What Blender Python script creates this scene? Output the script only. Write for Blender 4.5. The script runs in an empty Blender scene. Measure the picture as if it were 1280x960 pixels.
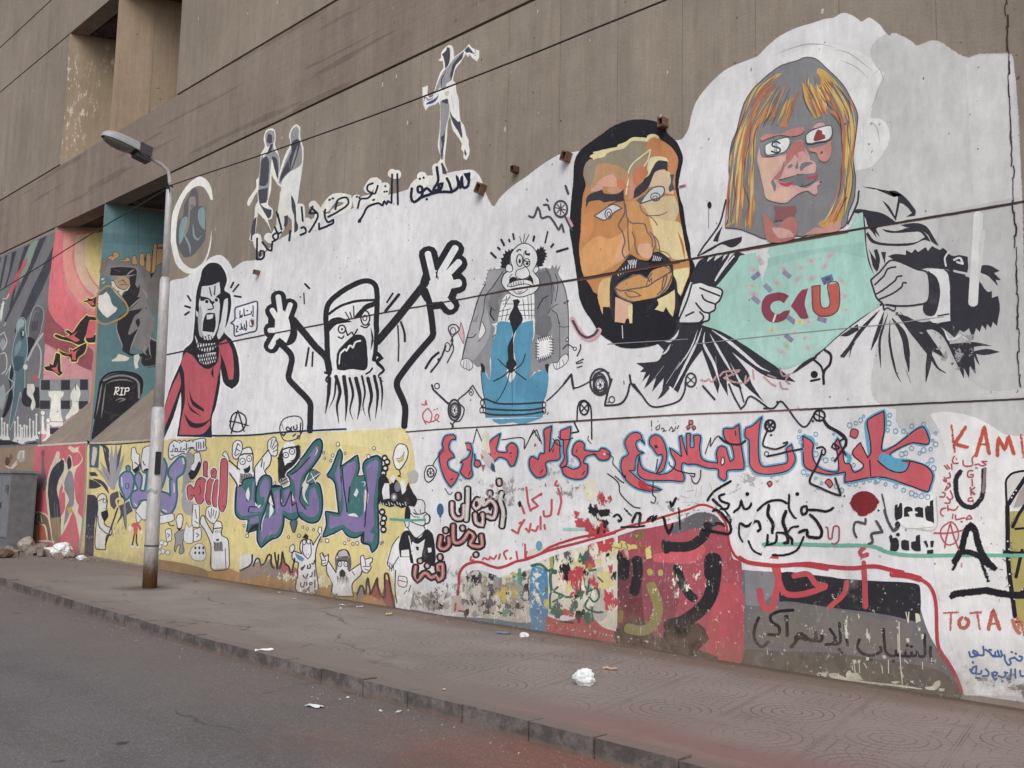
import bpy, math, random
from mathutils import Vector, Matrix
from math import sin, cos, pi, radians

# ---------------------------------------------------------------- camera, world, sun, exposure
scene = bpy.context.scene
COL = scene.collection
CAM_H, WALL_Y = 1.64, 8.5
FPX = 1206.0
def _axes(yaw, pitch, roll):
    f = Vector((-sin(yaw)*cos(pitch), cos(yaw)*cos(pitch), sin(pitch)))
    r = Vector((cos(yaw), sin(yaw), 0)); u = r.cross(f)
    return r*cos(roll)+u*sin(roll), u*cos(roll)-r*sin(roll), f
CR, CU, CF = _axes(radians(45.23), radians(6.317), radians(1.216))
CP = Vector((0, 0, CAM_H))
cd = bpy.data.cameras.new('camera'); cam = bpy.data.objects.new('camera', cd); COL.objects.link(cam)
cam.matrix_world = Matrix(((CR.x, CU.x, -CF.x, CP.x), (CR.y, CU.y, -CF.y, CP.y), (CR.z, CU.z, -CF.z, CP.z), (0, 0, 0, 1)))
cd.sensor_width = 36; cd.lens = FPX/1280*36; cd.clip_end = 600; cd.clip_start = 0.05
scene.camera = cam

w = bpy.data.worlds.new('World'); scene.world = w; w.use_nodes = True
nt = w.node_tree; nt.nodes.clear()
sky = nt.nodes.new('ShaderNodeTexSky'); sky.sky_type = 'NISHITA'; sky.sun_disc = False
SUN_EL, SUN_AZ = radians(42), radians(138)      # azimuth clockwise from +Y
sky.sun_elevation = SUN_EL; sky.sun_rotation = SUN_AZ
sky.air_density = 1.2; sky.dust_density = 2.4; sky.ozone_density = 1.0
bg = nt.nodes.new('ShaderNodeBackground'); bg.inputs['Strength'].default_value = 0.15
wo = nt.nodes.new('ShaderNodeOutputWorld')
nt.links.new(sky.outputs[0], bg.inputs[0]); nt.links.new(bg.outputs[0], wo.inputs[0])
sl = bpy.data.lights.new('sun', 'SUN'); sl.energy = 1.5; sl.angle = radians(40); sl.color = (1, 0.972, 0.925)
so = bpy.data.objects.new('sun', sl); COL.objects.link(so)
sd = Vector((sin(SUN_AZ)*cos(SUN_EL), cos(SUN_AZ)*cos(SUN_EL), sin(SUN_EL)))
so.rotation_euler = sd.to_track_quat('Z', 'Y').to_euler(); so.location = (0, -10, 30)
vs = scene.view_settings
vs.view_transform = 'Standard'; vs.look = 'None'; vs.gamma = 1; vs.use_curve_mapping = False
vs.exposure = 0.07
scene.cycles.max_bounces = 6; scene.cycles.transparent_max_bounces = 24

# ---------------------------------------------------------------- mapping photo rays onto the real surfaces
def ray(px, py): return CF + CR*((px-640)/FPX) - CU*((py-480)/FPX)
class Plane:
    def __init__(s, p, n): s.p = Vector(p); s.n = Vector(n).normalized()
    def at(s, px, py, off=0.0):
        d = ray(px, py); t = (s.p-CP).dot(s.n)/d.dot(s.n)
        return CP + d*t + s.n*off
FX = (-25.0, -21.96, -18.6)                       # front edges of the splayed bays
WALL = Plane((0, WALL_Y, 0), (0, -1, 0))
def fin_plane(x, deg): a = radians(deg); return Plane((x, WALL_Y, 0), (sin(a), -cos(a), 0))
PINK = fin_plane(FX[0], 48.0); TEAL = fin_plane(FX[1], 67.5)
GROUND = Plane((0, 0, 0), (0, 0, 1)); ROAD = Plane((0, 0, -0.13), (0, 0, 1))
ZB, ZA, ZC, ZD, ZE, ZF = 2.49, 4.19, 7.98, 9.62, 13.1, 14.6

# ---------------------------------------------------------------- materials
def lin(c):
    c = c.lstrip('#'); v = [int(c[i:i+2], 16)/255 for i in (0, 2, 4)]
    return tuple(x/12.92 if x <= .04045 else ((x+.055)/1.055)**2.4 for x in v)
GAIN = 1.22
def base(c):
    v = lin(c); g = .3*v[0]+.55*v[1]+.15*v[2]
    k = (.99, 1.012, .968) if min(v) > .38 else (1, 1, 1)
    return tuple(min(.86, (x*.86+g*.14)*GAIN*q) for x, q in zip(v, k))
class NT:
    def __init__(s, tree): s.t = tree
    def n(s, typ, **kw):
        nd = s.t.nodes.new('ShaderNode'+typ)
        for k, v in kw.items():
            if k == 'i':
                for kk, vv in v.items():
                    if hasattr(vv, 'is_output'): s.t.links.new(vv, nd.inputs[kk])
                    else: nd.inputs[kk].default_value = vv
            else: setattr(nd, k, v)
        return nd
    def math(s, op, a, b=0.0, c=None, clamp=False):
        nd = s.n('Math', operation=op, use_clamp=clamp, i={0: a, 1: b}); 
        if c is not None:
            if hasattr(c, 'is_output'): s.t.links.new(c, nd.inputs[2])
            else: nd.inputs[2].default_value = c
        return nd.outputs[0]
    def ramp(s, fac, a, b, lo=0.0, hi=1.0):
        nd = s.n('MapRange', interpolation_type='SMOOTHSTEP', i={'Value': fac, 'From Min': a, 'From Max': b, 'To Min': lo, 'To Max': hi}); return nd.outputs[0]
    def pos(s, sc=(1, 1, 1), rot=0):
        g = s.n('NewGeometry'); m = s.n('Mapping', i={'Vector': g.outputs['Position'], 'Scale': sc, 'Rotation': (0, 0, rot)}); return m.outputs[0]
    def wall2(s, sx=1.0, sz=1.0):
        q = s.n('SeparateXYZ', i={0: s.n('NewGeometry').outputs['Position']}); wob = s.noise(s.pos(), 22, 3)
        return s.n('CombineXYZ', i={0: s.math('MULTIPLY', s.math('ADD', q.outputs[0], s.math('MULTIPLY', wob, .05)), sx), 1: s.math('MULTIPLY', s.math('ADD', q.outputs[2], s.math('MULTIPLY', wob, .05)), sz), 2: 0.0}).outputs[0]
    def noise(s, vec, scale, detail=4, rough=.55, dist=0.0):
        return s.n('TexNoise', i={'Vector': vec, 'Scale': scale, 'Detail': detail, 'Roughness': rough, 'Distortion': dist}).outputs['Fac']
    def mix(s, fac, a, b, mode='MIX'):
        nd = s.n('Mix', data_type='RGBA', blend_type=mode, clamp_factor=True)
        for i, v in ((0, fac), (6, a), (7, b)):
            if hasattr(v, 'is_output'): s.t.links.new(v, nd.inputs[i])
            else: nd.inputs[i].default_value = (v if i == 0 else (tuple(v)+(1,))[:4])
        return nd.outputs[2]
    def scale(s, col, f):
        nd = s.n('VectorMath', operation='SCALE', i={0: col, 'Scale': f}); return nd.outputs[0]
def new_mat(name):
    m = bpy.data.materials.new(name); m.use_nodes = True; m.node_tree.nodes.clear()
    t = NT(m.node_tree); o = t.n('OutputMaterial'); b = t.n('BsdfPrincipled', i={'Roughness': .85, 'Specular IOR Level': .25})
    t.t.links.new(b.outputs[0], o.inputs[0]); return m, t, b, o
# shared weathering group: mottling, vertical run streaks, pits and pale scuffs that lie over every painted colour
def weather_group():
    g = bpy.data.node_groups.new('weather', 'ShaderNodeTree')
    g.interface.new_socket('Color', in_out='INPUT', socket_type='NodeSocketColor')
    g.interface.new_socket('Wear', in_out='INPUT', socket_type='NodeSocketFloat')
    g.interface.new_socket('Color', in_out='OUTPUT', socket_type='NodeSocketColor')
    t = NT(g); gi = g.nodes.new('NodeGroupInput'); go = g.nodes.new('NodeGroupOutput')
    col, wear = gi.outputs[0], gi.outputs[1]
    p = t.pos(); ps = t.pos((1, 1, .10)); ph = t.pos((.12, 1, 1))
    big = t.ramp(t.noise(p, .55, 6, .65), .3, .7, .87, 1.07)
    mid = t.ramp(t.noise(p, 5, 6, .65), .3, .7, .94, 1.05)
    st = t.math('MULTIPLY', t.ramp(t.noise(ps, 5, 5, .6), .3, .75, .95, 1.04), t.ramp(t.noise(t.pos((1, 1, .35), 0), 17, 5, .7), .3, .7, .93, 1.06))
    c = t.scale(col, t.math('MULTIPLY', t.math('MULTIPLY', big, mid), st))
    # dirt that gathers toward the pavement
    z = t.n('SeparateXYZ', i={0: p}).outputs[2]
    low = t.math('MULTIPLY', t.ramp(t.math('ADD', z, t.math('MULTIPLY', t.noise(p, 3, 5, .7), .8)), .35, 1.05, 1, 0), .75)
    dirt = t.math('MULTIPLY', low, t.ramp(t.noise(p, 6, 6, .7), .3, .6))
    c = t.mix(t.math('MULTIPLY', dirt, .75), c, base('#7a6a58'))
    # pale scuffs, thin scratches
    sh = t.math('MULTIPLY', wear, .085)
    sc = t.ramp(t.math('ADD', t.noise(p, 15, 6, .78), sh), .69, .72)
    sc2 = t.ramp(t.math('ADD', t.noise(t.pos((2.6, 1, .35)), 15, 5, .75), sh), .725, .745)
    area = t.ramp(t.noise(p, .9, 3, .6), .45, .62)
    worn = t.math('MULTIPLY', t.math('MAXIMUM', sc, sc2), t.math('MULTIPLY', t.math('ADD', t.math('MULTIPLY', area, .5), wear), 1.0, clamp=True))
    c = t.mix(t.math('MULTIPLY', worn, .8, clamp=True), c, base('#cbc6bd'))
    # dark pits and blow holes
    v = t.n('TexVoronoi', feature='F1', voronoi_dimensions='2D', i={'Vector': t.wall2(), 'Scale': 4.2, 'Randomness': 1.0})
    keep = t.math('GREATER_THAN', t.n('SeparateColor', i={0: v.outputs['Color']}).outputs[0], .74)
    r = t.math('LESS_THAN', t.math('ADD', v.outputs['Distance'], t.math('MULTIPLY', t.noise(p, 40, 2), .03)), t.math('MULTIPLY', t.n('SeparateColor', i={0: v.outputs['Color']}).outputs[1], .075))
    pit = t.math('MULTIPLY', t.math('MULTIPLY', keep, r), t.ramp(t.noise(p, .6, 2), .36, .55))
    v2 = t.n('TexVoronoi', feature='F1', voronoi_dimensions='2D', i={'Vector': t.wall2(1, .6), 'Scale': 10.0, 'Randomness': 1.0}); pit2 = t.math('MULTIPLY', t.math('MULTIPLY', t.math('GREATER_THAN', t.n('SeparateColor', i={0: v2.outputs['Color']}).outputs[2], .80), t.math('LESS_THAN', v2.outputs['Distance'], t.math('MULTIPLY', t.n('SeparateColor', i={0: v2.outputs['Color']}).outputs[0], .12))), t.ramp(t.noise(p, 1.3, 3), .5, .6)); pit = t.math('MAXIMUM', pit, t.math('MULTIPLY', pit2, .8))
    c = t.mix(t.math('MULTIPLY', pit, .8), c, base('#4a3a34'))
    # faint grime run-offs
    run = t.math('MULTIPLY', t.ramp(t.noise(t.pos((1, 1, .05)), 9, 4, .6), .6, .75), t.ramp(t.noise(p, .7, 3), .45, .7))
    c = t.mix(t.math('MULTIPLY', run, .26), c, base('#6e6660'))
    sm = t.math('MULTIPLY', t.ramp(t.noise(p, 2.6, 7, .75), .56, .70), t.ramp(z, 4.4, 1.2, .05, .34))
    c = t.mix(sm, c, base('#8b8480'))
    g.links.new(c, go.inputs[0]); return g
WEATHER = weather_group()
_mats = {}
def paint(hexc, wear=.25, spray=False):
    k = (hexc, wear, spray)
    if k in _mats: return _mats[k]
    m, t, b, o = new_mat('paint_'+hexc.lstrip('#')+('_spray' if spray else ''))
    g = t.n('Group'); g.node_tree = WEATHER; g.inputs[0].default_value = base(hexc)+(1,); g.inputs[1].default_value = wear
    t.t.links.new(g.outputs[0], b.inputs['Base Color'])
    p = t.pos()
    bp = t.n('Bump', i={'Strength': .25, 'Distance': .004, 'Height': t.noise(p, 45, 4, .7)}); t.t.links.new(bp.outputs[0], b.inputs['Normal'])
    if spray:      # overspray: the edge of the stroke breaks up into fine drops
        at = t.n('Attribute', attribute_name='edge').outputs['Fac']
        a = t.math('ADD', t.math('MULTIPLY', t.noise(p, 70, 3, .8), .9), t.math('MULTIPLY', t.math('POWER', at, 1.3), -1.0))
        al = t.ramp(a, -.17, -.12)
        tr = t.n('BsdfTransparent'); mx = t.n('MixShader', i={0: al}); t.t.links.new(tr.outputs[0], mx.inputs[1]); t.t.links.new(b.outputs[0], mx.inputs[2]); t.t.links.new(mx.outputs[0], o.inputs[0])
    _mats[k] = m; return m
def flaky(hexc, lo, hi, scale=3.0, stretch=1.0, soft=.02):
    """paint that survives only in patches: what it was painted over shows through the gaps"""
    k = ('fl', hexc, lo, hi, scale, stretch)
    if k in _mats: return _mats[k]
    m, t, b, o = new_mat('flaked_'+hexc.lstrip('#'))
    g = t.n('Group'); g.node_tree = WEATHER; g.inputs[0].default_value = base(hexc)+(1,); g.inputs[1].default_value = .3
    t.t.links.new(g.outputs[0], b.inputs['Base Color'])
    n = t.noise(t.pos((1, 1, stretch)), scale, 7, .72, .3)
    at = t.n('Attribute', attribute_name='edge').outputs['Fac']; n = t.math('SUBTRACT', n, t.math('MULTIPLY', t.math('POWER', at, 2.2), .34))
    al = t.ramp(n, lo, lo+.006)
    tr = t.n('BsdfTransparent'); mx = t.n('MixShader', i={0: al}); t.t.links.new(tr.outputs[0], mx.inputs[1]); t.t.links.new(b.outputs[0], mx.inputs[2]); t.t.links.new(mx.outputs[0], o.inputs[0])
    _mats[k] = m; return m
def plain(name, hexc, rough=.6, metal=0.0, var=.12, scale=12, spec=.4):
    k = ('pl', name)
    if k in _mats: return _mats[k]
    m, t, b, o = new_mat(name); c = base(hexc)
    n = t.ramp(t.noise(t.pos(), scale, 6, .65), .3, .7, 1-var, 1+var)
    cc = t.n('RGB'); cc.outputs[0].default_value = c+(1,)
    t.t.links.new(t.scale(cc.outputs[0], n), b.inputs['Base Color'])
    b.inputs['Roughness'].default_value = rough; b.inputs['Metallic'].default_value = metal; b.inputs['Specular IOR Level'].default_value = spec
    _mats[k] = m; return m

def concrete(name, hexc, boards=0.0, hstripe=0.0, flecks=0.3, bump=.5):
    m, t, b, o = new_mat(name); p = t.pos(); ps = t.pos((1, 1, .07)); ph = t.pos((.05, 1, 2.2))
    c = t.n('RGB'); c.outputs[0].default_value = base(hexc)+(1,); c = c.outputs[0]
    f = t.math('MULTIPLY', t.ramp(t.noise(p, .35, 5, .6), .3, .7, .90, 1.09), t.ramp(t.noise(p, 7, 7, .7), .25, .75, .93, 1.06))
    st = t.noise(ps, 9, 6, .65)
    f = t.math('MULTIPLY', f, t.ramp(st, .3, .72, .94, 1.05))
    f = t.math('MULTIPLY', f, t.ramp(t.noise(t.pos((1, 1, .05)), 34, 4, .7), .3, .7, .93, 1.06))
    st2 = t.noise(t.pos((1, 1, .03)), 2.6, 4, .6)
    f = t.math('MULTIPLY', f, t.ramp(st2, .35, .7, .94, 1.05))
    x = t.n('SeparateXYZ', i={0: p})
    if boards:   # vertical formwork joints about 0.9 m apart
        fr = t.math('FRACT', t.math('MULTIPLY', t.math('ADD', x.outputs[0], t.math('MULTIPLY', t.noise(t.pos((.001, .001, .6)), 1.5), .03)), 1/.92))
        ln = t.ramp(t.math('ABSOLUTE', t.math('SUBTRACT', fr, .5)), 0, .012, 1, 0)
        f = t.math('MULTIPLY', f, t.math('SUBTRACT', 1, t.math('MULTIPLY', ln, boards)))
    if hstripe:  # horizontal board marks
        hs = t.noise(ph, 12, 4, .6); f = t.math('MULTIPLY', f, t.ramp(hs, .35, .65, 1-hstripe, 1+hstripe*.7))
        hl = t.ramp(t.noise(t.pos((.035, 1, 1)), 7, 2, .4), .67, .685)
        f = t.math('MULTIPLY', f, t.math('SUBTRACT', 1, t.math('MULTIPLY', hl, .22)))
    c = t.scale(c, f)
    pb = t.ramp(t.noise(t.pos((1, 1, .5)), 1.1, 7, .7), .48, .68); c = t.mix(t.math('MULTIPLY', pb, .22), c, base('#9a8f82'))
    dk = t.ramp(t.noise(t.pos((1, 1, .12)), 1.7, 7, .7), .54, .7); c = t.mix(t.math('MULTIPLY', dk, .14), c, base('#5e554c'))
    # warm and pale staining
    c = t.mix(t.math('MULTIPLY', t.ramp(t.noise(ps, 3.1, 5, .6), .5, .8), .22), c, base('#8d7661'))
    fl = t.ramp(t.noise(t.pos((1, 1, .35)), 11, 5, .75), .70-.1*flecks, .72-.1*flecks)
    fl = t.math('MULTIPLY', fl, t.ramp(t.noise(p, .8, 3), .42, .6))
    c = t.mix(t.math('MULTIPLY', fl, min(1, .35+flecks)), c, base('#bdb2a2'))
    vf = t.n('TexVoronoi', feature='F1', voronoi_dimensions='2D', i={'Vector': t.wall2(1, .45), 'Scale': 3.4, 'Randomness': 1.0})
    kf = t.math('GREATER_THAN', t.n('SeparateColor', i={0: vf.outputs['Color']}).outputs[1], .68)
    spl = t.math('MULTIPLY', kf, t.math('LESS_THAN', t.math('ADD', vf.outputs['Distance'], t.math('MULTIPLY', t.noise(p, 50, 3), .05)), t.math('MULTIPLY', t.n('SeparateColor', i={0: vf.outputs['Color']}).outputs[2], .085)))
    c = t.mix(t.math('MULTIPLY', spl, .55 if boards else .15), c, base('#d0c8bc'))
    v = t.n('TexVoronoi', feature='F1', voronoi_dimensions='2D', i={'Vector': t.wall2(), 'Scale': 4.0, 'Randomness': 1.0})
    keep = t.math('GREATER_THAN', t.n('SeparateColor', i={0: v.outputs['Color']}).outputs[0], .70)
    pit = t.math('MULTIPLY', keep, t.math('LESS_THAN', t.math('ADD', v.outputs['Distance'], t.math('MULTIPLY', t.noise(p, 40, 2), .03)), t.math('MULTIPLY', t.n('SeparateColor', i={0: v.outputs['Color']}).outputs[1], .075)))
    c = t.mix(t.math('MULTIPLY', pit, .75), c, base('#463b34'))
    t.t.links.new(c, b.inputs['Base Color']); b.inputs['Roughness'].default_value = .92; b.inputs['Specular IOR Level'].default_value = .15
    hgt = t.math('ADD', t.math('MULTIPLY', st, .6), t.noise(p, 30, 5, .7))
    bp = t.n('Bump', i={'Strength': bump, 'Distance': .012, 'Height': hgt}); t.t.links.new(bp.outputs[0], b.inputs['Normal'])
    return m
M_WALL = concrete('board_marked_concrete', '#84796c', boards=.32, flecks=.25)
M_BAND = concrete('concrete_band', '#7d7065', hstripe=.05, flecks=.1)
M_UP = concrete('upper_concrete', '#83776a', boards=.16, flecks=.0)
M_FIN = concrete('stained_bay_concrete', '#8c7c68', boards=0, flecks=1.4)
M_FIN2 = concrete('brown_bay_concrete', '#8c7a68', boards=.25, flecks=.2)
M_SILL = concrete('sill_concrete', '#7c7064', boards=.2, flecks=.3)
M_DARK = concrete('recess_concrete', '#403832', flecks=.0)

# ---------------------------------------------------------------- object helpers
def tag(o, label=None, cat=None, group=None, kind=None):
    for k, v in (('label', label), ('category', cat), ('group', group), ('kind', kind)):
        if v: o[k] = v
    return o
def empty(name, loc, label, cat, group=None):
    o = bpy.data.objects.new(name, None); o.empty_display_size = .2; o.location = loc; COL.objects.link(o)
    return tag(o, label, cat, group)
class MB:
    def __init__(s): s.v = []; s.f = []; s.mi = []; s.m = []; s.edge = []
    def mat(s, m):
        if m not in s.m: s.m.append(m)
        return s.m.index(m)
    def face(s, pts, m, edge=None):
        b = len(s.v); s.v += [tuple(p) for p in pts]; s.f.append(tuple(range(b, b+len(pts)))); s.mi.append(s.mat(m)); s.edge += (edge or [0]*len(pts))
    def box(s, c, d, m, rot=None):
        M = rot or Matrix.Identity(3); c = Vector(c)
        P = [c + M @ Vector((sx*d[0]/2, sy*d[1]/2, sz*d[2]/2)) for sx in (-1, 1) for sy in (-1, 1) for sz in (-1, 1)]
        for q in ((0, 1, 3, 2), (4, 6, 7, 5), (0, 4, 5, 1), (2, 3, 7, 6), (0, 2, 6, 4), (1, 5, 7, 3)): s.face([P[i] for i in q], m)
    def tube(s, pts, rads, m, n=16, caps=True):
        pts = [Vector(p) for p in pts]; rings = []; b = len(s.v); k = s.mat(m)
        for i, p in enumerate(pts):
            d = (pts[min(i+1, len(pts)-1)]-pts[max(i-1, 0)]).normalized()
            a = d.cross(Vector((0, 0, 1)) if abs(d.z) < .9 else Vector((0, 1, 0))).normalized(); e = d.cross(a)
            r = rads[i] if isinstance(rads, (list, tuple)) else rads
            for j in range(n):
                s.v.append(tuple(p + a*(r*cos(2*pi*j/n)) + e*(r*sin(2*pi*j/n)))); s.edge.append(0)
        for i in range(len(pts)-1):
            for j in range(n):
                s.f.append((b+i*n+j, b+i*n+(j+1) % n, b+(i+1)*n+(j+1) % n, b+(i+1)*n+j)); s.mi.append(k)
        if caps:
            s.f.append(tuple(b+j for j in range(n))[::-1]); s.mi.append(k)
            s.f.append(tuple(b+(len(pts)-1)*n+j for j in range(n))); s.mi.append(k)
    def build(s, name, parent=None, smooth=False, bevel=0):
        me = bpy.data.meshes.new(name); me.from_pydata(s.v, [], s.f); me.update()
        for m in s.m: me.materials.append(m)
        me.polygons.foreach_set('material_index', s.mi)
        if any(s.edge):
            at = me.attributes.new('edge', 'FLOAT', 'POINT'); at.data.foreach_set('value', s.edge)
        if smooth: me.polygons.foreach_set('use_smooth', [True]*len(me.polygons))
        o = bpy.data.objects.new(name, me); COL.objects.link(o)
        if parent:
            o.parent = parent; pl = parent
            off = Vector((0, 0, 0))
            while pl: off += pl.location; pl = pl.parent
            o.location = -off
            if parent.type == 'MESH': o.location = (0, 0, 0)
        if bevel:
            bv = o.modifiers.new('bevel', 'BEVEL'); bv.width = bevel; bv.segments = 2; bv.limit_method = 'ANGLE'
        return o

# ---------------------------------------------------------------- ground
def ground_mats():
    m, t, b, o = new_mat('asphalt'); p = t.pos(); sp = t.n('SeparateXYZ', i={0: p}); x, y = sp.outputs[0], sp.outputs[1]
    c = t.n('RGB'); c.outputs[0].default_value = base('#676260')+(1,); c = c.outputs[0]
    f = t.math('MULTIPLY', t.ramp(t.noise(p, 60, 5, .8), .25, .75, .72, 1.3), t.ramp(t.noise(p, .8, 5, .6), .3, .7, .9, 1.1))
    gr = t.n('TexVoronoi', i={'Vector': p, 'Scale': 90}); f = t.math('MULTIPLY', f, t.ramp(gr.outputs['Distance'], .1, .7, 1.12, .86))
    c = t.scale(c, f)
    nz = t.math('MULTIPLY', t.math('SUBTRACT', t.noise(p, 1.1, 6, .65), .5), 1.6)
    dust = t.ramp(t.math('ADD', y, nz), 3.3, 5.1)
    c = t.mix(t.math('MULTIPLY', dust, .75), c, base('#6a6059'))
    red = t.math('MULTIPLY', t.ramp(t.math('ADD', y, nz), 3.3, 4.6), t.ramp(t.math('ADD', x, t.math('MULTIPLY', nz, 1.5)), -6.6, -4.3))
    c = t.mix(t.math('MULTIPLY', red, .9), c, base('#7d5143'))
    ag = t.n('TexVoronoi', i={'Vector': p, 'Scale': 55}); agc = t.n('SeparateColor', i={0: ag.outputs['Color']}).outputs[0]
    c = t.mix(t.math('MULTIPLY', t.math('MULTIPLY', t.math('GREATER_THAN', agc, .82), t.ramp(ag.outputs['Distance'], .5, .25)), .35), c, base('#a09a94'))
    c = t.mix(t.math('MULTIPLY', t.math('MULTIPLY', t.math('LESS_THAN', agc, .16), t.ramp(ag.outputs['Distance'], .5, .25)), .45), c, base('#3a3635'))
    pt = t.ramp(t.noise(t.pos((.35, 1, 1)), .9, 6, .65), .5, .62)
    c = t.mix(t.math('MULTIPLY', pt, .28), c, base('#544c48'))
    vk = t.n('TexVoronoi', feature='DISTANCE_TO_EDGE', i={'Vector': t.n('VectorMath', operation='ADD', i={0: t.pos((.5, 1.2, 0)), 1: t.n('VectorMath', operation='SCALE', i={0: t.n('TexNoise', i={'Vector': p, 'Scale': 1.8, 'Detail': 6.0}).outputs['Color'], 'Scale': .7}).outputs[0]}).outputs[0], 'Scale': .38})
    ck = t.math('MULTIPLY', t.ramp(vk.outputs['Distance'], .002, .010, 1, 0), t.ramp(t.noise(p, .6, 3), .48, .6))
    c = t.mix(t.math('MULTIPLY', ck, .55), c, base('#393432'))
    # oil drips
    v = t.n('TexVoronoi', i={'Vector': t.pos((1, 1, 0)), 'Scale': 1.5}); k = t.math('GREATER_THAN', t.n('SeparateColor', i={0: v.outputs['Color']}).outputs[1], .35)
    oil = t.math('MULTIPLY', k, t.ramp(t.math('ADD', v.outputs['Distance'], t.math('MULTIPLY', t.noise(p, 14, 4), .16)), .135, .175, 1, 0))
    c = t.mix(t.math('MULTIPLY', oil, .75), c, base('#2f2a28'))
    # worn darker wheel track
    tr = t.ramp(t.math('ABSOLUTE', t.math('ADD', t.math('SUBTRACT', y, 3.4), t.math('MULTIPLY', nz, .25))), .0, .35, 1, 0)
    c = t.mix(t.math('MULTIPLY', t.math('MULTIPLY', tr, t.ramp(t.noise(p, 30, 4), .4, .6)), .25), c, base('#4a4442'))
    t.t.links.new(c, b.inputs['Base Color']); b.inputs['Roughness'].default_value = .9
    bp = t.n('Bump', i={'Strength': .6, 'Distance': .01, 'Height': t.noise(p, 90, 4, .7)}); t.t.links.new(bp.outputs[0], b.inputs['Normal'])
    road = m
    m, t, b, o = new_mat('patterned_paving'); p = t.pos(); sp = t.n('SeparateXYZ', i={0: p}); x, y = sp.outputs[0], sp.outputs[1]
    q = t.n('SeparateXYZ', i={0: t.pos((1, 1, 0), radians(-13))}); qu, qv = t.math('MULTIPLY', t.math('ADD', q.outputs[0], .20), 1/.80), t.math('MULTIPLY', q.outputs[1], 1/.86)
    qv = t.math('ADD', qv, t.math('MULTIPLY', t.math('FLOOR', qu), .45))
    fx, fy = t.math('SUBTRACT', t.math('FRACT', qu), .5), t.math('SUBTRACT', t.math('FRACT', qv), .5)
    rad = t.math('SQRT', t.math('ADD', t.math('POWER', fx, 2), t.math('POWER', fy, 2)))
    ring = t.math('ABSOLUTE', t.math('SUBTRACT', t.math('FRACT', t.math('MULTIPLY', rad, 10.5)), .5))
    rl = t.ramp(ring, .37, .47)
    inside = t.math('LESS_THAN', rad, .475)
    ang = t.math('ARCTAN2', fy, fx)
    rid = t.math('FLOOR', t.math('ADD', t.math('MULTIPLY', rad, 10.5), .5))
    spk = t.math('ABSOLUTE', t.math('SUBTRACT', t.math('FRACT', t.math('ADD', t.math('MULTIPLY', t.math('MULTIPLY', ang, 1/(2*pi)), t.math('MULTIPLY', t.math('ADD', rid, 1), 5.0)), t.math('MULTIPLY', rid, .37))), .5))
    sl_ = t.math('MULTIPLY', t.ramp(spk, .40, .48), .7)
    g1 = t.math('ABSOLUTE', t.math('SUBTRACT', t.math('FRACT', t.math('MULTIPLY', fx, 8.0)), .5)); g2 = t.math('ABSOLUTE', t.math('SUBTRACT', t.math('FRACT', t.math('MULTIPLY', fy, 10.0)), .5))
    outl = t.math('MAXIMUM', t.ramp(g1, .42, .48), t.ramp(g2, .42, .48))
    lines = t.math('ADD', t.math('MULTIPLY', inside, t.math('MAXIMUM', rl, sl_)), t.math('MULTIPLY', t.math('SUBTRACT', 1, inside), t.math('MULTIPLY', outl, .8)))
    ax_ = t.math('ABSOLUTE', fx); st_ = t.math('MULTIPLY', t.ramp(ax_, .468, .474), t.ramp(ax_, .480, .474)); lines = t.math('MAXIMUM', lines, t.math('MAXIMUM', st_, t.ramp(ax_, .492, .498)))
    c = t.n('RGB'); c.outputs[0].default_value = base('#81776f')+(1,); c = c.outputs[0]
    f = t.math('MULTIPLY', t.ramp(t.noise(p, 40, 5, .75), .25, .75, .84, 1.15), t.ramp(t.noise(p, .9, 5, .6), .3, .7, .88, 1.1))
    c = t.scale(c, f)
    c = t.mix(t.ramp(x, -7.5, -2.0, 0, .45), c, base('#87726c'))
    fade = t.math('MULTIPLY', t.ramp(t.noise(p, 1.4, 5, .65), .35, .58, .25, 1), t.ramp(x, -15, -6.0, .0, .78))
    c = t.mix(t.math('MULTIPLY', lines, fade), c, base('#57494a'))
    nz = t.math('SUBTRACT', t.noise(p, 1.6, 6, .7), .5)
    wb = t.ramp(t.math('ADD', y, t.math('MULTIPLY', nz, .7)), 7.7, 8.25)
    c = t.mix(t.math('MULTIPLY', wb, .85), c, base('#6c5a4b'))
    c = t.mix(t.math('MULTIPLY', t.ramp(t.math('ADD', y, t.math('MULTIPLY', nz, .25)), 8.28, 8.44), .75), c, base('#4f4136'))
    kb = t.ramp(t.math('ADD', y, t.math('MULTIPLY', nz, .35)), 5.55, 5.95, 1, 0)
    c = t.mix(t.math('MULTIPLY', kb, .9), c, base('#766a62'))
    rd = t.math('MULTIPLY', t.ramp(t.math('ADD', y, t.math('MULTIPLY', nz, .9)), 5.5, 6.2, 1, 0), t.ramp(t.math('ADD', x, t.math('MULTIPLY', nz, 2)), -6.2, -4.2))
    c = t.mix(t.math('MULTIPLY', rd, .85), c, base('#80605a'))
    st = t.ramp(t.noise(t.pos((.5, 1.6, 1)), 2.3, 6, .7), .56, .7)
    c = t.mix(t.math('MULTIPLY', st, .5), c, base('#6a5148'))
    bl = t.ramp(t.noise(t.pos((.45, 1.4, 1)), 1.5, 6, .7), .55, .68)
    c = t.mix(t.math('MULTIPLY', bl, .35), c, base('#8a7d74'))
    vc = t.n('TexVoronoi', feature='DISTANCE_TO_EDGE', i={'Vector': t.n('VectorMath', operation='ADD', i={0: t.pos((.55, 1.1, 0)), 1: t.n('VectorMath', operation='SCALE', i={0: t.n('TexNoise', i={'Vector': p, 'Scale': 2.2, 'Detail': 5.0}).outputs['Color'], 'Scale': .5}).outputs[0]}).outputs[0], 'Scale': .62})
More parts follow.
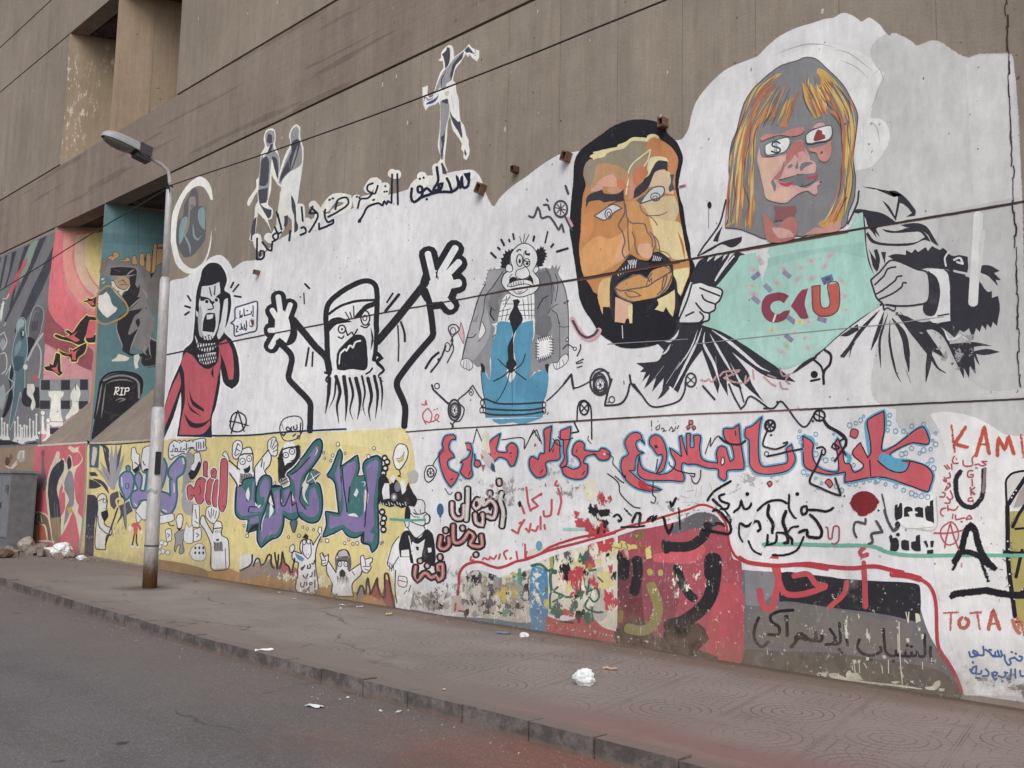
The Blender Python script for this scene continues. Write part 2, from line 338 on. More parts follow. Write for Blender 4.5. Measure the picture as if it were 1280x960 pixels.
    crk = t.math('MULTIPLY', t.ramp(vc.outputs['Distance'], .004, .016, 1, 0), t.math('MULTIPLY', t.ramp(x, -6, -9), t.ramp(t.noise(p, .8, 3), .42, .55)))
    c = t.mix(t.math('MULTIPLY', crk, .6), c, base('#46403c'))
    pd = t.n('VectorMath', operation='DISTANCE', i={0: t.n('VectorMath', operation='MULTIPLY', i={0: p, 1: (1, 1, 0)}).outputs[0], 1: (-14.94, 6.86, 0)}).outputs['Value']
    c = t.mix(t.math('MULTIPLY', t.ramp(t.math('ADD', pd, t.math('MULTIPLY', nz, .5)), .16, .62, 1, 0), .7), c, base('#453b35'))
    far = t.ramp(x, -14, -20)
    c = t.mix(t.math('MULTIPLY', far, .7), c, base('#6b5f58'))
    t.t.links.new(c, b.inputs['Base Color']); b.inputs['Roughness'].default_value = .9
    hh = t.math('SUBTRACT', t.noise(p, 60, 4, .7), t.math('MULTIPLY', lines, fade))
    bp = t.n('Bump', i={'Strength': .4, 'Distance': .006, 'Height': hh}); t.t.links.new(bp.outputs[0], b.inputs['Normal'])
    pave = m
    m, t, b, o = new_mat('kerb_stone'); p = t.pos(); sp = t.n('SeparateXYZ', i={0: p}); x, z = sp.outputs[0], sp.outputs[2]
    c = t.n('RGB'); c.outputs[0].default_value = base('#6a6462')+(1,); c = c.outputs[0]
    c = t.scale(c, t.math('MULTIPLY', t.ramp(t.noise(p, 30, 6, .75), .25, .75, .7, 1.25), t.ramp(t.noise(p, 1.7, 4), .3, .7, .85, 1.12)))
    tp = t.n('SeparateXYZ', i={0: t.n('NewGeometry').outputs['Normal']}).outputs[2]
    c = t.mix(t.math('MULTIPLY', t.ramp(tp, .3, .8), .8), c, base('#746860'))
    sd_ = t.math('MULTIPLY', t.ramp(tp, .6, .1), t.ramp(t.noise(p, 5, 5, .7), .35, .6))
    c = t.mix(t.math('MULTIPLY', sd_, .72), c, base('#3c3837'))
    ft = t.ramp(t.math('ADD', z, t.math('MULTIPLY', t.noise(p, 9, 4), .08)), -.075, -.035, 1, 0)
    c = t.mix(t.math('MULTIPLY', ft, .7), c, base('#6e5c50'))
    rd = t.math('MULTIPLY', t.ramp(x, -5.6, -3.6), t.ramp(tp, .3, .8))
    c = t.mix(t.math('MULTIPLY', rd, .65), c, base('#786158'))
    t.t.links.new(c, b.inputs['Base Color']); b.inputs['Roughness'].default_value = .9
    bp = t.n('Bump', i={'Strength': .6, 'Distance': .012, 'Height': t.noise(p, 25, 5, .7)}); t.t.links.new(bp.outputs[0], b.inputs['Normal'])
    return road, pave, m
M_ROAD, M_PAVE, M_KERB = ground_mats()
def kerb_y(x): return 5.12 + (0.0 if x > -7 else .0041*(x+7)**2)
mb = MB(); mb.face([(-90, -40, -.13), (30, -40, -.13), (30, 6.2, -.13), (-90, 16, -.13)], M_ROAD); tag(mb.build('road'), kind='structure')
mb = MB()
xs = [12-.5*i for i in range(125)]
for a, b_ in zip(xs, xs[1:]):
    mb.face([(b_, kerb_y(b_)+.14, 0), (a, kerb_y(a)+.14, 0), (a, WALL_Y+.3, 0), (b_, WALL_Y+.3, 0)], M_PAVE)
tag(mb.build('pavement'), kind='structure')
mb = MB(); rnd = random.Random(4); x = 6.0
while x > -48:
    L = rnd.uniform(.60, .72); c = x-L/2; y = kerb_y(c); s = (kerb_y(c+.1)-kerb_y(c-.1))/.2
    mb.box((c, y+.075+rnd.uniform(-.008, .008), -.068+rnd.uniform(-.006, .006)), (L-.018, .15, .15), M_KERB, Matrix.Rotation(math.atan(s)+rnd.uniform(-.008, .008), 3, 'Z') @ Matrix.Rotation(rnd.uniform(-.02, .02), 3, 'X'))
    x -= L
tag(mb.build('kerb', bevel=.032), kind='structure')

# ---------------------------------------------------------------- the concrete building with its splayed bays
BLD = empty('concrete_building', (-12, WALL_Y, 0), 'tall grey brown concrete building whose street wall is covered in painted murals and graffiti', 'building')
X0, X1, BACK = -46.0, 11.0, 13.5
def slab(name, x0, x1, z0, z1, m, thick=.35, y=WALL_Y):
    mb = MB(); mb.box(((x0+x1)/2, y+thick/2, (z0+z1)/2), (x1-x0, thick, z1-z0), m); return mb
G = .022
def wallpiece(name, rects, m):
    mb = MB()
    for (x0, x1, z0, z1) in rects: mb.box(((x0+x1)/2, WALL_Y+.2, (z0+z1)/2), (x1-x0, .4, z1-z0), m)
    return mb.build(name, BLD)
wallpiece('street_wall', [(X0, FX[0]-.0, -.4, ZC-G), (FX[0], FX[2], -.4, ZB), (FX[2], X1, -.4, ZC-G)], M_WALL)
wallpiece('concrete_band', [(X0, X1, ZC+G, ZD-G)], M_BAND)
wallpiece('upper_wall', [(X0, FX[0], ZD+G, ZE-G), (FX[2], X1, ZD+G, ZF-G), (X0, FX[2]-.0, ZE+G, ZF-G), (X0, X1, ZF+G, 26)], M_UP)
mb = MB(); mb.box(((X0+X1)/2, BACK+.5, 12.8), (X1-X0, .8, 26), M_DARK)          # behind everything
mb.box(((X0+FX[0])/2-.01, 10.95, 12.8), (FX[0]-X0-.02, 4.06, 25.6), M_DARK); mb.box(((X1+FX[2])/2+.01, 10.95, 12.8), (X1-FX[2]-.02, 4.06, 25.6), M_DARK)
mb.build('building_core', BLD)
def fin(x, deg, z0, z1, m, xmax):
    a = radians(deg); L = min((BACK-WALL_Y)/sin(a), (xmax-x)/cos(a)); e = (x+L*cos(a), WALL_Y+L*sin(a))
    mb = MB(); mb.face([(x, WALL_Y, z0), (e[0], e[1], z0), (e[0], e[1], z1), (x, WALL_Y, z1)], m)
    mb.face([(x, WALL_Y, z0), (x, WALL_Y, z1), (x, BACK, z1), (x, BACK, z0)], m)
    return mb, e
mb, e1 = fin(FX[0], 48, ZB-.1, ZC+.05, M_FIN2, FX[1]); PINK_O = mb.build('splayed_bay', BLD)
mb, e2 = fin(FX[1], 67.5, ZB-.1, ZC+.05, M_FIN2, FX[2]); TEAL_O = mb.build('splayed_bay', BLD)
mb, e3 = fin(FX[0], 66.6, ZD-.05, ZE+.05, M_FIN, FX[1]); o = mb.build('splayed_bay', BLD); o['label'] = 'streaky pale stained splayed concrete face in the upper opening'
mb, e4 = fin(FX[1], 66.6, ZD-.05, ZE+.05, M_FIN2, FX[2]); mb.build('splayed_bay', BLD)
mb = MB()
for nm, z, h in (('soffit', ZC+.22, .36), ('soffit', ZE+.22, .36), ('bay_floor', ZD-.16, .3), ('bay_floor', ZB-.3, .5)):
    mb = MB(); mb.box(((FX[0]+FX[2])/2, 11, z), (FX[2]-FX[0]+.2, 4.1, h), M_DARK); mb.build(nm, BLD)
# sloping sills of the two lower bays
def sill(xl, xr, face_plane, px):
    q = face_plane.at(*px); k = (q.z-ZB)/(q.y-WALL_Y); yb = BACK-.4
    mb = MB(); mb.face([(xl, WALL_Y, ZB+.004), (xr, WALL_Y, ZB+.004), (xr, yb, ZB+.004+k*(yb-WALL_Y)), (xl, yb, ZB+.004+k*(yb-WALL_Y))], M_SILL); return mb.build('sloping_sill', BLD), k
_, K1 = sill(FX[0], FX[1], PINK, (108, 506)); _, K2 = sill(FX[1], FX[2], TEAL, (190, 488))
# ---------------------------------------------------------------- wall painting: flat coats of paint laid on the real wall and bay faces
class Art:
    ox = oy = 0.0; s = 1.0; plane = WALL; off = 0.0; mb = None; parts = []; wear = .25; cur = None
A_ = Art(); A_.feather = 0
from mathutils import noise as mn
def rough(pts, amp=.22):
    out = []
    for i, (x, y) in enumerate(pts):
        q = Vector((x*.45, y*.45, 3.1)); out.append((x+mn.noise(q)*amp*1.6, y+mn.noise(q+Vector((31, 7, 0)))*amp*1.6))
    return out
def T(ox, oy, s=4): A_.ox, A_.oy, A_.s = ox, oy, float(s)
def part(name, label=None, lv=1, plane=None, wear=.25, kind=None):
    A_.plane = plane or WALL; A_.off = {0: .0003, 1: .0012, 2: .0030, 3: .0046, 4: .0060}[lv]+.0000073*len(A_.parts); A_.wear = wear
    if A_.parts: A_.parts[-1]['top'] = A_.off
    A_.mb = MB(); A_.cur = dict(name=name, label=label, mb=A_.mb, subs=[], kind=kind); A_.parts.append(A_.cur)
def sub(name, label=None):
    A_.mb = MB(); A_.cur['subs'].append((name, label, A_.mb))
def build_art():
    print('max offsets', sorted(((round(p['top'], 4), p['name']) for p in A_.parts if 'top' in p), reverse=True)[:5])
    for p in A_.parts:
        if not p['mb'].f: print('empty part', p['name']); continue
        o = p['mb'].build(p['name'], BLD); tag(o, p['label'], kind=p['kind'])
        for n, l, mb in p['subs']:
            if mb.f: tag(mb.build(n, o), l)
def nums(s):
    v = [float(x) for x in s.split()]
    return [(A_.ox+v[i]/A_.s, A_.oy+v[i+1]/A_.s) for i in range(0, len(v)-1, 2)]
def smooth(pts, closed, step=2.4, cang=70):
    n = len(pts)
    if n < 3: return pts
    def ang(i):
        a, b, c = pts[i-1], pts[i], pts[(i+1) % n]
        u = (b[0]-a[0], b[1]-a[1]); v = (c[0]-b[0], c[1]-b[1]); lu = math.hypot(*u); lv = math.hypot(*v)
        if lu < 1e-6 or lv < 1e-6: return 180
        return math.degrees(math.acos(max(-1, min(1, (u[0]*v[0]+u[1]*v[1])/(lu*lv)))))
    corner = [ang(i) > cang for i in range(n)]
    if not closed: corner[0] = corner[-1] = True
    def tan(i, side):
        a, b, c = pts[i-1], pts[i], pts[(i+1) % n]
        if corner[i]: return ((c[0]-b[0])*.9, (c[1]-b[1])*.9) if side else ((b[0]-a[0])*.9, (b[1]-a[1])*.9)
        return ((c[0]-a[0])/2, (c[1]-a[1])/2)
    out = []
    for i in range(n if closed else n-1):
        j = (i+1) % n; p, q = pts[i], pts[j]; d = math.hypot(q[0]-p[0], q[1]-p[1]); k = max(1, min(14, int(d/step)))
        t0 = tan(i, True); t1 = tan(j, False)
        def lim(t):
            l = math.hypot(*t); return t if l <= d*1.1 else (t[0]*d*1.1/l, t[1]*d*1.1/l)
        t0 = lim(t0); t1 = lim(t1)
        for m in range(k):
            u = m/k; h00 = 2*u**3-3*u*u+1; h10 = u**3-2*u*u+u; h01 = -2*u**3+3*u*u; h11 = u**3-u*u
            out.append((h00*p[0]+h10*t0[0]+h01*q[0]+h11*t1[0], h00*p[1]+h10*t0[1]+h01*q[1]+h11*t1[1]))
    if not closed: out.append(pts[-1])
    return out
def _up(d=.000006): A_.off += d; return A_.off
_M = lambda c, spray=False: c if not isinstance(c, str) else paint(c, A_.wear, spray)
def P(c, s, sm=True):
    pts = nums(s) if isinstance(s, str) else s
    if sm: pts = rough(smooth(pts, True))
    if A_.feather and isinstance(c, str): L(c, A_.feather*A_.s, list(pts), closed=True, spray=True, sm=False)
    o = _up(); A_.mb.face([A_.plane.at(x, y, o) for x, y in pts], _M(c))
def L(c, w, s, taper=0, closed=False, spray=False, sm=True):
    """a brush or spray stroke; w in zoomed pixels, taper 1 thins the end, 2 both ends"""
    pts = nums(s) if isinstance(s, str) else s
    w = w/A_.s
    if w < 2.2 and not spray: w *= 1.28
    if closed: pts = pts+[pts[0]]
    if sm: pts = rough(smooth(pts, False, step=max(.8, min(3.0, w*.6)), cang=98), min(.2, w*.12))
    pts = [p for i, p in enumerate(pts) if i == 0 or math.hypot(p[0]-pts[i-1][0], p[1]-pts[i-1][1]) > .12]
    if len(pts) < 2: return
    n = len(pts); m = _M(c, spray); o = _up(); ln = [0]
    for i in range(1, n): ln.append(ln[-1]+math.hypot(pts[i][0]-pts[i-1][0], pts[i][1]-pts[i-1][1]))
    L_, C_, R_ = [], [], []
    if spray: w *= 1.35
    for i in range(n):
        a = pts[max(i-1, 0)]; b = pts[min(i+1, n-1)]
        tx, ty = b[0]-a[0], b[1]-a[1]; l = math.hypot(tx, ty) or 1; nx, ny = -ty/l, tx/l
        u = ln[i]/ln[-1]; k = 1.0
        if taper == 1: k = 1-.85*max(0, (u-.3)/.7)**1.3
        elif taper == 2: k = .15+.85*min(1, 3.2*min(u, 1-u))
        h = w/2*k; oo = o+i*.0000015
        L_.append(A_.plane.at(pts[i][0]+nx*h, pts[i][1]+ny*h, oo)); R_.append(A_.plane.at(pts[i][0]-nx*h, pts[i][1]-ny*h, oo)); C_.append(A_.plane.at(pts[i][0], pts[i][1], oo))
    for i in range(n-1):
        e0 = 1.0 if spray and i == 0 else 0.0; e1 = 1.0 if spray and i == n-2 else 0.0
        if spray:
            A_.mb.face([L_[i], C_[i], C_[i+1], L_[i+1]], m, [1, e0*.5, e1*.5, 1]); A_.mb.face([C_[i], R_[i], R_[i+1], C_[i+1]], m, [e0*.5, 1, 1, e1*.5])
        else: A_.mb.face([L_[i], R_[i], R_[i+1], L_[i+1]], m)
    if not closed and w > .5 and not spray:
        for i, sgn in ((0, -1), (n-1, 1)):
            if taper == 2 or (taper == 1 and i): continue
            a = pts[0] if i == 0 else pts[-2]; b = pts[1] if i == 0 else pts[-1]
            l = math.hypot(b[0]-a[0], b[1]-a[1]) or 1; d = ((b[0]-a[0])/l*sgn, (b[1]-a[1])/l*sgn); h = w/2
            oo = o+i*.0000015; q = pts[i]; nx, ny = -d[1], d[0]
            A_.mb.face([A_.plane.at(q[0]+nx*h*cos(t)+d[0]*h*sin(t)*.8, q[1]+ny*h*cos(t)+d[1]*h*sin(t)*.8, oo) for t in [pi*k/5 for k in range(6)]], m)
    _up(n*.0000015)
def E(c, x, y, rx, ry=None, ring=0, rot=0, n=18):
    ry = ry or rx
    pts = [(x+rx*cos(2*pi*i/n)*cos(rot)-ry*sin(2*pi*i/n)*sin(rot), y+rx*cos(2*pi*i/n)*sin(rot)+ry*sin(2*pi*i/n)*cos(rot)) for i in range(n)]
    q = [(A_.ox+a/A_.s, A_.oy+b/A_.s) for a, b in pts]
    if ring: L(c, ring, q, closed=True, sm=False)
    else: P(c, q, sm=False)
def OL(fill, line, w, s):
    """filled shape with a drawn outline"""
    P(fill, s); L(line, w, s, closed=True)
K, W, GR, LG = '#28272d', '#d3d0d7', '#8b8a8b', '#b3b0b4'
RED, PINKP, TEALC, YEL = '#c4525d', '#c9606a', '#4c6d75', '#cfc07f'

def FLK(c, lo, sc, s, st=1.0):
    """a worn patch: paint that breaks up toward its edge"""
    pts = smooth(nums(s), True); o = _up(); m = flaky(c, lo, 0, sc, st)
    cx = sum(p[0] for p in pts)/len(pts); cy = sum(p[1] for p in pts)/len(pts); C_ = A_.plane.at(cx, cy, o)
    Q = [A_.plane.at(x, y, o) for x, y in pts]
    for i in range(len(Q)): A_.mb.face([C_, Q[i], Q[(i+1) % len(Q)]], m, [0, 1, 1])
# ================================================================ painted grounds
part('white_ground', 'white painted ground of the main mural', 0, wear=.3)
T(0, 0, 1)
P('#d2cfd6', '200 549 205 447 209 356 217 350 232 347 240 340 252 331 265 321 276 319 285 326 291 336 304 327 319 325 330 318 345 302 362 292 375 284 395 271 420 265 440 261 452 253 475 246 500 240 525 231 545 222 560 216 588 212 598 218 604 230 608 243 615 257 618 258 626 246 640 233 656 222 672 210 685 201 702 192 717 190 760 182 800 176 849 175 854 172 861 160 864 145 872 124 890 102 909 86 935 75 947 70 960 57 975 45 995 35 1015 29 1030 24 1042 22 1049 18 1055 16 1067 20 1077 27 1082 24 1087 22 1100 31 1105 38 1112 45 1130 50 1146 60 1156 55 1167 54 1182 61 1195 70 1210 75 1216 72 1225 71 1247 71 1262 70 1265 100 1270 150 1271 195 1273 240 1275 300 1275 350 1279 400 1279 450 1283 498 1345 495 1350 888 1280 878 1200 866 1100 852 915 829 680 792 640 786 500 762 320 733 200 708')
sub('grey_ground'); A_.feather = 12
P('#bebcbf', '1112 47 1130 52 1146 62 1167 56 1182 63 1195 72 1210 77 1225 73 1261 72 1264 100 1268 150 1270 195 1272 240 1274 300 1275 350 1278 400 1278 450 1281 497 1200 502 1120 506 1095 490 1100 440 1110 380 1080 300 1068 262 1076 214 1098 206 1108 190 1111 165 1105 150 1092 142 1093 128 1103 100 1100 85 1094 62')
P('#c3c1c5', '1213 78 1225 75 1259 74 1266 150 1269 235 1240 250 1222 240 1216 150')
P('#b5b3b7', '1180 270 1272 252 1274 300 1276 400 1279 480 1230 480 1190 440 1170 380')
P('#b9b7bb', '1126 508 1282 500 1284 545 1230 548 1180 535 1150 540 1128 530')
A_.feather = 3
sub('white_patch')
P('#d9d7db', '975 75 1010 60 1040 56 1065 64 1083 72 1092 84 1104 92 1096 110 1090 130 1086 148 1104 152 1111 168 1106 186 1090 206 1072 212 1064 150 1040 100 1000 90')
for s in ('975 66 990 60 1010 55 1030 56 1045 60', '1040 62 1060 66 1080 80 1092 90', '1050 75 1070 84 1085 98', '1090 95 1100 86 1104 100 1098 112', '1098 110 1094 125 1088 136', '905 130 912 150', '1072 95 1085 112', '1080 150 1095 158 1100 180', '1085 200 1098 192', '930 100 945 92', '900 160 915 172'): L('#a9a7b0', .9, s, 2)
for s in ('960 72 985 60', '1060 60 1085 74 1098 90', '1085 118 1090 150', '1078 156 1092 150 1106 162', '1090 206 1106 192', '890 110 905 95', '870 150 880 120'): L('#dad8dc', 6, s, 2, spray=True)
sub('white_patch')
P('#d5d2d6', '1164 518 1185 516 1215 522 1238 533 1260 545 1345 548 1348 870 1206 868 1200 840 1170 720 1168 600 1182 570 1176 540')
A_.feather = 0
part('yellow_ground', 'pale yellow painted ground of the lower mural', 0, wear=.35)
A_.off += .0003; A_.feather = 6
P('#cdbd7b', '112 556 150 554 200 552 260 549 320 546 400 543 460 541 505 537 511 552 516 580 512 598 506 627 511 640 500 668 490 695 482 706 490 730 496 761 430 751 320 733 187 705 108 691')
P('#d2c68b', '330 548 500 540 510 560 508 590 470 560 400 552')
A_.feather = 4
sub('rust_stain')
P('#a67c3f', '258 716 285 712 300 717 330 712 350 722 385 728 400 736 425 731 445 742 490 744 497 760 430 750 320 732 258 722')
P('#8d6f41', '190 700 230 706 258 714 258 722 195 708')
A_.feather = 0
part('red_panel', 'red painted panel beside the grey cabinet', 0, wear=.3)
P('#bd5a64', '44 557 80 555 108 553 106 600 104 692 70 690 38 688 40 600')
part('brown_panel', 'brown painted wall strip above the grey cabinet', 0)
P('#8d7662', '-60 566 0 560 44 557 40 600 38 690 -60 690')
part('striped_ground', 'dark grey painted wall with pale sunray stripes', 0)
P('#6d6c70', '-60 349 0 320 69 290 64 360 55 470 50 556 0 560 -60 566')
sub('ray_stripe')
T(0, 240, 8)
for s in ('0 655 15 650 0 720', '50 635 78 630 10 960 -12 960', '120 600 168 590 100 830 60 960 46 950 90 800', '245 550 303 520 230 690 195 800 165 900 120 1160 90 1160 150 900 200 690', '395 470 470 430 360 690 230 960 60 1300 40 1290 190 960', '530 545 515 760 430 960 330 1160 190 1420 140 1400 320 970'):
    P('#403f49', s, sm=False)
P('#7b8c80', '305 520 385 480 280 770 205 900 190 860 240 700')
P('#bd4f56', '275 665 240 680 205 760 155 840 135 900 95 980 60 1060 75 1075 120 1000 165 920 200 830 240 760 255 740 258 700 278 680')

# ================================================================ man with gaping mouth and red shirt
part('painted_man', 'painted shouting man in a red shirt and checked scarf', 1)
T(0, 240)
P('#dcdade', '968 626 975 500 995 430 1005 380 1045 345 1098 350 1132 395 1145 440 1135 485 1158 505 1166 572 1150 655 1136 700 1170 740 1198 808 1208 900 1200 962 1160 995 1112 965 1108 985 1072 1230 878 1230 800 1250 845 985 895 850 910 785 955 745 960 700')
P(K, '975 620 983 500 1003 430 1012 390 1048 355 1095 360 1125 400 1135 445 1122 490 1150 512 1156 570 1140 650 1122 700 1160 742 1188 810 1198 900 1192 955 1160 985 1120 955 1103 880 1100 960 1080 1070 1060 1130 1060 1228 885 1222 905 1090 905 1000 865 1130 815 1245 808 1150 850 980 905 850 920 790 960 750 968 700')
sub('face')
P(W, '1010 472 1060 465 1097 450 1102 500 1095 540 1100 560 1095 640 1085 690 1060 735 1022 737 1000 700 1002 630 994 560 1003 520')
P('#a9a7ad', '1000 560 1012 600 1008 690 1030 732 1000 720 990 640'); P(W, '1122 540 1140 530 1138 600 1120 700 1095 738 1085 720 1105 640'); P(W, '980 592 990 602 990 626 982 620')
P(K, '1000 520 1045 530 1062 548 1090 515 1112 502 1112 530 1090 538 1062 565 1040 545 1002 545')
for x, y in ((1034, 548), (1082, 540)): E(W, x, y, 15, 12); E(K, x, y, 9)
L(K, 5, '1062 560 1066 582 1040 588'); L(K, 5, '1048 478 1058 520'); L(K, 5, '1076 470 1072 515')
P(K, '1018 640 1035 606 1075 606 1080 660 1070 702 1012 696'); P(W, '1034 614 1066 611 1062 632 1034 638'); E(K, 1045, 716, 8, 3)
sub('scarf')
P(W, '975 715 1000 755 1080 755 1088 768 1045 800 1000 790 980 762'); P(W, '985 815 1080 800 1080 848 1030 862 1000 850')
for i in range(9): L(K, 4, f'{972+i*14} 722 {992+i*14} 800'); L(K, 4, f'{992+i*13} 745 {975+i*13} 800'); L(K, 4, f'{985+i*12} 812 {1000+i*12} 860'); L(K, 4, f'{1003+i*11} 810 {990+i*11} 855')
sub('shirt')
P('#b8505b', '930 800 965 820 1000 865 1040 885 1085 855 1098 780 1105 850 1090 930 1078 1000 1062 1080 1050 1140 1052 1165 1010 1210 895 1214 912 1110 925 1040 920 900 905 850')
P('#b8505b', '1090 760 1130 735 1160 790 1170 880 1165 938 1145 938 1125 860 1105 810'); P('#b8505b', '897 900 905 960 870 1060 820 1190 812 1130 850 1000')
for s in ('945 980 965 1040 1020 1085 1020 1100 960 1060', '918 1105 960 1150 1010 1155 1060 1130 1010 1175 950 1172', '930 1000 950 1070 1010 1125 950 1085', '1068 870 1055 905 1068 930'): P(K, s)
part('speech_bubble', 'small speech bubble beside the shouting man', 1)
T(285, 365, 16)
OL('#d8d6dc', '#3c3d5c', 24, '150 310 300 265 560 185 592 210 585 500 568 760 430 810 150 885 125 840 122 670 55 622 135 550 140 370')
for s in ('505 275 505 420', '510 440 485 465 510 490', '470 390 470 430 380 460 330 480', '320 340 328 480', '240 380 245 500 280 500 285 455 230 520', '370 375 395 372', '175 522 182 520', '365 575 375 700', '375 720 350 735 375 755 345 765', '330 650 330 740 290 745 300 690 270 740', '265 630 265 740 230 745', '165 680 210 690 175 740 165 800 200 790'): L('#3c3d5c', 20, s)
for s in ('500 570 510 640 480 690 440 680', '470 560 480 610 490 650'): L('#4a3c48', 24, s)
L('#b98088', 9, '480 530 520 570 515 660 470 710 430 660 440 580', closed=True)
T(0, 240)
L(K, 9, '938 518 955 545'); L(K, 8, '925 570 952 578'); L(K, 8, '925 615 945 600'); L(K, 8, '1168 452 1155 478'); L(K, 7, '1194 462 1166 498'); L(K, 10, '1172 520 1205 525')

# ================================================================ bearded man with raised arms
part('painted_bearded_man', 'painted bearded man drawn in thick black lines with both arms raised', 1)
T(320, 240)
P('#d9d7dc', '345 930 340 700 340 600 350 550 400 495 480 450 550 425 600 440 625 480 622 620 620 740 600 900')
L(K, 27, '366 905 357 800 354 700 350 610 366 555 410 512 480 468 545 444 586 454 603 485 606 560 602 650 604 700'); L(K, 22, '602 690 598 790 590 840')
sub('face')
L(K, 13, '362 612 420 572 500 546 592 540'); P(K, '365 645 395 628 425 628 482 650 440 655 400 665 366 700'); P(K, '488 628 520 590 548 562 595 545 596 570 552 590 520 628')
E(K, 430, 686, 18, 20, 6); E(K, 430, 686, 6); E(K, 547, 630, 22, 36, 6); E(K, 545, 630, 10, 14, 4); L(K, 6, '412 725 430 732 440 720'); L(K, 6, '525 670 550 678 570 660')
L(K, 6, '450 690 458 718 480 700 490 718 508 685'); L(K, 5, '447 600 470 640'); L(K, 5, '488 570 490 625'); L(K, 5, '470 600 480 635')
P(K, '402 855 408 800 440 760 490 716 532 716 550 740 557 800 558 872 540 892 480 885 440 892 407 888'); L('#d9d7dc', 9, '424 806 445 785 452 795 470 768 485 780 497 752 522 744'); L('#d9d7dc', 5, '420 810 416 860')
L(K, 10, '575 680 583 730 575 790', 2); L(K, 7, '550 910 570 898 582 880')
sub('beard')
T(320, 480)
for s, w_ in (('345 -58 372 -50 350 -20 372 0 352 15', 13), ('368 -30 362 60 347 150', 19), ('400 -20 392 60 366 120', 10), ('400 -40 420 40 405 110 415 198', 18), ('440 -38 452 60 452 130 446 186', 20), ('468 -30 485 50 470 130 485 178', 13), ('500 -30 520 60 518 120 508 178', 20), ('530 -40 545 40 535 110 548 160', 11), ('560 -30 578 60 565 130 572 186', 18), ('592 -40 608 40 605 110 597 172', 16), ('622 -30 632 40 626 130', 11), ('598 -160 630 -130 605 -110 640 -70 612 -40 638 -10', 20)): L(K, w_, s, 1)
sub('arm')
T(320, 240)
LH = (('118 650 80 590', 26), ('128 640 112 522', 27), ('142 650 172 562', 25), ('112 690 68 692', 25), ('118 700 74 775', 27))
for s, w_ in LH: L(K, w_+50, s)
P(K, '70 590 150 560 200 640 200 740 140 770 70 740')
P('#d9d7dc', '98 605 140 592 165 640 172 700 152 755 110 720 95 690')
for s, w_ in LH: L('#d9d7dc', w_, s)
L(K, 34, '188 640 250 715 300 775 352 828 366 890'); L(K, 30, '112 748 165 800 180 830 172 880 163 930 190 965 268 1050 272 1110 270 1196')
sub('arm')
RH = (('890 440 860 308', 32), ('915 420 997 280', 34), ('940 430 1016 350', 34), ('940 470 1015 455', 40), ('930 520 976 575', 32))
for s, w_ in RH: L(K, w_+62, s)
P(K, '840 400 900 350 1000 400 1010 500 960 570 880 590 820 500')
P('#d9d7dc', '876 392 950 395 985 430 975 490 945 540 880 552 848 478 880 430')
for s, w_ in RH: L('#d9d7dc', w_, s)
L(K, 5, '910 380 902 430'); L(K, 4, '900 400 912 435')
L(K, 38, '850 450 780 540 700 640 605 750'); L(K, 32, '845 490 868 560 885 690 882 722 790 830 715 930 705 970 745 1070 742 1172')
sub('motion_line')
for s, w_ in (('655 552 685 506', 7), ('648 596 715 512', 15), ('725 650 742 700 745 748', 11), ('710 668 714 760 712 845', 6), ('848 882 880 832 914 802', 12), ('245 460 268 482', 8), ('240 505 242 560', 5), ('264 780 250 870', 8), ('285 800 281 872', 7)): L(K, w_, s)
E(K, 915, 838, 8); E(K, 222, 525, 4)
L('#1f2b52', 7, '-300 1218 -100 1218 0 1214 120 1202 300 1192 450 1185')

# ================================================================ man in a torn grey coat, feet bound with cable
part('sprayed_circle_a', 'small black sprayed letter A in a circle beside the red shirt', 2)
T(0, 480); L(K, 8, '1150 215 1160 160 1190 140 1225 160 1230 200 1205 235 1165 235 1148 205', spray=True); L(K, 8, '1155 250 1190 130 1222 240', spray=True); L(K, 7, '1145 185 1200 195 1245 210', spray=True)
part('red_scrawl', 'small red chalk drawing beside the cable coil', 2)
T(320, 480)
for s in ('850 130 835 150 840 180 870 190 880 150 860 120 850 130', '830 100 845 105 850 80 855 105', '870 190 900 180 915 160 905 150 895 170 915 190', '890 130 895 128', '905 125 908 123', '840 180 850 200'): L('#b8555c', 5, s)
part('painted_tramp', 'painted bald man in a torn grey coat and blue trousers bound with cable', 1)
T(560, 280, 6.4)
P('#d8d6dc', '110 960 180 800 240 580 300 470 320 370 420 330 420 280 500 210 600 150 700 200 790 220 780 330 880 360 930 450 975 620 980 1000 960 1120 700 1130 300 1140 110 1120')
sub('coat')
P('#87878a', '300 480 285 460 308 455 300 430 312 420 308 395 325 385 308 368 330 368 345 350 352 370 372 345 385 362 470 350 520 400 680 400 735 360 790 350 820 360 835 325 852 355 868 322 875 360 905 322 885 390 905 440 940 530 955 610 972 612 960 640 968 780 965 1000 962 1080 900 1100 890 1130 830 1115 800 1150 740 1170 730 1165 715 1185 690 1180 680 1200 648 1240 665 960 690 900 695 760 400 770 420 640 400 780 350 800 380 840 360 950 350 1000 345 1060 335 1090 340 1200 328 1245 300 1170 280 1120 245 1145 205 1120 190 1100 110 1085 130 960 180 800 240 580')
P('#6f6f74', '720 390 800 360 830 420 835 560 820 680 790 750 740 720 700 780 690 560 700 500 740 460'); P('#77777b', '385 540 460 500 440 560 400 620 420 700 390 780 350 720 320 640 350 560'); P('#9a9a9d', '300 480 340 380 440 370 380 460 310 560 280 680 190 780 240 580')
P('#97979a', '870 430 900 450 945 600 960 780 960 1080 905 1095 890 800 850 680'); P('#6a6a6e', '740 730 820 740 830 830 780 900 700 880 700 800')
P('#9c9c9f', '190 780 230 790 250 720 290 600 330 760 340 860 300 960 200 1090 120 1070 150 950')
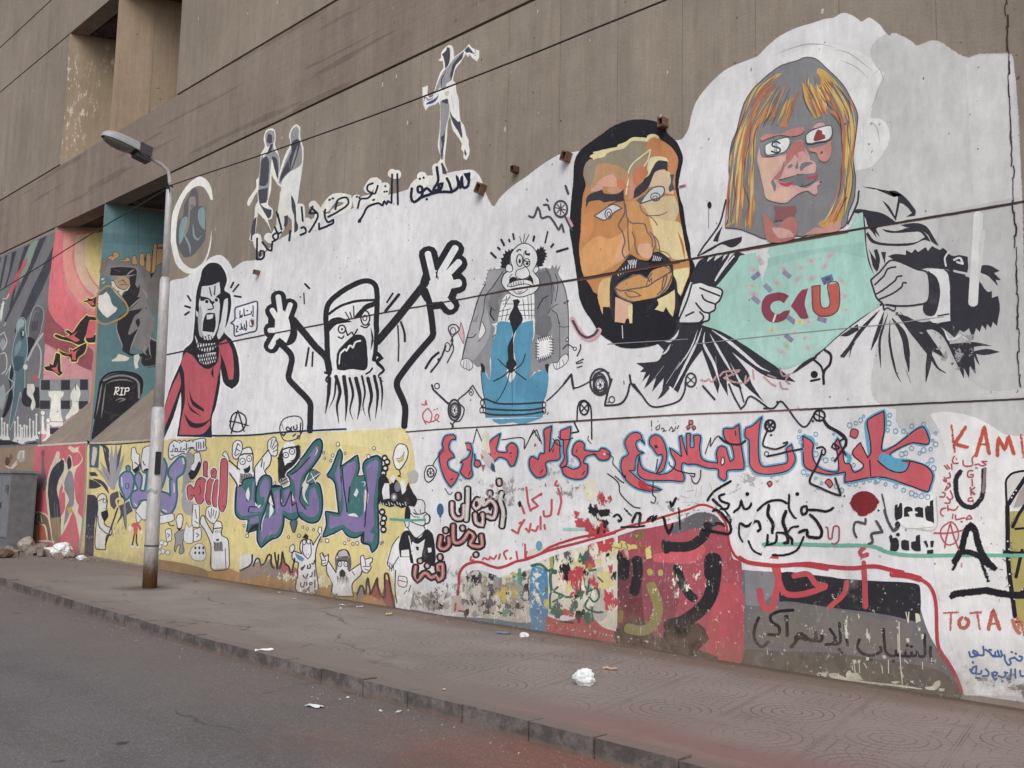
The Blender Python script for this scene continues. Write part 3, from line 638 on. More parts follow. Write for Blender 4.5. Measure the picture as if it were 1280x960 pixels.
for s, w_ in (('300 480 250 580 200 740 160 880 112 1085', 6), ('440 380 360 500 300 580 285 700 260 800 250 900', 5), ('905 440 940 530 962 680 965 900 962 1080', 5), ('780 350 820 440 835 560 830 640', 4), ('860 400 880 480 860 620', 5), ('835 460 850 540', 4), ('715 680 760 600 800 575', 7), ('350 670 340 720 370 770', 10), ('890 820 930 825 970 820', 4), ('160 910 200 905 225 880', 6), ('895 780 895 1100', 3), ('945 640 925 632 968 612', 5), ('800 715 830 670 880 640', 4), ('830 690 870 720 890 800', 5), ('340 660 370 690 385 690', 4), ('280 480 300 490', 5)): L('#2f2e35', w_, s)
P(W, '275 780 300 860 258 920 245 900'); L(K, 4, '275 780 300 860 245 940')
P(W, '385 810 410 850 365 890'); L(K, 4, '385 815 410 850 360 905')
P('#dddbe0', '715 925 832 890 825 1040 715 1085')
for i in range(7):
    L(K, 5, f'{722+i*16} {905-i*3} {732+i*16} {940-i*4}'); L(K, 5, f'{722+i*15} {1070-i*5} {732+i*15} {1108-i*6}')
for i in range(6): L(K, 5, f'{700} {955+i*22} {728} {958+i*22}'); L(K, 5, f'815 {920+i*22} 845 {925+i*22}')
sub('hand')
OL(W, K, 4, '105 1090 150 1075 185 1095 200 1140 172 1170 150 1160 125 1150 105 1130')
for s in ('130 1090 125 1145', '150 1085 152 1160', '168 1090 172 1168'): L(K, 3, s)
sub('hand')
OL(W, K, 4, '840 1110 880 1105 905 1065 945 1040 965 1070 950 1110 900 1150 860 1160')
for s in ('875 1110 868 1155', '895 1100 890 1150', '915 1085 930 1125'): L(K, 3, s)
sub('trousers')
P('#4b8fae', '400 790 450 780 512 790 520 850 500 960 480 1120 470 1210 500 1270 540 1210 545 1120 525 960 560 820 600 790 680 770 685 880 668 960 665 1080 650 1240 700 1190 740 1175 800 1145 805 1250 785 1380 765 1420 760 1545 310 1550 290 1410 270 1250 262 1180 282 1130 300 1190 330 1250 345 1190 345 1060 355 960 385 870')
P('#4688a7', '560 1220 640 1240 700 1250 790 1280 770 1400 700 1410 600 1400 540 1330'); P('#4688a7', '310 1470 500 1460 500 1545 315 1545')
L('#2c2b33', 7, '400 1080 450 1130 512 1170 590 1120 620 1040'); L('#2c2b33', 8, '365 1258 440 1220 510 1165 560 1200 625 1245'); L('#2c2b33', 6, '495 1180 470 1280 420 1380 370 1440'); E('#2c2b33', 508, 1170, 16, 20); L('#2c5f78', 4, '512 1190 516 1460')
P('#2c2b33', '262 1110 290 1130 300 1190 270 1185'); P('#2c2b33', '775 1125 808 1118 802 1200 785 1170')
L('#33323a', 5, '265 1180 275 1300 295 1420 305 1550')
P('#4b8fae', '350 1562 400 1560 760 1548 700 1570 640 1590 600 1605 560 1598 520 1585 480 1592 420 1600 380 1588')
sub('tie')
P('#d9d8dd', '440 600 480 560 590 580 660 540 690 560 690 760 600 765 560 670 520 680 470 775 400 770 425 640')
for s in ('430 620 500 590', '440 640 520 640', '410 700 500 680', '405 740 490 725', '560 650 690 640', '575 690 690 690', '590 730 690 735', '470 580 460 660', '600 600 620 760', '640 580 650 760', '445 690 430 770', '480 690 460 775', '665 570 672 760', '500 570 440 690'): L('#2c2b33', 4, s)
P('#2b2a30', '520 610 560 600 580 620 560 660 600 760 560 830 525 900 530 1080 550 1120 500 1190 465 1130 482 1080 480 980 520 880 500 790 490 740 525 660')
sub('head')
OL('#d5d3d9', K, 6, '500 300 505 240 550 180 605 155 660 170 705 220 718 280 705 330 690 380 730 440 730 500 690 550 640 570 580 585 520 570 460 520 430 470 445 410 480 380 520 360')
P(K, '520 355 430 352 418 340 430 330 420 300 435 300 420 275 445 268 440 240 460 240 455 210 480 222 485 200 505 215 510 195 530 205 540 185 505 235 495 300 508 340'); P(K, '706 215 720 195 730 205 745 172 752 190 768 182 768 205 785 205 775 225 795 235 782 250 797 260 775 270 785 285 768 290 772 310 755 315 765 335 735 340 720 345 706 325 720 280')
OL('#d5d3d9', K, 5, '460 370 470 330 490 322 515 340 515 375 490 385'); OL('#d5d3d9', K, 5, '680 375 700 345 728 350 720 380 700 395')
E(W, 575, 292, 25, 48); E(K, 575, 292, 25, 48, 7); E(K, 575, 298, 10, 18); E(W, 632, 310, 25, 33); E(K, 632, 310, 25, 33, 6); E(K, 635, 318, 13, 12); L(K, 7, '610 295 655 305'); L(K, 9, '552 220 570 205 585 210'); P(K, '615 215 630 210 630 235 660 232 655 255 618 245')
OL('#dddbe0', K, 5, '540 400 555 370 585 360 620 345 640 360 655 400 640 425 600 440 555 430')
P(K, '490 470 500 430 540 425 560 440 610 440 650 425 655 400 680 440 685 480 650 450 600 445 540 450 500 490'); P(W, '475 495 500 470 560 450 620 445 660 455 685 480 680 495 620 480 560 485 510 500'); L(K, 5, '475 497 510 502 560 488 620 480 680 495'); L(K, 5, '475 495 500 470 560 450 620 445 665 458 685 485')
for x in range(505, 620, 20): L(K, 4, f'{x} {470-(x-505)*.15} {x+4} {498-(x-505)*.12}')
L(K, 5, '530 540 560 560 610 545 640 520'); L(K, 4, '560 540 575 548 590 536'); L(K, 4, '590 150 575 100'); L(K, 4, '605 150 615 80'); L(K, 4, '615 150 650 85'); L(K, 5, '445 400 430 470 460 520'); L(K, 4, '515 400 490 430'); L(K,4,'610 220 606 330')
sub('motion_line')
for s, w_ in (('345 230 385 270', 14), ('400 188 418 205', 13), ('428 125 450 170', 14), ('490 125 496 142', 12), ('522 78 530 122', 12), ('692 98 684 135', 13), ('800 62 778 150', 10), ('845 160 826 185', 13), ('872 222 960 195', 14), ('1025 1110 1085 1080', 7), ('1030 1120 1080 1105', 6), ('1035 1150 1075 1135', 7), ('1060 965 1062 1000 1035 1055', 8)): L(K, w_, s)
OL(W, K, 5, '945 920 960 905 962 935 948 940'); OL(W, K, 5, '1008 985 1028 990 1022 1010 1005 1005'); L(K, 6, '920 1000 960 965 1005 990')
part('cable_coil', 'painted black cable looping round the bound feet', 2)
for s in ('270 1410 300 1400 400 1435 520 1440 650 1435 770 1425', '270 1460 330 1480 500 1490 650 1488 775 1470', '290 1510 350 1525 500 1528 640 1522 770 1500'): L('#34333b', 15, s)
for x, y in ((275, 1430), (270, 1490), (770, 1445), (770, 1495)): E('#34333b', x, y, 14, 22, 6)
L('#34333b', 9, '790 1415 850 1365 940 1270 985 1210 1015 1310 1150 1250 1180 1200 1240 1175 1290 1190'); L('#34333b', 8, '280 1410 240 1360 200 1290 150 1350 80 1415 130 1480 100 1570 50 1585 30 1640')
L('#34333b', 9, '45 1620 20 1590')
for x, y, a, b_ in ((55, 1490, 36, 62), (1220, 1290, 54, 74)): E('#3d3c44', x, y, a*1.15, b_*1.08); E(W, x, y, a*.72, b_*.7); E('#3d3c44', x, y, a*.6, b_*.6, 5); E('#3d3c44', x, y, a*.2, b_*.2); [L('#3d3c44', 4, f'{x-a*.55*cos(t)} {y-b_*.55*sin(t)} {x+a*.55*cos(t)} {y+b_*.55*sin(t)}') for t in (0, pi/3, 2*pi/3)]
E('#34333b', 187, 1345, 17, 26, 5); E('#34333b', 187, 1345, 7, 9)
OL('#c9a3a6', '#5b5056', 4, '105 785 90 850 80 860 125 960 132 900 120 830'); L('#45444c', 8, '10 1010 40 930 15 870 5 830 30 805 70 810 90 845 70 870 40 900 30 940'); E('#45444c', 42, 855, 22, 28, 5); E('#45444c', -3, 985, 22, 36, 6)
L('#45444c', 8, '-5 1110 40 1020 45 980 25 930')
T(500, 480); L('#34333b', 9, '230 -190 200 -120 155 -60'); L('#34333b', 8, '160 5 170 30 250 105'); E(K, 186, 10, 12, 14, 4)
E('#3d3c44', 273, 130, 30, 52, 10)
T(640, 480)
L(K, 6, '400 275 398 150 390 105 365 82 340 90 328 125 325 185 312 190 335 238 300 245'); E(K, 362, 120, 22, 34, 7); L(K, 5, '345 100 380 140'); L(K, 5, '380 100 345 140')
L('#34333b', 8, '500 -25 480 40 465 108 540 100 575 60 590 0'); E(K, 500, 78, 14, 16, 4); E(K, 482, 92, 4)
L('#34333b', 7, '610 0 650 55 700 112 780 105 840 80 865 30 868 -10'); L('#34333b', 8, '955 10 1015 78'); P('#3d3c44', '770 0 730 75 755 60 790 20')
L('#34333b', 7, '1085 0 1110 60 1145 125 1165 105 1195 62 1280 118 1290 122'); L('#34333b', 6, '1135 0 1160 90')
T(960, 480)
L('#34333b', 9, '-20 122 30 120 70 88 175 213 235 150'); E(K, 48, 90, 6); E(K, 258, 158, 28, 26, 8); L(K, 5, '240 150 276 168'); L(K, 5, '258 136 258 182'); L(K, 7, '280 185 300 215 345 240 385 275 395 300 378 325 360 350'); E(K, 226, 186, 6)
E(K, 14, 208, 24, 28, 7); L(K, 4, '0 195 28 220'); L(K, 4, '28 195 0 220'); E(K, 18, 255, 5)
T(640, 240)
for x, y, r in ((245, 85, 32),): E('#4a4a52', x, y, r+6, r+14); E(W, x, y, r-4, r+2); [L('#4a4a52', 5, f'{x-r*.8*cos(t)} {y-r*.9*sin(t)} {x+r*.8*cos(t)} {y+r*.9*sin(t)}') for t in (.2, .85, 1.6, 2.4)]
L('#c39aa2', 16, '280 130 300 170'); L('#4a4a52', 10, '268 125 300 190'); L('#4a4a52', 8, '85 120 110 125 130 75 140 95 150 130 190 125 235 190 250 160 260 200'); L('#4a4a52', 8, '160 65 180 65 190 90'); L('#4a4a52', 6, '174 35 182 45')
L('#c79aa0', 28, '302 635 340 700 380 735 420 720 436 690'); L('#45444c', 13, '306 645 340 705 375 728 410 715 430 690')
L('#34333b', 8, '260 960 298 910 310 985'); 
E('#3d3c44', 442, 950, 50, 66, 8); E('#3d3c44', 440, 950, 30, 42, 10); E('#3d3c44', 896, 940, 26, 34, 7); L(K, 4, '880 925 912 955'); L(K, 4, '912 925 880 955'); L('#34333b', 8, '590 915 600 960 650 1015')
L('#8d4f54', 4, '560 945 562 960')
# ================================================================ big orange face with black outline
part('painted_big_face', 'large painted orange bearded man face ringed with black', 1)
T(700, 140, 6.4)
P('#232228', '76 950 85 760 105 560 115 400 160 310 250 235 330 180 420 115 520 75 600 60 700 62 790 85 840 130 870 180 930 235 965 300 985 380 965 480 950 580 960 680 985 760 1000 860 1015 960 1040 1060 1050 1160 1080 1230 1070 1290 1020 1420 980 1520 950 1640 960 1700 900 1780 830 1830 740 1870 600 1890 480 1880 400 1830 320 1770 250 1660 190 1570 150 1440 135 1330 115 1190 90 1030')
sub('skin'); A_.feather = 16/6.4*1
P('#bd8044', '172 960 180 780 195 650 215 590 195 500 205 430 235 390 270 380 250 358 330 330 370 325 470 290 580 220 690 215 720 185 770 190 800 225 880 280 930 350 940 400 920 490 915 600 935 700 955 850 975 960 1000 1100 1025 1190 1030 1290 1000 1370 965 1470 930 1360 900 1200 860 1160 740 1120 700 1180 560 1160 480 1230 420 1290 400 1380 410 1560 330 1560 310 1460 270 1430 240 1370 200 1320 175 1220 160 1100')
P('#8f8672', '200 500 205 430 235 392 290 388 260 362 370 330 480 300 580 225 690 225 700 290 640 350 590 410 560 460 540 480 470 420 370 415 300 430 260 540 230 600 215 560')
P('#d9cf94', '240 355 275 340 270 325 310 320 330 312 380 302 460 285 470 268 530 245 580 212 640 210 700 215 705 192 760 183 785 200 795 225 760 205 730 235 700 230 580 225 540 255 520 280 470 295 400 312 370 330 355 352 290 365 265 378 268 360')
P('#c07e4c', '700 260 740 210 790 225 880 285 925 350 935 400 922 480 880 490 865 430 840 380 780 362 730 370 700 420')
P('#a78a6b', '560 470 600 400 660 350 725 300 720 350 690 420 640 500 600 540 560 600'); L('#d8cfae', 8, '725 300 705 380 650 470 625 520'); L('#d8cfae', 8, '540 500 570 430 620 380 725 298'); L('#d8cfae', 9, '548 480 545 560 528 660')
P('#d6cfa0', '700 480 715 400 735 370 790 362 850 375 862 400 800 400 770 420 740 490 690 535 660 560 650 540 690 510')
P('#b98b62', '300 430 370 418 480 450 545 500 530 570 430 560 330 560 250 610 280 520'); P('#d39c83', '330 540 420 500 460 560 450 600 350 590 290 600'); P('#c88f70', '390 610 500 600 500 640 430 650 385 630'); P('#cf9a86', '245 630 300 590 340 600 320 625')
P('#c6794a', '460 540 510 560 520 620 470 600'); P('#c98a78', '560 600 585 520 610 560 590 620 575 690 555 700'); P('#c3764a', '600 470 640 450 680 440 700 490 660 540 610 590 590 540')
P('#d3b795', '700 600 740 500 780 465 850 470 880 500 900 560 905 650 840 640 830 600 760 590'); P('#cdb78a', '640 760 700 720 850 680 915 680 945 780 900 900 720 860'); P('#d8c48c', '720 850 900 880 960 900 990 1050 1020 1190 880 1160 800 1100 760 1000 700 900')
P('#dbcf98', '905 1270 1030 1250 1025 1300 990 1390 965 1460 930 1400'); P('#cf9455', '180 1100 300 1000 400 1020 520 960 560 900 590 1000 560 1100 500 1180 400 1240 250 1320 190 1280 170 1180'); P('#d39a6e', '505 1000 515 1070 520 1150 470 1190 420 1210 470 1090')
P('#c78d50', '520 730 610 720 690 800 720 900 745 1000 740 1090 690 1110 640 1060 610 960 560 880 530 800'); P('#d3a07d', '640 1060 720 1060 735 1130 720 1160 680 1165 630 1110'); P('#c98646', '200 830 270 800 260 950 200 1050 175 1000'); L('#b9653a', 18, '945 960 980 1060 1000 1180', 2)
P('#d3ad70', '330 1360 400 1330 410 1560 350 1620 330 1560 310 1470')
A_.feather = 0
br = random.Random(21)
def drybrush(cols, x0, y0, x1, y1, n, dx, dy, w0=5, w1=14):
    for _ in range(n):
        x = br.uniform(x0, x1); y = br.uniform(y0, y1); l = br.uniform(.5, 1.2)
        L(br.choice(cols), br.uniform(w0, w1)*2.4, f'{x} {y} {x+dx*l*.5+br.uniform(-8, 8)} {y+dy*l*.5} {x+dx*l} {y+dy*l}', 2, spray=True)
sub('eye')
OL('#c6c5cb', '#55525b', 7, '275 832 310 810 420 742 498 770 440 800 385 850 350 865')
E('#5a5861', 390, 815, 28, 40, 7); E('#5a5861', 392, 818, 13, 18, 6); L('#55525b', 6, '390 745 450 720 520 705')
OL('#c6c5cb', '#55525b', 8, '640 735 690 660 750 605 820 598 838 630 810 680 730 705')
E('#5a5861', 765, 680, 38, 32, 7); E('#5a5861', 762, 690, 18, 18, 6)
P('#5f5b62', '610 705 690 655 640 735'); P('#53525a', '880 500 915 500 905 560 920 620 880 640 870 610 890 560')
sub('eyebrow')
P('#3a3942', '210 780 212 700 235 660 335 622 350 648 410 658 470 650 510 618 515 710 420 712 350 722 320 705 240 715 220 740'); P('#3a3942', '590 690 600 620 660 560 680 530 715 505 730 470 765 410 790 388 862 395 862 480 840 460 785 468 755 490 710 600 640 665')
sub('nose')
for s, w_ in (('515 720 520 800 490 860 470 910 500 960 520 1030 510 1080', 9), ('525 740 540 850 580 890 620 890 680 900 700 960 735 1010 740 1080', 8), ('545 850 545 960 550 1040 555 1110', 8), ('580 960 600 1020 605 1080 625 1140', 8), ('515 1060 500 1120 520 1170 560 1140', 9), ('640 745 665 800 740 850 780 905', 6), ('690 830 800 825 860 800', 5), ('720 960 770 1010 790 1050 800 1110', 8), ('750 1000 770 1050 745 1120', 7), ('800 1110 860 1130 890 1170', 5)): L('#6b5f60', w_, s)
sub('mouth')
P('#c08c4e', '440 1410 480 1370 600 1300 700 1330 740 1270 820 1240 880 1230 905 1290 880 1390 830 1450 760 1490 660 1520 560 1520 480 1480'); P('#c9924f', '540 1430 700 1400 830 1300 900 1270 895 1330 820 1440 700 1510 600 1515')
for s, w_ in (('440 1410 490 1430 560 1420 700 1395 770 1350 870 1290 905 1270', 9), ('440 1410 470 1470 560 1515 660 1520 780 1480 860 1400 905 1290', 10), ('440 1410 480 1365 570 1320 640 1300 700 1330 740 1290', 8), ('520 1440 560 1480 650 1470 600 1440 540 1432', 7), ('690 1395 712 1330 715 1360 735 1325 735 1380', 6), ('780 1460 830 1410 860 1310 835 1320 815 1420', 8), ('820 1230 870 1250 890 1290', 7)): L('#5d565b', w_, s)
sub('beard')
P('#33323a', '520 1190 570 1140 620 1170 660 1200 720 1210 700 1280 705 1270 690 1285 620 1260 560 1290 480 1340 440 1400 430 1470 440 1600 430 1660 420 1680 405 1600 400 1400 420 1310 470 1250')
P('#33323a', '740 1125 800 1120 880 1180 905 1230 910 1300 935 1360 945 1480 960 1560 905 1640 890 1640 920 1560 920 1420 900 1300 870 1230 800 1180 740 1190')
for i in range(8): L('#c9c6cc', 5, f'{470+i*19} {1310-i*9} {460+i*22} {1280-i*14}'); 
for i in range(5): L('#c9c6cc', 5, f'{560+i*12} {1220} {548+i*12} {1190-i*2}'); L('#c9c6cc', 5, f'{745+i*14} {1190} {755+i*14} {1150+i*4}')
P('#232228', '190 1330 250 1400 270 1440 295 1470 310 1550 330 1600 345 1620 345 1560 400 1560 420 1660 430 1700 440 1690 470 1690 490 1700 545 1650 560 1690 580 1700 580 1520 790 1480 790 1530 770 1560 760 1570 830 1600 860 1570 890 1620 960 1640 900 1780 830 1830 740 1870 600 1890 480 1880 400 1830 320 1770 250 1660 190 1570 150 1440')
P('#cfa489', '445 1480 540 1520 580 1540 580 1690 545 1650 530 1660 520 1690 440 1680'); P('#d6c58b', '545 1560 580 1540 580 1690 560 1690')
P('#d8c890', '780 1500 860 1460 920 1420 922 1540 905 1640 880 1610 850 1560 830 1600 760 1580 790 1540'); L('#c9c8cc', 5, '500 1710 505 1810')
T(640, 240); P(K, '840 930 845 925 848 940'); 
T(700, 140, 6.4); E('#26252b', 1198, 745, 17, 28); L('#55545c', 3, '1192 770 1190 930'); L('#c09aa4', 24, '955 600 1005 588'); L('#4a4a52', 10, '960 600 995 592'); L('#45444c', 14, '45 590 68 655')

# ================================================================ blonde woman opening her coat
part('painted_woman', 'painted blonde woman pulling open a black coat over a mint green shirt', 1)
T(640, 240)
HK = '#33333b'
# left arm, lapel and skirts
L(HK, 9, '930 318 960 270 1020 190 1045 140 1070 40'); P(HK, '1020 215 1055 165 1040 210 1030 250 1005 245'); P(HK, '960 298 1050 250 1150 222 1145 250 1100 278 1050 262 1000 290 960 310 925 325')
P(HK, '915 380 935 345 960 330 985 322 975 350 1020 315 1010 345 1062 310 1050 345 1095 295 1075 345 1120 300 1140 302 1180 318 1150 370 1110 430 1060 490 1040 490 960 455 905 455 890 440')
L(W, 7, '1150 320 1165 325 1110 400'); L(W, 6, '1085 330 1040 400 1015 445 1060 380 1110 320'); 
P(HK, '720 750 760 740 800 700 830 660 880 660 925 650 950 640 975 665 1030 665 1130 720 1240 805 1280 840 1420 950 1280 925 1180 860 1100 800 1180 900 1200 960 1260 1050 1160 960 1090 850 1150 985 1100 960 1070 900 1080 1020 1040 950 1030 1010 950 790 880 890 830 1005 790 970 750 1000 760 930 700 1000 720 930 660 985 690 910 650 950 670 900 640 900 660 880 620 855 700 850 735 840 760 790')
for s, w_ in (('950 680 920 760 860 880 800 1000', 12), ('965 700 960 760 1010 860 1040 960', 14), ('990 710 1040 800 1110 920', 12), ('1000 690 1100 760 1230 870 1290 900', 16), ('840 850 770 960', 8), ('760 870 690 960', 6), ('930 690 890 790 820 890', 5), ('1020 820 1020 950', 6), ('795 760 770 800 745 815', 9), ('835 690 820 720 790 745 760 745', 12)): L(W, w_, s, 2)
# right shoulder, sleeve and skirts
T(960, 240)
P(HK, '470 -28 540 -18 600 10 630 25 600 -5 640 -5 690 30 740 95 735 120 690 125 720 105 700 80 675 60 660 55 640 145 570 40 605 70 635 120 650 30 640 10 590 -8 520 -15')
L(HK, 9, '455 -5 445 60 400 160'); P(HK, '420 100 450 85 520 95 580 110 640 150 650 160 580 160 540 185 560 225 535 200 545 230 500 170 480 120'); P(HK, '570 185 640 195 700 180 760 190 790 210 815 250 780 240 720 265 640 270 560 265 515 250 490 210 500 200 530 240 580 255 660 258 740 250 785 225 760 200 720 200 640 205 590 200'); P(HK, '660 165 740 155 790 170 820 210 855 270 820 250 800 215 760 190 700 178')
L(HK, 9, '475 105 485 200 490 280 505 350 525 410'); P(HK, '500 280 510 300 525 370 545 400 555 380 560 330 545 285 530 290 540 340'); P(HK, '565 300 585 360 590 300')
P(HK, '600 320 640 310 690 315 690 290 720 305 735 285 750 300 790 275 800 295 820 270 860 290 875 280 890 290 905 310 930 320 960 315 1000 325 1000 390 985 420 960 440 930 420 905 390 860 385 800 380 740 390 690 370 640 345')
P(HK, '800 390 830 395 850 440 870 490 850 600 820 620 790 615 775 590 780 560 805 540 800 450'); P(HK, '880 385 930 400 985 420 1060 450 1080 480 1100 500 1120 495 1120 530 1150 520 1160 580 1145 670 1125 650 1115 680 1095 660 1090 690 1070 665 1060 700 1040 680 1025 740 1005 680 980 700 960 690 935 730 900 700 870 680 830 665 910 640 905 560 910 460')
P(HK, '910 760 960 755 1020 750 1060 755 1120 770 1060 770 1030 775 1030 795 1100 785 1160 800 1090 815 1040 810 1060 870 1045 850 1030 820 1040 910 1010 870 1005 930 980 880 980 935 940 850 880 730 830 690 790 690 860 790 890 835 800 780 740 720 650 610 690 620 760 650 830 650 900 720'); P(HK, '1050 400 1100 420 1150 470 1140 440 1165 440 1130 405 1160 395 1110 368 1060 370')
L(W, 9, '905 300 885 330 890 370'); L(W, 8, '930 340 960 330 975 360 945 350', 0); L(W, 12, '880 690 910 740 960 720 1000 740', 2); L('#bcb9be', 11, '930 395 1000 410 1060 420')
for s, w_ in (('560 590 470 690 365 830', 15), ('545 600 440 720 405 830', 11), ('580 600 550 700 515 790', 20), ('600 610 560 740 565 880', 12), ('610 640 610 760 640 900 665 950', 12), ('620 630 680 720 700 850 705 900', 30), ('640 600 720 700 800 800 850 880 890 905', 20), ('790 690 810 780 790 950', 26), ('660 600 760 710 880 830', 8), ('690 890 715 955', 12)): L(HK, w_, s, 2)
L(HK, 8, '570 560 520 590 360 710 240 820'); P(HK, '450 660 455 690 400 720 360 720 420 680'); P(HK, '360 820 405 770 440 750 380 830'); P(HK, '240 818 180 850 115 910 140 900 245 830')
sub('shirt')
P('#9cc9bd', '-30 455 -15 400 0 360 10 320 0 290 30 265 200 235 390 190 450 110 475 102 480 170 490 280 505 360 530 420 520 470 550 530 560 570 450 640 360 710 270 790 180 850 110 880 60 880 0 845 -110 770 -230 700 -330 665 -310 645 -290 620 -290 580 -260 540 -270 490 -230 440 -150 340 -140 320 -60 302')
P('#92bfb5', '0 330 200 290 480 250 485 330 300 300 100 350 0 380'); P('#a4cec3', '-100 700 50 690 360 690 260 780 150 850 80 870 0 830')
sub('bank_note')
for x, y, a, c in ((78, 385, .8, '#b9b3bb'), (95, 412, .7, '#8d86a6'), (165, 380, .4, '#b7b9b9'), (215, 345, .2, '#bdb7bb'), (310, 320, -.8, '#b9b3b9'), (285, 370, -.9, '#b5b0b6'), (145, 440, -.9, '#b7b1b6'), (220, 432, -.5, '#b5b3b4'), (45, 455, .5, '#b4b6b4'), (370, 445, .8, '#b0bab8'), (385, 520, .3, '#b3bcba'), (390, 590, .9, '#b5bdbb'), (118, 640, .7, '#85769f'), (270, 638, .3, '#85769f'), (205, 650, -.8, '#c0c0bd'), (160, 650, .2, '#c5c48f'), (105, 730, .7, '#86809c'), (185, 730, .5, '#b7c2bd'), (200, 778, .3, '#b7c2bd'), (95, 770, 1., '#b4bfae'), (70, 800, .5, '#bab8b8'), (-40, 340, .9, '#bfb9bd'), (-70, 390, .6, '#c0aeb8'), (-60, 420, -.7, '#7f7aa0'), (-80, 470, -.4, '#b5c0b2'), (-70, 510, .4, '#c3aab6'), (20, 690, .2, '#bdc2a0'), (0, 480, .8, '#8590a8'), (-60, 540, .7, '#9088a8'), (135, 700, 1.2, '#bcc4c0')):
    u, v = (cos(a), sin(a)), (-sin(a), cos(a)); P(c, ' '.join(f'{x+u[0]*i*24+v[0]*j*12} {y+u[1]*i*24+v[1]*j*12}' for i, j in ((-1, -1), (1, -1), (1, 1), (-1, 1))), sm=False); E('#9a95a2', x, y, 6, 5, 2)
P('#5f6f92', '265 430 320 410 330 440 280 468'); P('#41557d', '285 432 310 424 315 440 290 448')
sub('lettering', 'lettering CKU on the mint green shirt')
P('#8b3a50', '105 520 85 508 55 502 20 508 -10 520 -30 555 -30 600 -10 635 20 652 60 650 90 635 108 605 112 590 80 596 62 608 40 610 20 595 12 575 20 555 40 545 65 545 80 556'); P('#d8d6d6', '35 610 45 612 30 652 22 650')
P('#8f3855', '115 570 165 495 202 482 185 560 205 630 168 634 140 600')
P('#b5564c', '220 472 262 466 262 540 270 575 290 580 308 570 310 540 300 462 350 455 360 540 350 590 320 615 280 622 245 612 225 580')
L('#6a3038', 4, '220 472 262 466 262 540 270 575 290 580 308 570 310 540 300 462 350 455 360 540 350 590 320 615 280 622 245 612 225 580', closed=True)
T(960, 240)
sub('hand')
OL('#b9b6bb', HK, 9, '515 440 560 400 610 345 660 350 740 385 800 410 803 540 740 565 660 570 610 565 590 565 580 590 575 560 545 530 530 490')
for s in ('535 465 580 420 600 385 640 375', '545 510 590 480 640 440 645 425 670 420', '550 540 620 510 670 475 675 455 692 455'): L(HK, 9, s)
P(W, '795 390 860 385 900 410 910 500 912 645 830 655 800 630 830 620 850 580 862 500 845 430'); L(HK, 6, '850 620 905 610')
OL('#b9b6bb', HK, 5, '580 590 580 565 640 575 630 595 600 580'); 
T(640, 240)
OL('#d6d4da', HK, 9, '900 460 945 452 980 465 1050 490 1040 540 1020 560 1015 590 990 605 985 640 950 650 925 655 840 655 835 640 870 560 890 500')
for s in ('940 480 965 490 1040 520', '950 515 965 540 1015 560', '920 555 940 580 960 600 985 605', '870 620 910 600', '940 600 960 625 945 650'): L(HK, 9, s)
# face and hair
sub('hair')
T(890, 60, 6.4)
HG = '#7e7e81'
OL(HG, '#4c4b52', 6, '130 1370 140 1100 140 900 160 760 200 660 240 500 270 420 330 330 400 260 470 200 560 140 690 100 740 78 800 78 850 100 920 165 1000 240 1060 310 1110 400 1150 480 1168 550 1160 640 1145 760 1130 870 1140 960 1150 1050 1140 1200 1100 1300 1060 1430 900 1460 760 1500 720 1510 580 1490 440 1528 330 1490 220 1450 110 1440')
OR, GO = '#b97a4c', '#c6a04c'
P(GO, '200 690 240 560 280 430 340 330 420 260 500 215 565 202 520 240 430 280 420 330 400 360 500 355 450 385 400 400 360 460 300 560 270 650 260 760 230 740'); P(OR, '250 640 290 480 340 400 420 380 370 440 320 540 280 640'); P('#b5683f', '330 590 390 480 440 440 445 500 400 570 350 610')
P(GO, '850 160 900 180 960 240 1000 310 1040 400 1080 500 1090 600 1050 560 980 500 940 400 890 330 850 310 880 250 840 200'); P('#b4614b', '885 290 940 270 1000 320 1050 440 1085 560 1080 610 1040 520 990 500 940 420'); P(GO, '720 270 760 320 790 280 820 330 870 440 855 565 820 560 770 470 740 390'); P('#b5693f', '830 400 880 370 940 500 900 525 860 510 840 470'); 
P(OR, '940 510 1000 490 1040 540 1050 660 1055 780 1030 620 990 560'); P(GO, '1035 640 1060 760 1100 840 1120 960 1130 1060 1110 1200 1080 1120 1050 1180 1040 960 1050 800'); P(OR, '1090 620 1120 560 1110 400 1130 450 1140 540 1120 640 1115 740 1095 720')
P(OR, '480 600 490 520 550 400 510 520 470 610'); P(OR, '540 630 585 540 620 440 605 560 610 640'); P(GO, '595 540 600 470 635 370 625 440 605 540')
P('#c0944a', '850 1410 920 1340 960 1250 990 1200 1040 1130 1080 1200 1050 1330 1020 1400 900 1440'); P('#bf7d52', '960 1290 1020 1200 1030 1290 1000 1380 930 1400'); P(GO, '1040 1000 1090 1010 1110 1100 1090 1210 1070 1150 1040 1150')
for s, c, w_ in (('330 680 300 830 290 1000 320 1160 300 1380', OR, 30), ('250 720 230 900 200 1000 230 1160 270 1330', OR, 34), ('350 640 340 800 330 960', GO, 14), ('290 760 280 900 250 1060', GO, 12), ('205 1020 220 1120 200 1280 150 1420', GO, 34), ('310 1150 330 1260 290 1420', GO, 30), ('250 1180 275 1290 270 1440', GO, 22), ('160 800 150 900 160 1020', GO, 14), ('200 1300 170 1390 110 1430', GO, 26), ('190 1050 200 1140', '#a4553f', 14), ('240 1230 250 1350', '#a96a3f', 18), ('150 1220 165 1330', GO, 16)): L(c, w_, s, 2)
hr = random.Random(7)
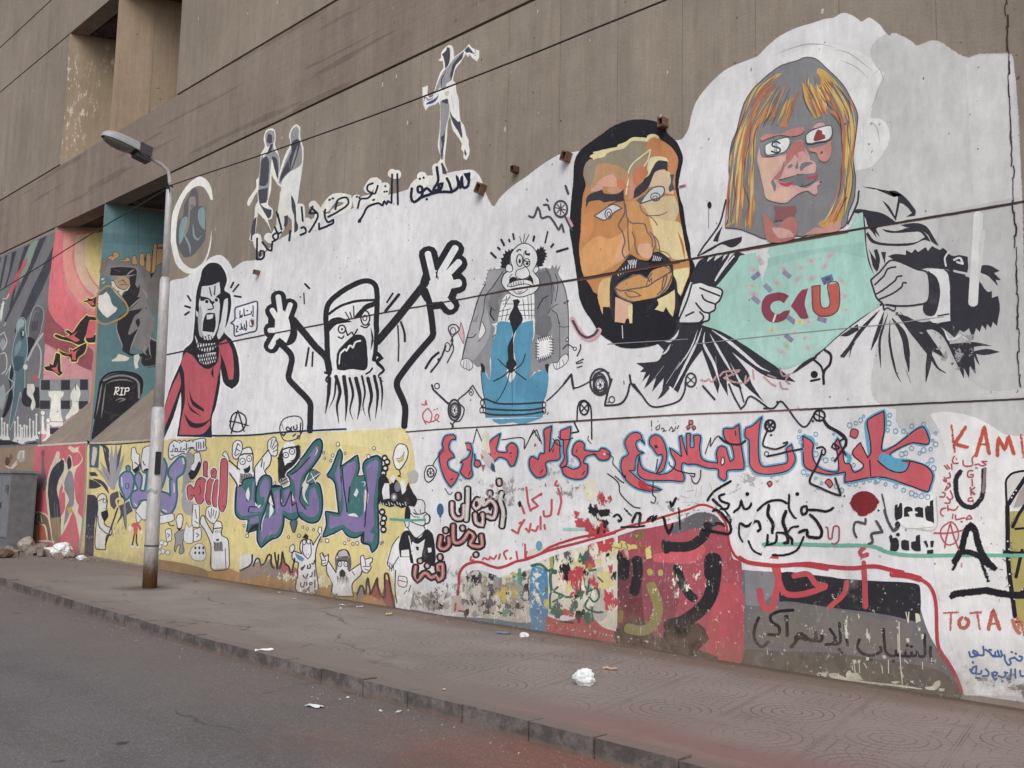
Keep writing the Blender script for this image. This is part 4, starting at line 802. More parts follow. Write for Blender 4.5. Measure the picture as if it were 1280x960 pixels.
def strands(g0, g1, n, cols, w0, w1, lo=.0, hi=1.0):
    a_ = smooth(nums(g0), False, 6); b_ = smooth(nums(g1), False, 6); N = 24
    ra = [a_[int(k*(len(a_)-1)/N)] for k in range(N+1)]; rb_ = [b_[int(k*(len(b_)-1)/N)] for k in range(N+1)]
    for _ in range(n):
        u = hr.random(); s0 = hr.uniform(lo, hi-.2); s1 = min(hi, s0+hr.uniform(.15, .5)); k0, k1 = int(s0*N), max(int(s0*N)+3, int(s1*N)); wob = hr.uniform(-.05, .05)
        q = [(ra[k][0]*(1-u-wob*(k-k0)/N)+rb_[k][0]*(u+wob*(k-k0)/N), ra[k][1]*(1-u)+rb_[k][1]*u) for k in range(k0, min(N, k1)+1)]
        if len(q) > 2: L(hr.choice(cols), hr.uniform(w0, w1), q, 2, sm=False)
HC = ['#c79f4c', '#ccab58', '#bd8048', '#ad6342', '#c39050', '#77777a', '#7e7e81', '#cdb26a', '#b9743f', '#cfae5c', '#77777a']
strands('560 160 380 300 250 560 180 780 150 1000 130 1200 110 1430', '470 420 400 580 340 720 330 900 330 1080 330 1250 320 1460', 130, HC, 7, 20)
strands('900 170 1010 290 1110 460 1150 640 1130 860 1120 1080 1060 1350', '880 300 980 480 1040 620 1050 800 1045 980 1000 1190 850 1420', 90, HC, 7, 20)
strands('700 130 560 260 470 430 400 600', '760 130 720 300 660 460 600 640', 26, ['#b98a48', '#b5703f', '#c2a050', '#6d6d72', '#6d6d72'], 5, 12, .35)
strands('760 130 740 300 800 460 850 570', '850 130 900 280 960 430 980 520', 26, HC, 6, 16, .25)
for s in ('340 330 300 400 250 560 200 690 150 860 135 1000', '360 560 320 640 300 760 270 900 260 1000 250 1080', '390 600 345 700 335 900 320 1040', '480 520 430 590 410 640', '520 550 470 620', '250 1090 300 1240 280 1340', '180 880 180 1060 190 1200 165 1330', '640 470 645 560', '655 480 660 600', '690 490 700 560', '725 290 745 420 790 510 830 560', '780 280 790 350 830 400', '850 340 900 420 990 510', '1000 490 1030 580 1040 660 1050 900', '940 510 1000 570 1040 650', '1080 470 1100 560 1090 640 1100 760 1120 870', '1010 300 1080 400 1110 460 1115 540', '960 1440 1060 1230 1080 1060 1100 850', '1110 880 1130 1010 1120 1140 1090 1260', '1040 900 1030 1130 970 1290', '1060 1060 1070 1220 1060 1340', '310 480 360 400', '400 470 440 410', '240 630 260 560', '310 560 340 490', '290 840 300 960', '230 1240 200 1340', '300 1020 270 1140', '560 500 530 570'): L('#4a4850', 5, s, 2)
sub('face')
SK = '#c99c97'
P(SK, '385 790 400 870 460 880 560 860 600 845 660 760 690 738 730 745 750 800 790 880 790 900 830 920 835 990 800 1015 720 1010 600 1040 535 1055 540 1070 620 1080 660 1060 700 1110 770 1120 820 1085 865 1065 875 1090 845 1110 850 1160 820 1175 770 1145 700 1165 640 1210 600 1240 520 1235 440 1205 415 1120 390 1000 365 890')
P('#d2a995', '380 880 470 880 580 870 590 900 540 960 490 1020 490 1080 510 1130 540 1120 650 1120 690 1160 600 1220 500 1220 440 1200 420 1120 400 1020'); P('#b36f68', '600 850 660 760 700 740 740 760 750 820 780 880 760 900 700 890 670 850 640 900 590 950 560 1030 520 1060 500 1040 590 930'); P('#c99590', '690 840 740 830 785 890 760 915 700 910')
P('#be7b76', '390 720 440 690 550 690 640 650 740 632 750 650 720 690 640 710 540 700 400 745'); P('#c99993', '800 650 850 605 900 602 910 625 850 640'); P('#bf827c', '780 800 830 800 900 780 958 740 960 840 935 900 900 915 860 890 840 840 790 830')
P(HG, '430 860 425 770 500 730 630 715 640 750 610 830 560 860 450 870')
for c, s in (('#75757a', '590 905 575 960 500 1060 515 1090 515 1140 505 1155 490 1110 478 1070 550 990 580 910'), ('#75757a', '520 1068 600 1050 690 1020 840 1000 850 1030 800 1080 730 1105 650 1100 600 1080'), ('#75757a', '705 960 730 920 800 915 820 930 760 950 720 990'), ('#75757a', '610 950 640 930 655 940 640 960 615 970'), ('#75757a', '670 960 690 900 695 960 680 975')): P(c, s)
P('#b83c4b', '535 1075 600 1082 655 1065 655 1085 610 1112 560 1100'); P('#b83c4b', '760 1035 800 1030 848 1010 850 1030 830 1045 770 1055'); E('#3a3034', 690, 1013, 5)
P('#8a5a57', '500 1260 560 1270 670 1265 680 1300 660 1350 685 1400 560 1380 500 1390 515 1320'); P('#b06f68', '405 1320 440 1340 500 1410 530 1450 580 1380 640 1350 680 1380 685 1460 650 1530 520 1560 440 1530 420 1420'); P('#c99c97', '480 1440 560 1440 640 1470 660 1510 540 1520'); P('#c28a7f', '740 1500 830 1440 900 1440 1040 1380 1020 1460 880 1485')
sub('spectacle_lens', 'rounded spectacle lens with a dollar sign')
OL('#d3d4d4', '#55545a', 6, '430 780 500 745 600 718 625 730 625 775 590 830 520 850 450 858 432 840')
L('#25424e', 10, '548 765 520 752 490 762 488 785 520 795 548 808 548 830 515 840 482 828'); L('#25424e', 5, '510 738 508 852'); L('#25424e', 5, '525 735 523 852')
sub('spectacle_lens', 'rounded spectacle lens with a red blot')
OL('#d3d4d4', '#55545a', 7, '755 700 790 670 860 640 940 622 962 632 965 700 930 740 850 755 790 768 760 755')
P('#8e3a38', '815 740 835 680 850 655 885 665 890 690 910 700 912 725 870 742 830 750')
T(640, 240)
part('white_brush_bar', 'thick white brush stroke on the grey right of the mural', 2)
T(960, 240); L('#cfcdd1', 48, '1052 115 1045 250 1035 400 1026 555'); L('#c3c1c5', 26, '1075 200 1062 320 1045 440'); L('#cfcdd1', 24, '1040 120 1040 400 1015 555')
part('red_scrawl', 'thin faded reddish scrawl across the white ground', 2)
T(640, 240)
for s in ('945 940 970 945 985 935 1000 950 1020 925', '1040 920 1060 900 1140 890 1130 900 1060 930 1110 950 1150 955', '1170 920 1165 960 1190 925 1180 945', '1205 890 1210 935', '1260 925 1300 960 1320 970', '1340 950 1350 980 1380 985'): L('#b98f8f', 9, s)
T(960, 240)
for s in ('60 880 75 920 110 910 90 940 110 960', '0 915 40 930'): L('#a08890', 9, s)
L(K, 13, '285 790 315 815 310 860 280 900 280 960'); L(K, 11, '225 835 265 870 280 915'); E(K, 232, 912, 18); L(K, 10, '215 945 260 935')
# ================================================================ lower strip, yellow part: bubble letters, caricatures
PUR, DTL, SKN = '#7a6a9a', '#356a6b', '#d5d2d8'
part('painted_sheikh', 'painted white robed old man with a staff, lowest left of the yellow ground', 2)
T(110, 545, 6.4)
P('#3a3943', '-5 470 60 480 85 560 55 700 45 960 -30 960'); P('#3a3943', '10 290 60 290 80 320 20 320'); P('#3a3943', '10 345 60 360 110 400 60 420 10 420')
for s in ('95 70 150 100 160 210', '40 340 120 380 170 460'): L('#3f3e49', 28, s, 2)
for s, c in (('120 80 170 260 210 430', '#3f3e49'), ('190 80 190 250 200 420', '#8d8a90'), ('270 60 230 250 215 420', '#55535d'), ('230 50 215 230 205 430', '#8d8a90'), ('290 150 240 300 210 420', '#8f8c90'), ('60 250 140 330 190 430', '#96938f'), ('100 210 160 310 200 430', '#8d8a90'), ('170 130 185 300', '#a5a2a0'), ('110 260 170 350', '#5a5862')): L(c, 30, s, 2)
P('#4f4d57', '180 470 240 440 250 520 210 590 180 550'); P('#4f4d57', '250 560 330 520 360 600 310 640 300 760 280 640 220 720 260 630'); L('#7d7a80', 20, '290 500 300 640 310 760', 2); P('#26252c', '250 430 290 500 300 540 265 490')
OL('#c8c4bd', K, 6, '70 660 80 560 75 500 100 465 140 470 155 520 150 570 160 640 130 690 150 720 190 740 185 790 150 800 140 910 60 890')
P(K, '105 610 150 590 160 640 130 690 110 640'); E(K, 135, 520, 14, 16, 4); E(K, 138, 580, 5); L(K, 5, '80 520 130 500'); L(K, 6, '80 640 90 720 150 780 185 790'); L('#2c2a30', 9, '140 870 200 690 245 560', 0); L('#cbb97a', 12, '240 570 230 510 270 500 285 530 250 500')
P('#3d5b68', '12 70 95 65 85 255 12 250'); P('#b9a9a2', '40 85 70 95 72 150 50 240 30 230')
part('bubble_lettering', 'fat purple and red Arabic bubble letters on the yellow ground behind the lamp post', 2)
T(110, 545, 6.4)
OUT = '#c8c6cf'
for s in ('290 480 255 400 260 320 300 285 345 290 370 350 360 430 330 490 300 520', '400 420 375 360 380 310 405 290 430 320 430 380 420 430 455 440 470 300 440 290 500 285 520 340 510 460 470 510 420 520 400 570 365 575 345 520 350 460 390 430', '560 300 575 200 610 180 632 240 620 330 590 420 575 440 640 460 660 480 655 345 680 350 645 320 650 260 700 200 740 165 775 175 782 230 760 300 712 345 715 470 700 560 660 625 610 620 560 560'): L('#c9c7d2', 34, s, closed=True)
for s in ('290 480 255 400 260 320 300 285 345 290 370 350 360 430 330 490 300 520', ):
    OL('#857cab', DTL, 16, s)
OL('#857cab', DTL, 13, '310 280 308 245 320 235 335 245 335 285'); E(DTL, 315, 400, 14, 22, 7)
OL('#857cab', DTL, 16, '400 420 375 360 380 310 405 290 430 320 430 380 420 430 455 440 470 300 440 290 500 285 520 340 510 460 470 510 420 520 400 570 365 575 345 520 350 460 390 430')
OL('#857cab', DTL, 17, '560 300 575 200 610 180 632 240 620 330 590 420 575 440 640 460 660 480 655 345 680 350 645 320 650 260 700 200 740 165 775 175 782 230 760 300 712 345 715 470 700 560 660 625 610 620 560 560')
L(OUT, 10, '760 180 768 220'); L(OUT, 8, '690 380 690 450'); L(OUT, 8, '600 590 630 605'); L(OUT, 7, '270 330 275 400'); L(OUT, 7, '375 540 390 560')
RB = '#b8535d'
for s in ('795 460 795 410 820 390 850 420 870 360 900 330 940 350 945 420 930 510 900 545 870 530 850 470 830 510 805 505', '950 430 955 370 985 335 1005 350 1000 480 980 550 955 540 940 490', '1010 380 1030 340 1050 370 1045 500 1040 570 1005 560 995 500', '1055 420 1062 240 1070 190 1100 180 1120 215 1118 380 1110 540 1085 605 1055 590 1045 540', '925 320 925 215 945 200 960 220 955 300 960 330', '990 330 985 280 1010 258 1030 280 1025 340'):
    L(W, 22, s, closed=True); OL(RB, K, 5, s)
for s in ('895 400 905 440 895 470', '1080 560 1100 570', '820 480 835 470', '1000 300 1010 280', '960 520 985 530', '905 345 880 345'): L('#5a2c33', 5, s)
part('painted_head_pair', 'two small white drawn heads above the purple bubble letters', 2)
OL(W, K, 5, '350 100 375 90 395 140 415 150 410 190 420 260 385 295 360 270 355 200 345 180'); P(K, '360 270 400 240 420 200 410 270 385 298'); OL(W, K, 5, '440 100 480 80 520 100 510 200 480 290 440 290 425 210'); P(K, '440 280 460 260 500 265 490 295'); L(K, 6, '375 210 400 230'); L(K, 6, '440 200 450 225 460 235')
OL(W, K, 5, '850 140 890 130 905 180 905 215 890 250 850 280 830 290 815 250 845 210'); P(K, '810 260 850 280 890 200 908 230 880 300 840 350 815 345 800 300'); P('#8f8d91', '790 140 820 130 845 150 820 280 800 300 830 360 870 360 800 380 780 430 750 460 760 350 765 250'); P('#9a989b', '790 390 790 480 820 520 845 530 840 640 780 620 750 560 755 470')
part('painted_shout_cloud', 'white scalloped cloud with drawn strokes above the red bubble letters', 2)
T(205, 545, 21.33)
OL('#cfcdd6', '#4a4858', 22, '140 260 170 200 290 110 340 150 420 110 480 160 540 110 610 150 700 110 800 110 900 80 1000 60 1110 80 1110 240 1140 330 1090 380 860 400 780 330 700 350 600 480 530 460 420 500 340 540 270 560 190 625 130 560 120 420')
for s in ('175 415 240 410 240 350', '280 410 360 415 360 330 300 340 300 400', '400 415 550 415', '450 380 460 300', '510 360 550 340 570 360', '600 200 610 380', '870 170 870 380', '930 160 930 330', '985 170 990 340', '1060 140 1060 320', '660 140 690 130', '760 160 790 140', '650 330 750 300 800 310', '400 185 430 180', '200 510 260 515', '260 240 270 300'): L('#4a4858', 24, s)
T(110, 545, 6.4)
part('painted_small_figure', 'small drawn figure in a red top on the yellow ground left of the lamp post', 2)
P('#bb5757', '350 700 400 690 430 740 415 760 400 720 395 790 365 790 365 730 345 720'); L(K, 9, '370 790 360 850 350 890'); L(K, 9, '390 790 388 850 405 890'); OL(W, K, 4, '385 660 390 600 430 590 440 640 410 690 395 690'); E(W, 338, 740, 12, 20); E(W, 430, 770, 10, 18); E(W, 355, 885, 14, 10); E(W, 400, 890, 14, 10)
part('painted_small_figure', 'small grey drawn man bending forward with papers in his hands', 2)
OL('#8f8d91', K, 4, '720 760 770 750 790 770 770 800 760 860 770 920 745 945 730 930 740 870 715 880 700 930 690 910 700 840 695 790'); OL(W, K, 5, '715 720 705 670 720 630 750 625 762 660 745 740 720 745'); P(K, '710 735 745 735 765 660 750 740 730 760'); OL(W, K, 4, '620 750 665 745 668 830 630 850'); OL(W, K, 4, '840 545 890 560 890 730 835 720'); OL(W, K, 4, '845 750 905 730 905 820 845 850'); OL(W, K, 3, '765 790 790 690 810 730 840 710 840 850 800 860 770 840'); L(K, 5, '860 590 870 660'); L(K, 5, '855 680 880 700'); L(K, 5, '865 780 890 790 870 810'); L(K, 5, '635 780 655 790 640 810')
for x, y in ((575, 880), (600, 920), (620, 860), (570, 930), (640, 930), (590, 850)): OL(W, K, 3, f'{x-20} {y} {x} {y-18} {x+18} {y-4} {x+8} {y+20} {x-12} {y+18}')
OL(W, K, 4, '380 600 440 520 470 520 470 660 440 670'); OL(W, K, 4, '565 640 680 620 690 670 640 690 565 700'); OL(W, K, 3, '815 940 830 900 860 870 900 858 930 880 945 930 940 980 900 1000 840 985')
for i in range(6): E(K, 860+i % 3*32, 895+i//3*40, 8, 12)
part('painted_small_figure', 'small drawn man raising one arm with a balloon of scribbles, right of the red bubble letters', 2)
OL(W, K, 6, '1010 700 1030 680 1065 690 1075 730 1070 790 1120 830 1130 960 1120 1060 990 1060 985 880 940 760 900 700 910 640 930 640 950 690 1000 780')
OL(W, K, 5, '940 640 950 580 995 558 1040 580 1050 630 1010 700 970 680'); P('#8f8d91', '1005 840 1030 858 1075 840 1082 920 1010 922'); P(W, '1015 800 1060 800 1055 850 1025 855'); L(K, 7, '1008 740 1070 735'); P(K, '1025 825 1050 822 1048 838 1028 840'); E(K, 1030, 765, 9, 10, 3); E(K, 1058, 762, 9, 10, 3)
for i in range(6): L(K, 4, f'{1012+i*12} 850 {1014+i*12} {910+i % 2*12}')
for s in ('965 600 975 650', '990 580 985 660', '1010 590 1000 640', '1030 600 1015 660', '985 900 985 1060', '1100 900 1105 1060'): L(K, 5, s)
L(K, 6, '640 690 660 715 690 715')
# ---- shouting man, purple letters
part('painted_shouting_man', 'drawn bearded man in glasses shouting above the purple letters', 2)
T(300, 540, 6.4)
OL(W, K, 7, '-10 210 0 160 40 130 85 125 105 190 105 290 115 350 60 400 -10 390 -20 280'); L(K, 9, '-5 190 40 175 100 175'); E(K, 22, 235, 22, 26, 5); E(K, 75, 212, 20, 25, 5); E(K, 22, 235, 5); E(K, 75, 212, 5); P(K, '28 295 60 285 80 265 85 300 70 325 40 330'); P('#8d8b8f', '0 330 40 335 90 330 110 370 60 400 0 400')
for i in range(8): L(K, 5, f'{-5+i*14} {335+i % 3*6} {i*14} {395-i % 2*12}')
OL(W, K, 7, '120 280 225 145 250 190 240 260 200 310 210 340 170 400 130 440 120 360'); L(K, 7, '180 220 170 280'); L(K, 5, '195 240 190 300'); OL(W, K, 6, '222 130 225 80 245 55 270 40 285 45 295 70 305 100 300 130 300 170 290 190 250 185')
for s in ('245 120 260 60', '255 130 290 60', '265 140 300 100', '265 160 300 140'): L(K, 5, s)
T(110, 545, 6.4); L(K, 8, '1125 190 1215 270'); P(W, '1128 215 1210 285 1215 360 1200 420 1190 380 1125 285'); L(K, 9, '1125 285 1190 380 1195 440'); OL(W, K, 5, '1075 150 1095 120 1115 140 1130 180 1125 215 1110 180'); OL(W, K, 6, '1155 150 1160 70 1190 35 1230 50 1235 110 1200 180 1170 180')
for s in ('1175 150 1200 60', '1185 100 1215 120', '1200 60 1220 80', '1180 160 1210 140'): L(K, 6, s)
part('painted_bearded_head', 'drawn head with glasses, black beard and a curly bubble of Arabic words above', 2)
T(300, 540, 6.4)
P(K, '310 190 345 120 400 70 440 110 470 100 480 160 460 250 410 340 330 420 310 400 305 280'); P(W, '345 150 355 100 385 68 420 70 440 110 450 170 430 220 400 230 360 270 345 200'); L(K, 10, '345 140 390 125 440 120'); E(W, 368, 185, 22, 22); E(K, 368, 185, 22, 22, 6); E(W, 418, 155, 22, 24); E(K, 418, 155, 22, 24, 6); E(K, 368, 185, 6); E(K, 418, 155, 6)
P('#8f8d91', '320 380 370 360 395 390 350 430 320 420'); L(K, 5, '325 400 380 370'); L(K, 5, '330 420 390 395'); L(W, 6, '385 245 410 235')
for i in range(9): L(K, 6, f'{310+i*3} {200+i*22} {302+i*4} {215+i*22}'); L(K, 6, f'{470} {110+i*12} {484} {115+i*12}')
T(320, 480, 4)
L(K, 4, '125 255 120 215 140 175 190 160 225 170 235 210 225 250 200 275 165 285 140 280', closed=True)
for s in ('225 195 222 245', '205 205 205 225 190 225 190 210', '180 215 165 235 150 225 160 215 185 240', '150 240 140 260 130 250', '200 250 185 262'): L(K, 5, s)
E(K, 214, 266, 7, 9, 3); L('#7e7b80', 3, '130 200 140 230')
part('purple_lettering', 'large purple and teal Arabic graffiti letters on the yellow ground', 2)
T(300, 540, 6.4)
def halo(s, w1=34, w2=20):
    L('#d0cdd6', w1, s, closed=True); L(K, w2, s, closed=True)
b1 = '60 800 70 700 5 690 -30 640 -20 440 20 430 30 390 100 370 125 380 120 540 125 580 140 600 135 500 160 390 200 350 245 370 245 470 220 560 290 620 255 450 330 440 340 460 410 430 400 360 380 340 450 280 540 160 600 80 640 60 655 100 640 180 590 260 520 350 500 440 545 440 590 410 630 420 655 530 650 640 620 710 560 720 500 690 470 670 440 700 390 690 350 660 340 760 310 830 240 860 170 920 145 860 150 770'
b2 = '700 350 740 290 800 140 815 190 800 300 830 560 800 300 830 270 940 190 950 290 930 360 1000 350 990 290 1010 230 1100 195 1130 240 1120 400 1100 560 1105 760 1100 900 1060 960 1040 900 980 880 985 810 920 840 860 820 820 770 760 800 670 835 700 740 690 640 800 660 770 420 740 370'
for b_ in (b1, b2): halo(b_, 44, 26)
for b_ in (b1, b2): P(DTL, b_)
P(PUR, '-20 450 10 440 40 470 50 560 90 540 100 400 115 400 110 560 150 620 190 590 200 520 170 520 160 480 170 420 200 370 230 390 230 480 200 570 175 640 75 640 90 690 150 670 150 720 75 740 90 660 20 670 -20 620'); P(PUR, '175 750 200 690 220 690 290 660 275 480 315 460 325 580 360 560 350 480 400 450 410 560 440 540 440 420 400 350 480 290 560 180 610 110 635 120 610 200 560 270 500 350 480 420 480 520 520 600 555 590 560 460 600 440 630 540 630 640 590 680 530 670 500 640 440 640 400 650 340 620 330 740 290 810 220 830 170 890 165 820')
P(PUR, '830 560 815 400 830 290 920 225 930 280 900 380 880 440 860 560 850 640 950 690 990 640 985 500 1020 400 1010 290 1030 250 1090 220 1110 250 1090 400 1070 560 1075 740 1040 800 1080 820 1060 880 1000 870 1000 790 920 800 860 770 820 740 740 770 710 760 720 660 790 680 820 640'); P(PUR, '760 340 780 290 800 220 800 300 815 520 800 560 780 400')
for s in ('1000 460 995 640 1010 620 1030 500', '870 660 920 650 950 680 870 670', '245 560 270 630 235 690 240 600', '330 520 340 560 330 560', '420 490 435 550 415 550', '120 560 145 590 170 580 155 610 130 600', '50 480 70 440 80 500 70 550 50 520', '500 430 530 370 545 350 560 400 520 500 550 580 510 530', '910 500 935 450 950 480 930 520'): P('#cfccd4', s)
OL('#4e6d78', K, 5, '540 370 580 300 645 330 600 390 620 410 540 410'); L('#cfccd4', 5, '540 400 640 330'); L('#cfccd4', 5, '570 330 610 410')
for s in ('175 800 180 720 210 640', '230 470 200 560', '300 480 300 640', '610 120 620 150 600 190', '590 460 610 530', '860 260 920 240', '1080 230 1110 245', '1050 260 1010 300', '970 400 1010 400 990 440', '80 660 140 650', '210 870 260 790', '400 580 410 640', '720 780 760 740'): L('#c9c3d6', 6, s, 2)
for s in ('245 470 210 600 175 700 165 780', '330 460 330 580 360 590 410 470 420 590 450 560 470 660 500 690', '410 340 470 300 560 200', '500 440 480 540 530 620', '820 290 830 420 850 560 860 640', '1000 360 1020 460 1010 620 1000 760', '880 440 870 560', '140 600 80 600 70 640', '990 800 990 880'): L(K, 8, s)
P(K, '50 850 90 760 150 730 150 770 90 790'); OL('#4b6470', K, 5, '400 720 430 700 460 715 440 800 425 800')
for x, y, r in ((785, 97, 14), (745, 188, 11), (728, 228, 9), (842, 170, 8), (1075, 130, 12), (1030, 195, 14), (670, 165, 9), (680, 210, 7), (280, 410, 10), (35, 750, 9), (60, 830, 12), (390, 840, 9), (475, 830, 12), (505, 760, 8), (540, 775, 9), (590, 780, 8), (840, 890, 10), (870, 860, 10), (905, 895, 10), (940, 890, 12), (700, 870, 14), (650, 870, 8), (1130, 890, 8), (1145, 880, 7)): OL('#d2cfd6', K, 4, ' '.join(f'{x+r*cos(t*pi/4):.1f} {y+r*1.2*sin(t*pi/4):.1f}' for t in range(8)))
for x, y in ((1160, 210), (1180, 240), (1165, 290), (1150, 330), (1140, 640), (1155, 690), (1145, 730), (1150, 780)): E(K, x, y, 26, 30); OL('#d2cfd6', K, 4, ' '.join(f'{x+16*cos(t*pi/4):.1f} {y+15*sin(t*pi/4):.1f}' for t in range(8)))
P(K, '1110 380 1150 330 1190 380 1200 420 1250 380 1290 420 1330 450 1350 400 1380 470 1420 540 1400 600 1340 590 1300 610 1250 590 1200 600 1110 570')
P('#d2cfd6', '1140 470 1160 410 1195 410 1200 530 1150 540'); P('#d2cfd6', '1200 370 1230 340 1250 360 1230 410'); E('#77757b', 1235, 520, 26, 32); E('#d2cfd6', 1235, 520, 12, 16); E('#77757b', 1262, 440, 24, 40); P('#d2cfd6', '1285 400 1320 380 1330 470 1300 500')
for i in range(10): L('#d2cfd6', 4, f'{1125+i*22} {560+i % 3*8} {1135+i*22} {580+i % 2*10}')
OL('#d5d3d6', K, 6, '1225 210 1245 130 1280 95 1330 110 1348 170 1330 230 1280 300 1245 280'); P('#b8a34a', '1250 225 1290 215 1320 170 1310 230 1270 245'); L(K, 4, '1250 215 1290 205 1318 160'); L(K, 6, '1275 300 1285 340 1265 350 1290 360')
P('#a9a6a6', '1340 330 1400 300 1430 340 1410 400 1360 410')
part('painted_sheep_robe', 'drawn sheep headed figure in a robe written over in Arabic', 2)
T(300, 630, 6.4)
OL('#d3d0d6', K, 7, '470 470 420 440 430 380 500 400 480 360 490 300 525 280 570 290 585 330 640 240 650 200 660 240 640 280 610 370 605 480 625 680 560 730 450 690 460 560'); OL(W, K, 6, '500 370 510 300 540 290 565 310 570 400 545 440 515 410'); E(W, 515, 305, 15, 20); E(K, 515, 305, 15, 20, 5); E(W, 550, 300, 15, 20); E(K, 550, 300, 15, 20, 5); P(K, '500 270 525 235 550 255 545 275'); L(K, 4, '530 400 530 410'); L(K, 4, '548 398 548 408')
OL(W, K, 5, '400 340 430 320 440 350 420 385 400 380'); OL(W, K, 5, '630 190 650 185 655 230 640 240 625 220'); P('#5b85a8', '440 390 480 410 520 440 500 460 460 440')
for s in ('600 450 590 480 575 475', '560 480 565 510 540 515 545 490', '520 490 500 530 490 515 515 500', '600 530 600 580', '580 545 575 580 560 580', '545 560 530 595 510 580 505 570', '600 610 600 670', '580 640 560 650 560 630 580 630', '560 660 545 680', '535 625 535 655', '520 625 510 660 490 660 487 630'): L(K, 8, s)
part('painted_capped_man', 'drawn bearded man in a cap with both hands thrown up, under the purple letters', 2)
OL(W, K, 7, '700 440 770 550 770 480 765 440 790 380 830 365 865 380 885 440 885 500 870 540 975 470 970 560 900 640 910 740 740 730 740 640 695 540'); P('#5f5e64', '760 440 790 430 870 425 890 450 880 530 860 530 860 450 790 455 780 530 765 500'); OL('#a9a7aa', K, 5, '785 425 790 385 830 365 860 380 870 420')
E(W, 800, 480, 16, 22); E(K, 800, 480, 16, 22, 5); E(W, 848, 480, 15, 22); E(K, 848, 480, 15, 22, 5); E(K, 800, 480, 5); E(K, 848, 480, 5); P(K, '795 545 820 520 845 545 845 580 820 588 797 575'); L(K, 7, '785 455 860 455')
for i in range(8): L(K, 6, f'{780+i*12} {580+i % 2*10} {784+i*12} {650-i % 3*12}', 1)
for c, s in ((0, '640 400 660 390 680 420 710 400 705 460 690 490 655 490 655 450'), (0, '965 420 990 410 1000 440 1055 430 1060 460 1040 480 1050 510 1020 550 985 540 970 500')): OL(W, K, 6, s)
for s in ('660 400 685 445', '660 450 690 450', '660 480 690 470', '1000 440 1010 500', '985 500 1040 500', '1000 520 1030 530', '900 540 920 570'): L(K, 5, s)
part('painted_flames', 'black edged red flames painted along the foot of the yellow ground', 2)
P('#c9c6c8', '0 430 60 400 95 400 180 480 160 510 0 530'); P('#8a7a72', '0 545 120 480 180 500 240 440 300 520 330 450 360 520 360 600 300 610 200 560 100 600 0 600'); P('#a8545a', '320 520 340 440 380 500 410 560 440 500 470 540 465 600 400 570 340 540'); P('#a07a6a', '115 480 150 460 155 520 120 540')
for s in ('-5 535 60 505 95 470 100 400', '105 500 130 440 155 440 165 495 200 470 225 410 250 410 250 480 275 520', '280 385 285 440 300 525 310 400', '315 520 330 480 340 380 360 470 390 500 412 570 430 480 440 430'): L(K, 16, s, spray=True)
P('#8a7f80', '940 740 965 660 1000 700 1000 790'); P('#9a4a40', '1050 730 1095 620 1120 680 1130 740 1100 780'); P('#9a4048', '1140 740 1170 600 1200 620 1230 820 1180 840'); P('#b3854c', '1000 740 1060 740 1140 780 1200 840 1230 850 1100 830 940 790')
for s in ('935 730 965 655 985 665 1000 730', '1010 720 1015 620 1025 590 1040 690 1040 730', '1045 720 1080 640 1100 590 1105 660 1130 740 1160 740 1160 560 1185 560 1215 720 1245 860'): L(K, 18, s, spray=True)
part('painted_striding_man', 'drawn man in a black waistcoat and pale trousers with a green stripe across his eyes', 2)
T(480, 580, 6.4)
P('#d4d2d6', '160 540 60 660 20 800 60 870 95 900 90 1130 100 1280 200 1180 250 900 420 880 430 700 390 560 350 500 370 440 330 300 260 280 185 300 180 420')
OL(W, K, 6, '190 320 230 300 260 285 310 290 330 330 330 380 370 420 360 470 320 490 330 530 260 590 210 540 190 500 185 400'); P(K, '185 300 200 340 215 380 210 440 195 520 175 500 165 440 172 360'); OL(W, K, 5, '165 460 180 435 200 450 200 500 180 505')
P(K, '225 380 260 395 300 395 335 380 330 395 290 405 250 405'); L(K, 5, '240 360 260 390'); L(K, 5, '290 365 292 390'); L(K, 6, '215 460 260 480 320 495 330 475'); L(K, 5, '215 395 240 420 280 425'); L(W, 5, '300 405 315 420'); OL(W, K, 6, '320 420 345 400 365 425 360 465 335 475')
P(K, '210 540 240 580 290 590 330 530 350 520 390 560 410 660 415 760 400 820 340 800 300 750 310 700 330 600 270 640 230 620 220 660 240 800 215 790 205 745 130 745 120 660 130 600 150 550 180 530'); L(W, 6, '200 575 215 640 225 720'); P(W, '140 690 200 685 205 740 140 740'); P(W, '350 670 380 670 382 705 355 710'); P(W, '250 650 300 640 305 740 250 760'); P(K, '255 660 280 660 280 690 262 690')
L(K, 6, '120 580 70 650 45 730 30 800 60 840 90 790 120 740'); 
for s in ('35 780 30 810', '50 790 45 850', '65 800 60 860', '80 800 75 850'): L(K, 5, s)
L(K, 7, '95 850 90 1000 105 1110'); OL(W, K, 5, '118 895 182 910 178 980 118 970'); L(K, 5, '118 930 180 945'); L(K, 5, '185 1010 160 1040'); L(K, 6, '215 970 200 1020')
part('green_spray_line', 'green sprayed line crossing the drawn eyes', 3)
L('#4fa08a', 22, '45 440 200 450 340 445', spray=True)
part('bubble_lettering', 'rough black and pink Arabic bubble letters beside the blue balloon', 2)
BK, BP = '#1f1e24', '#b28f8b'
def bub(s, w1=44, w2=24, c=BP): L(BK, w1, s); A_.off += .00001
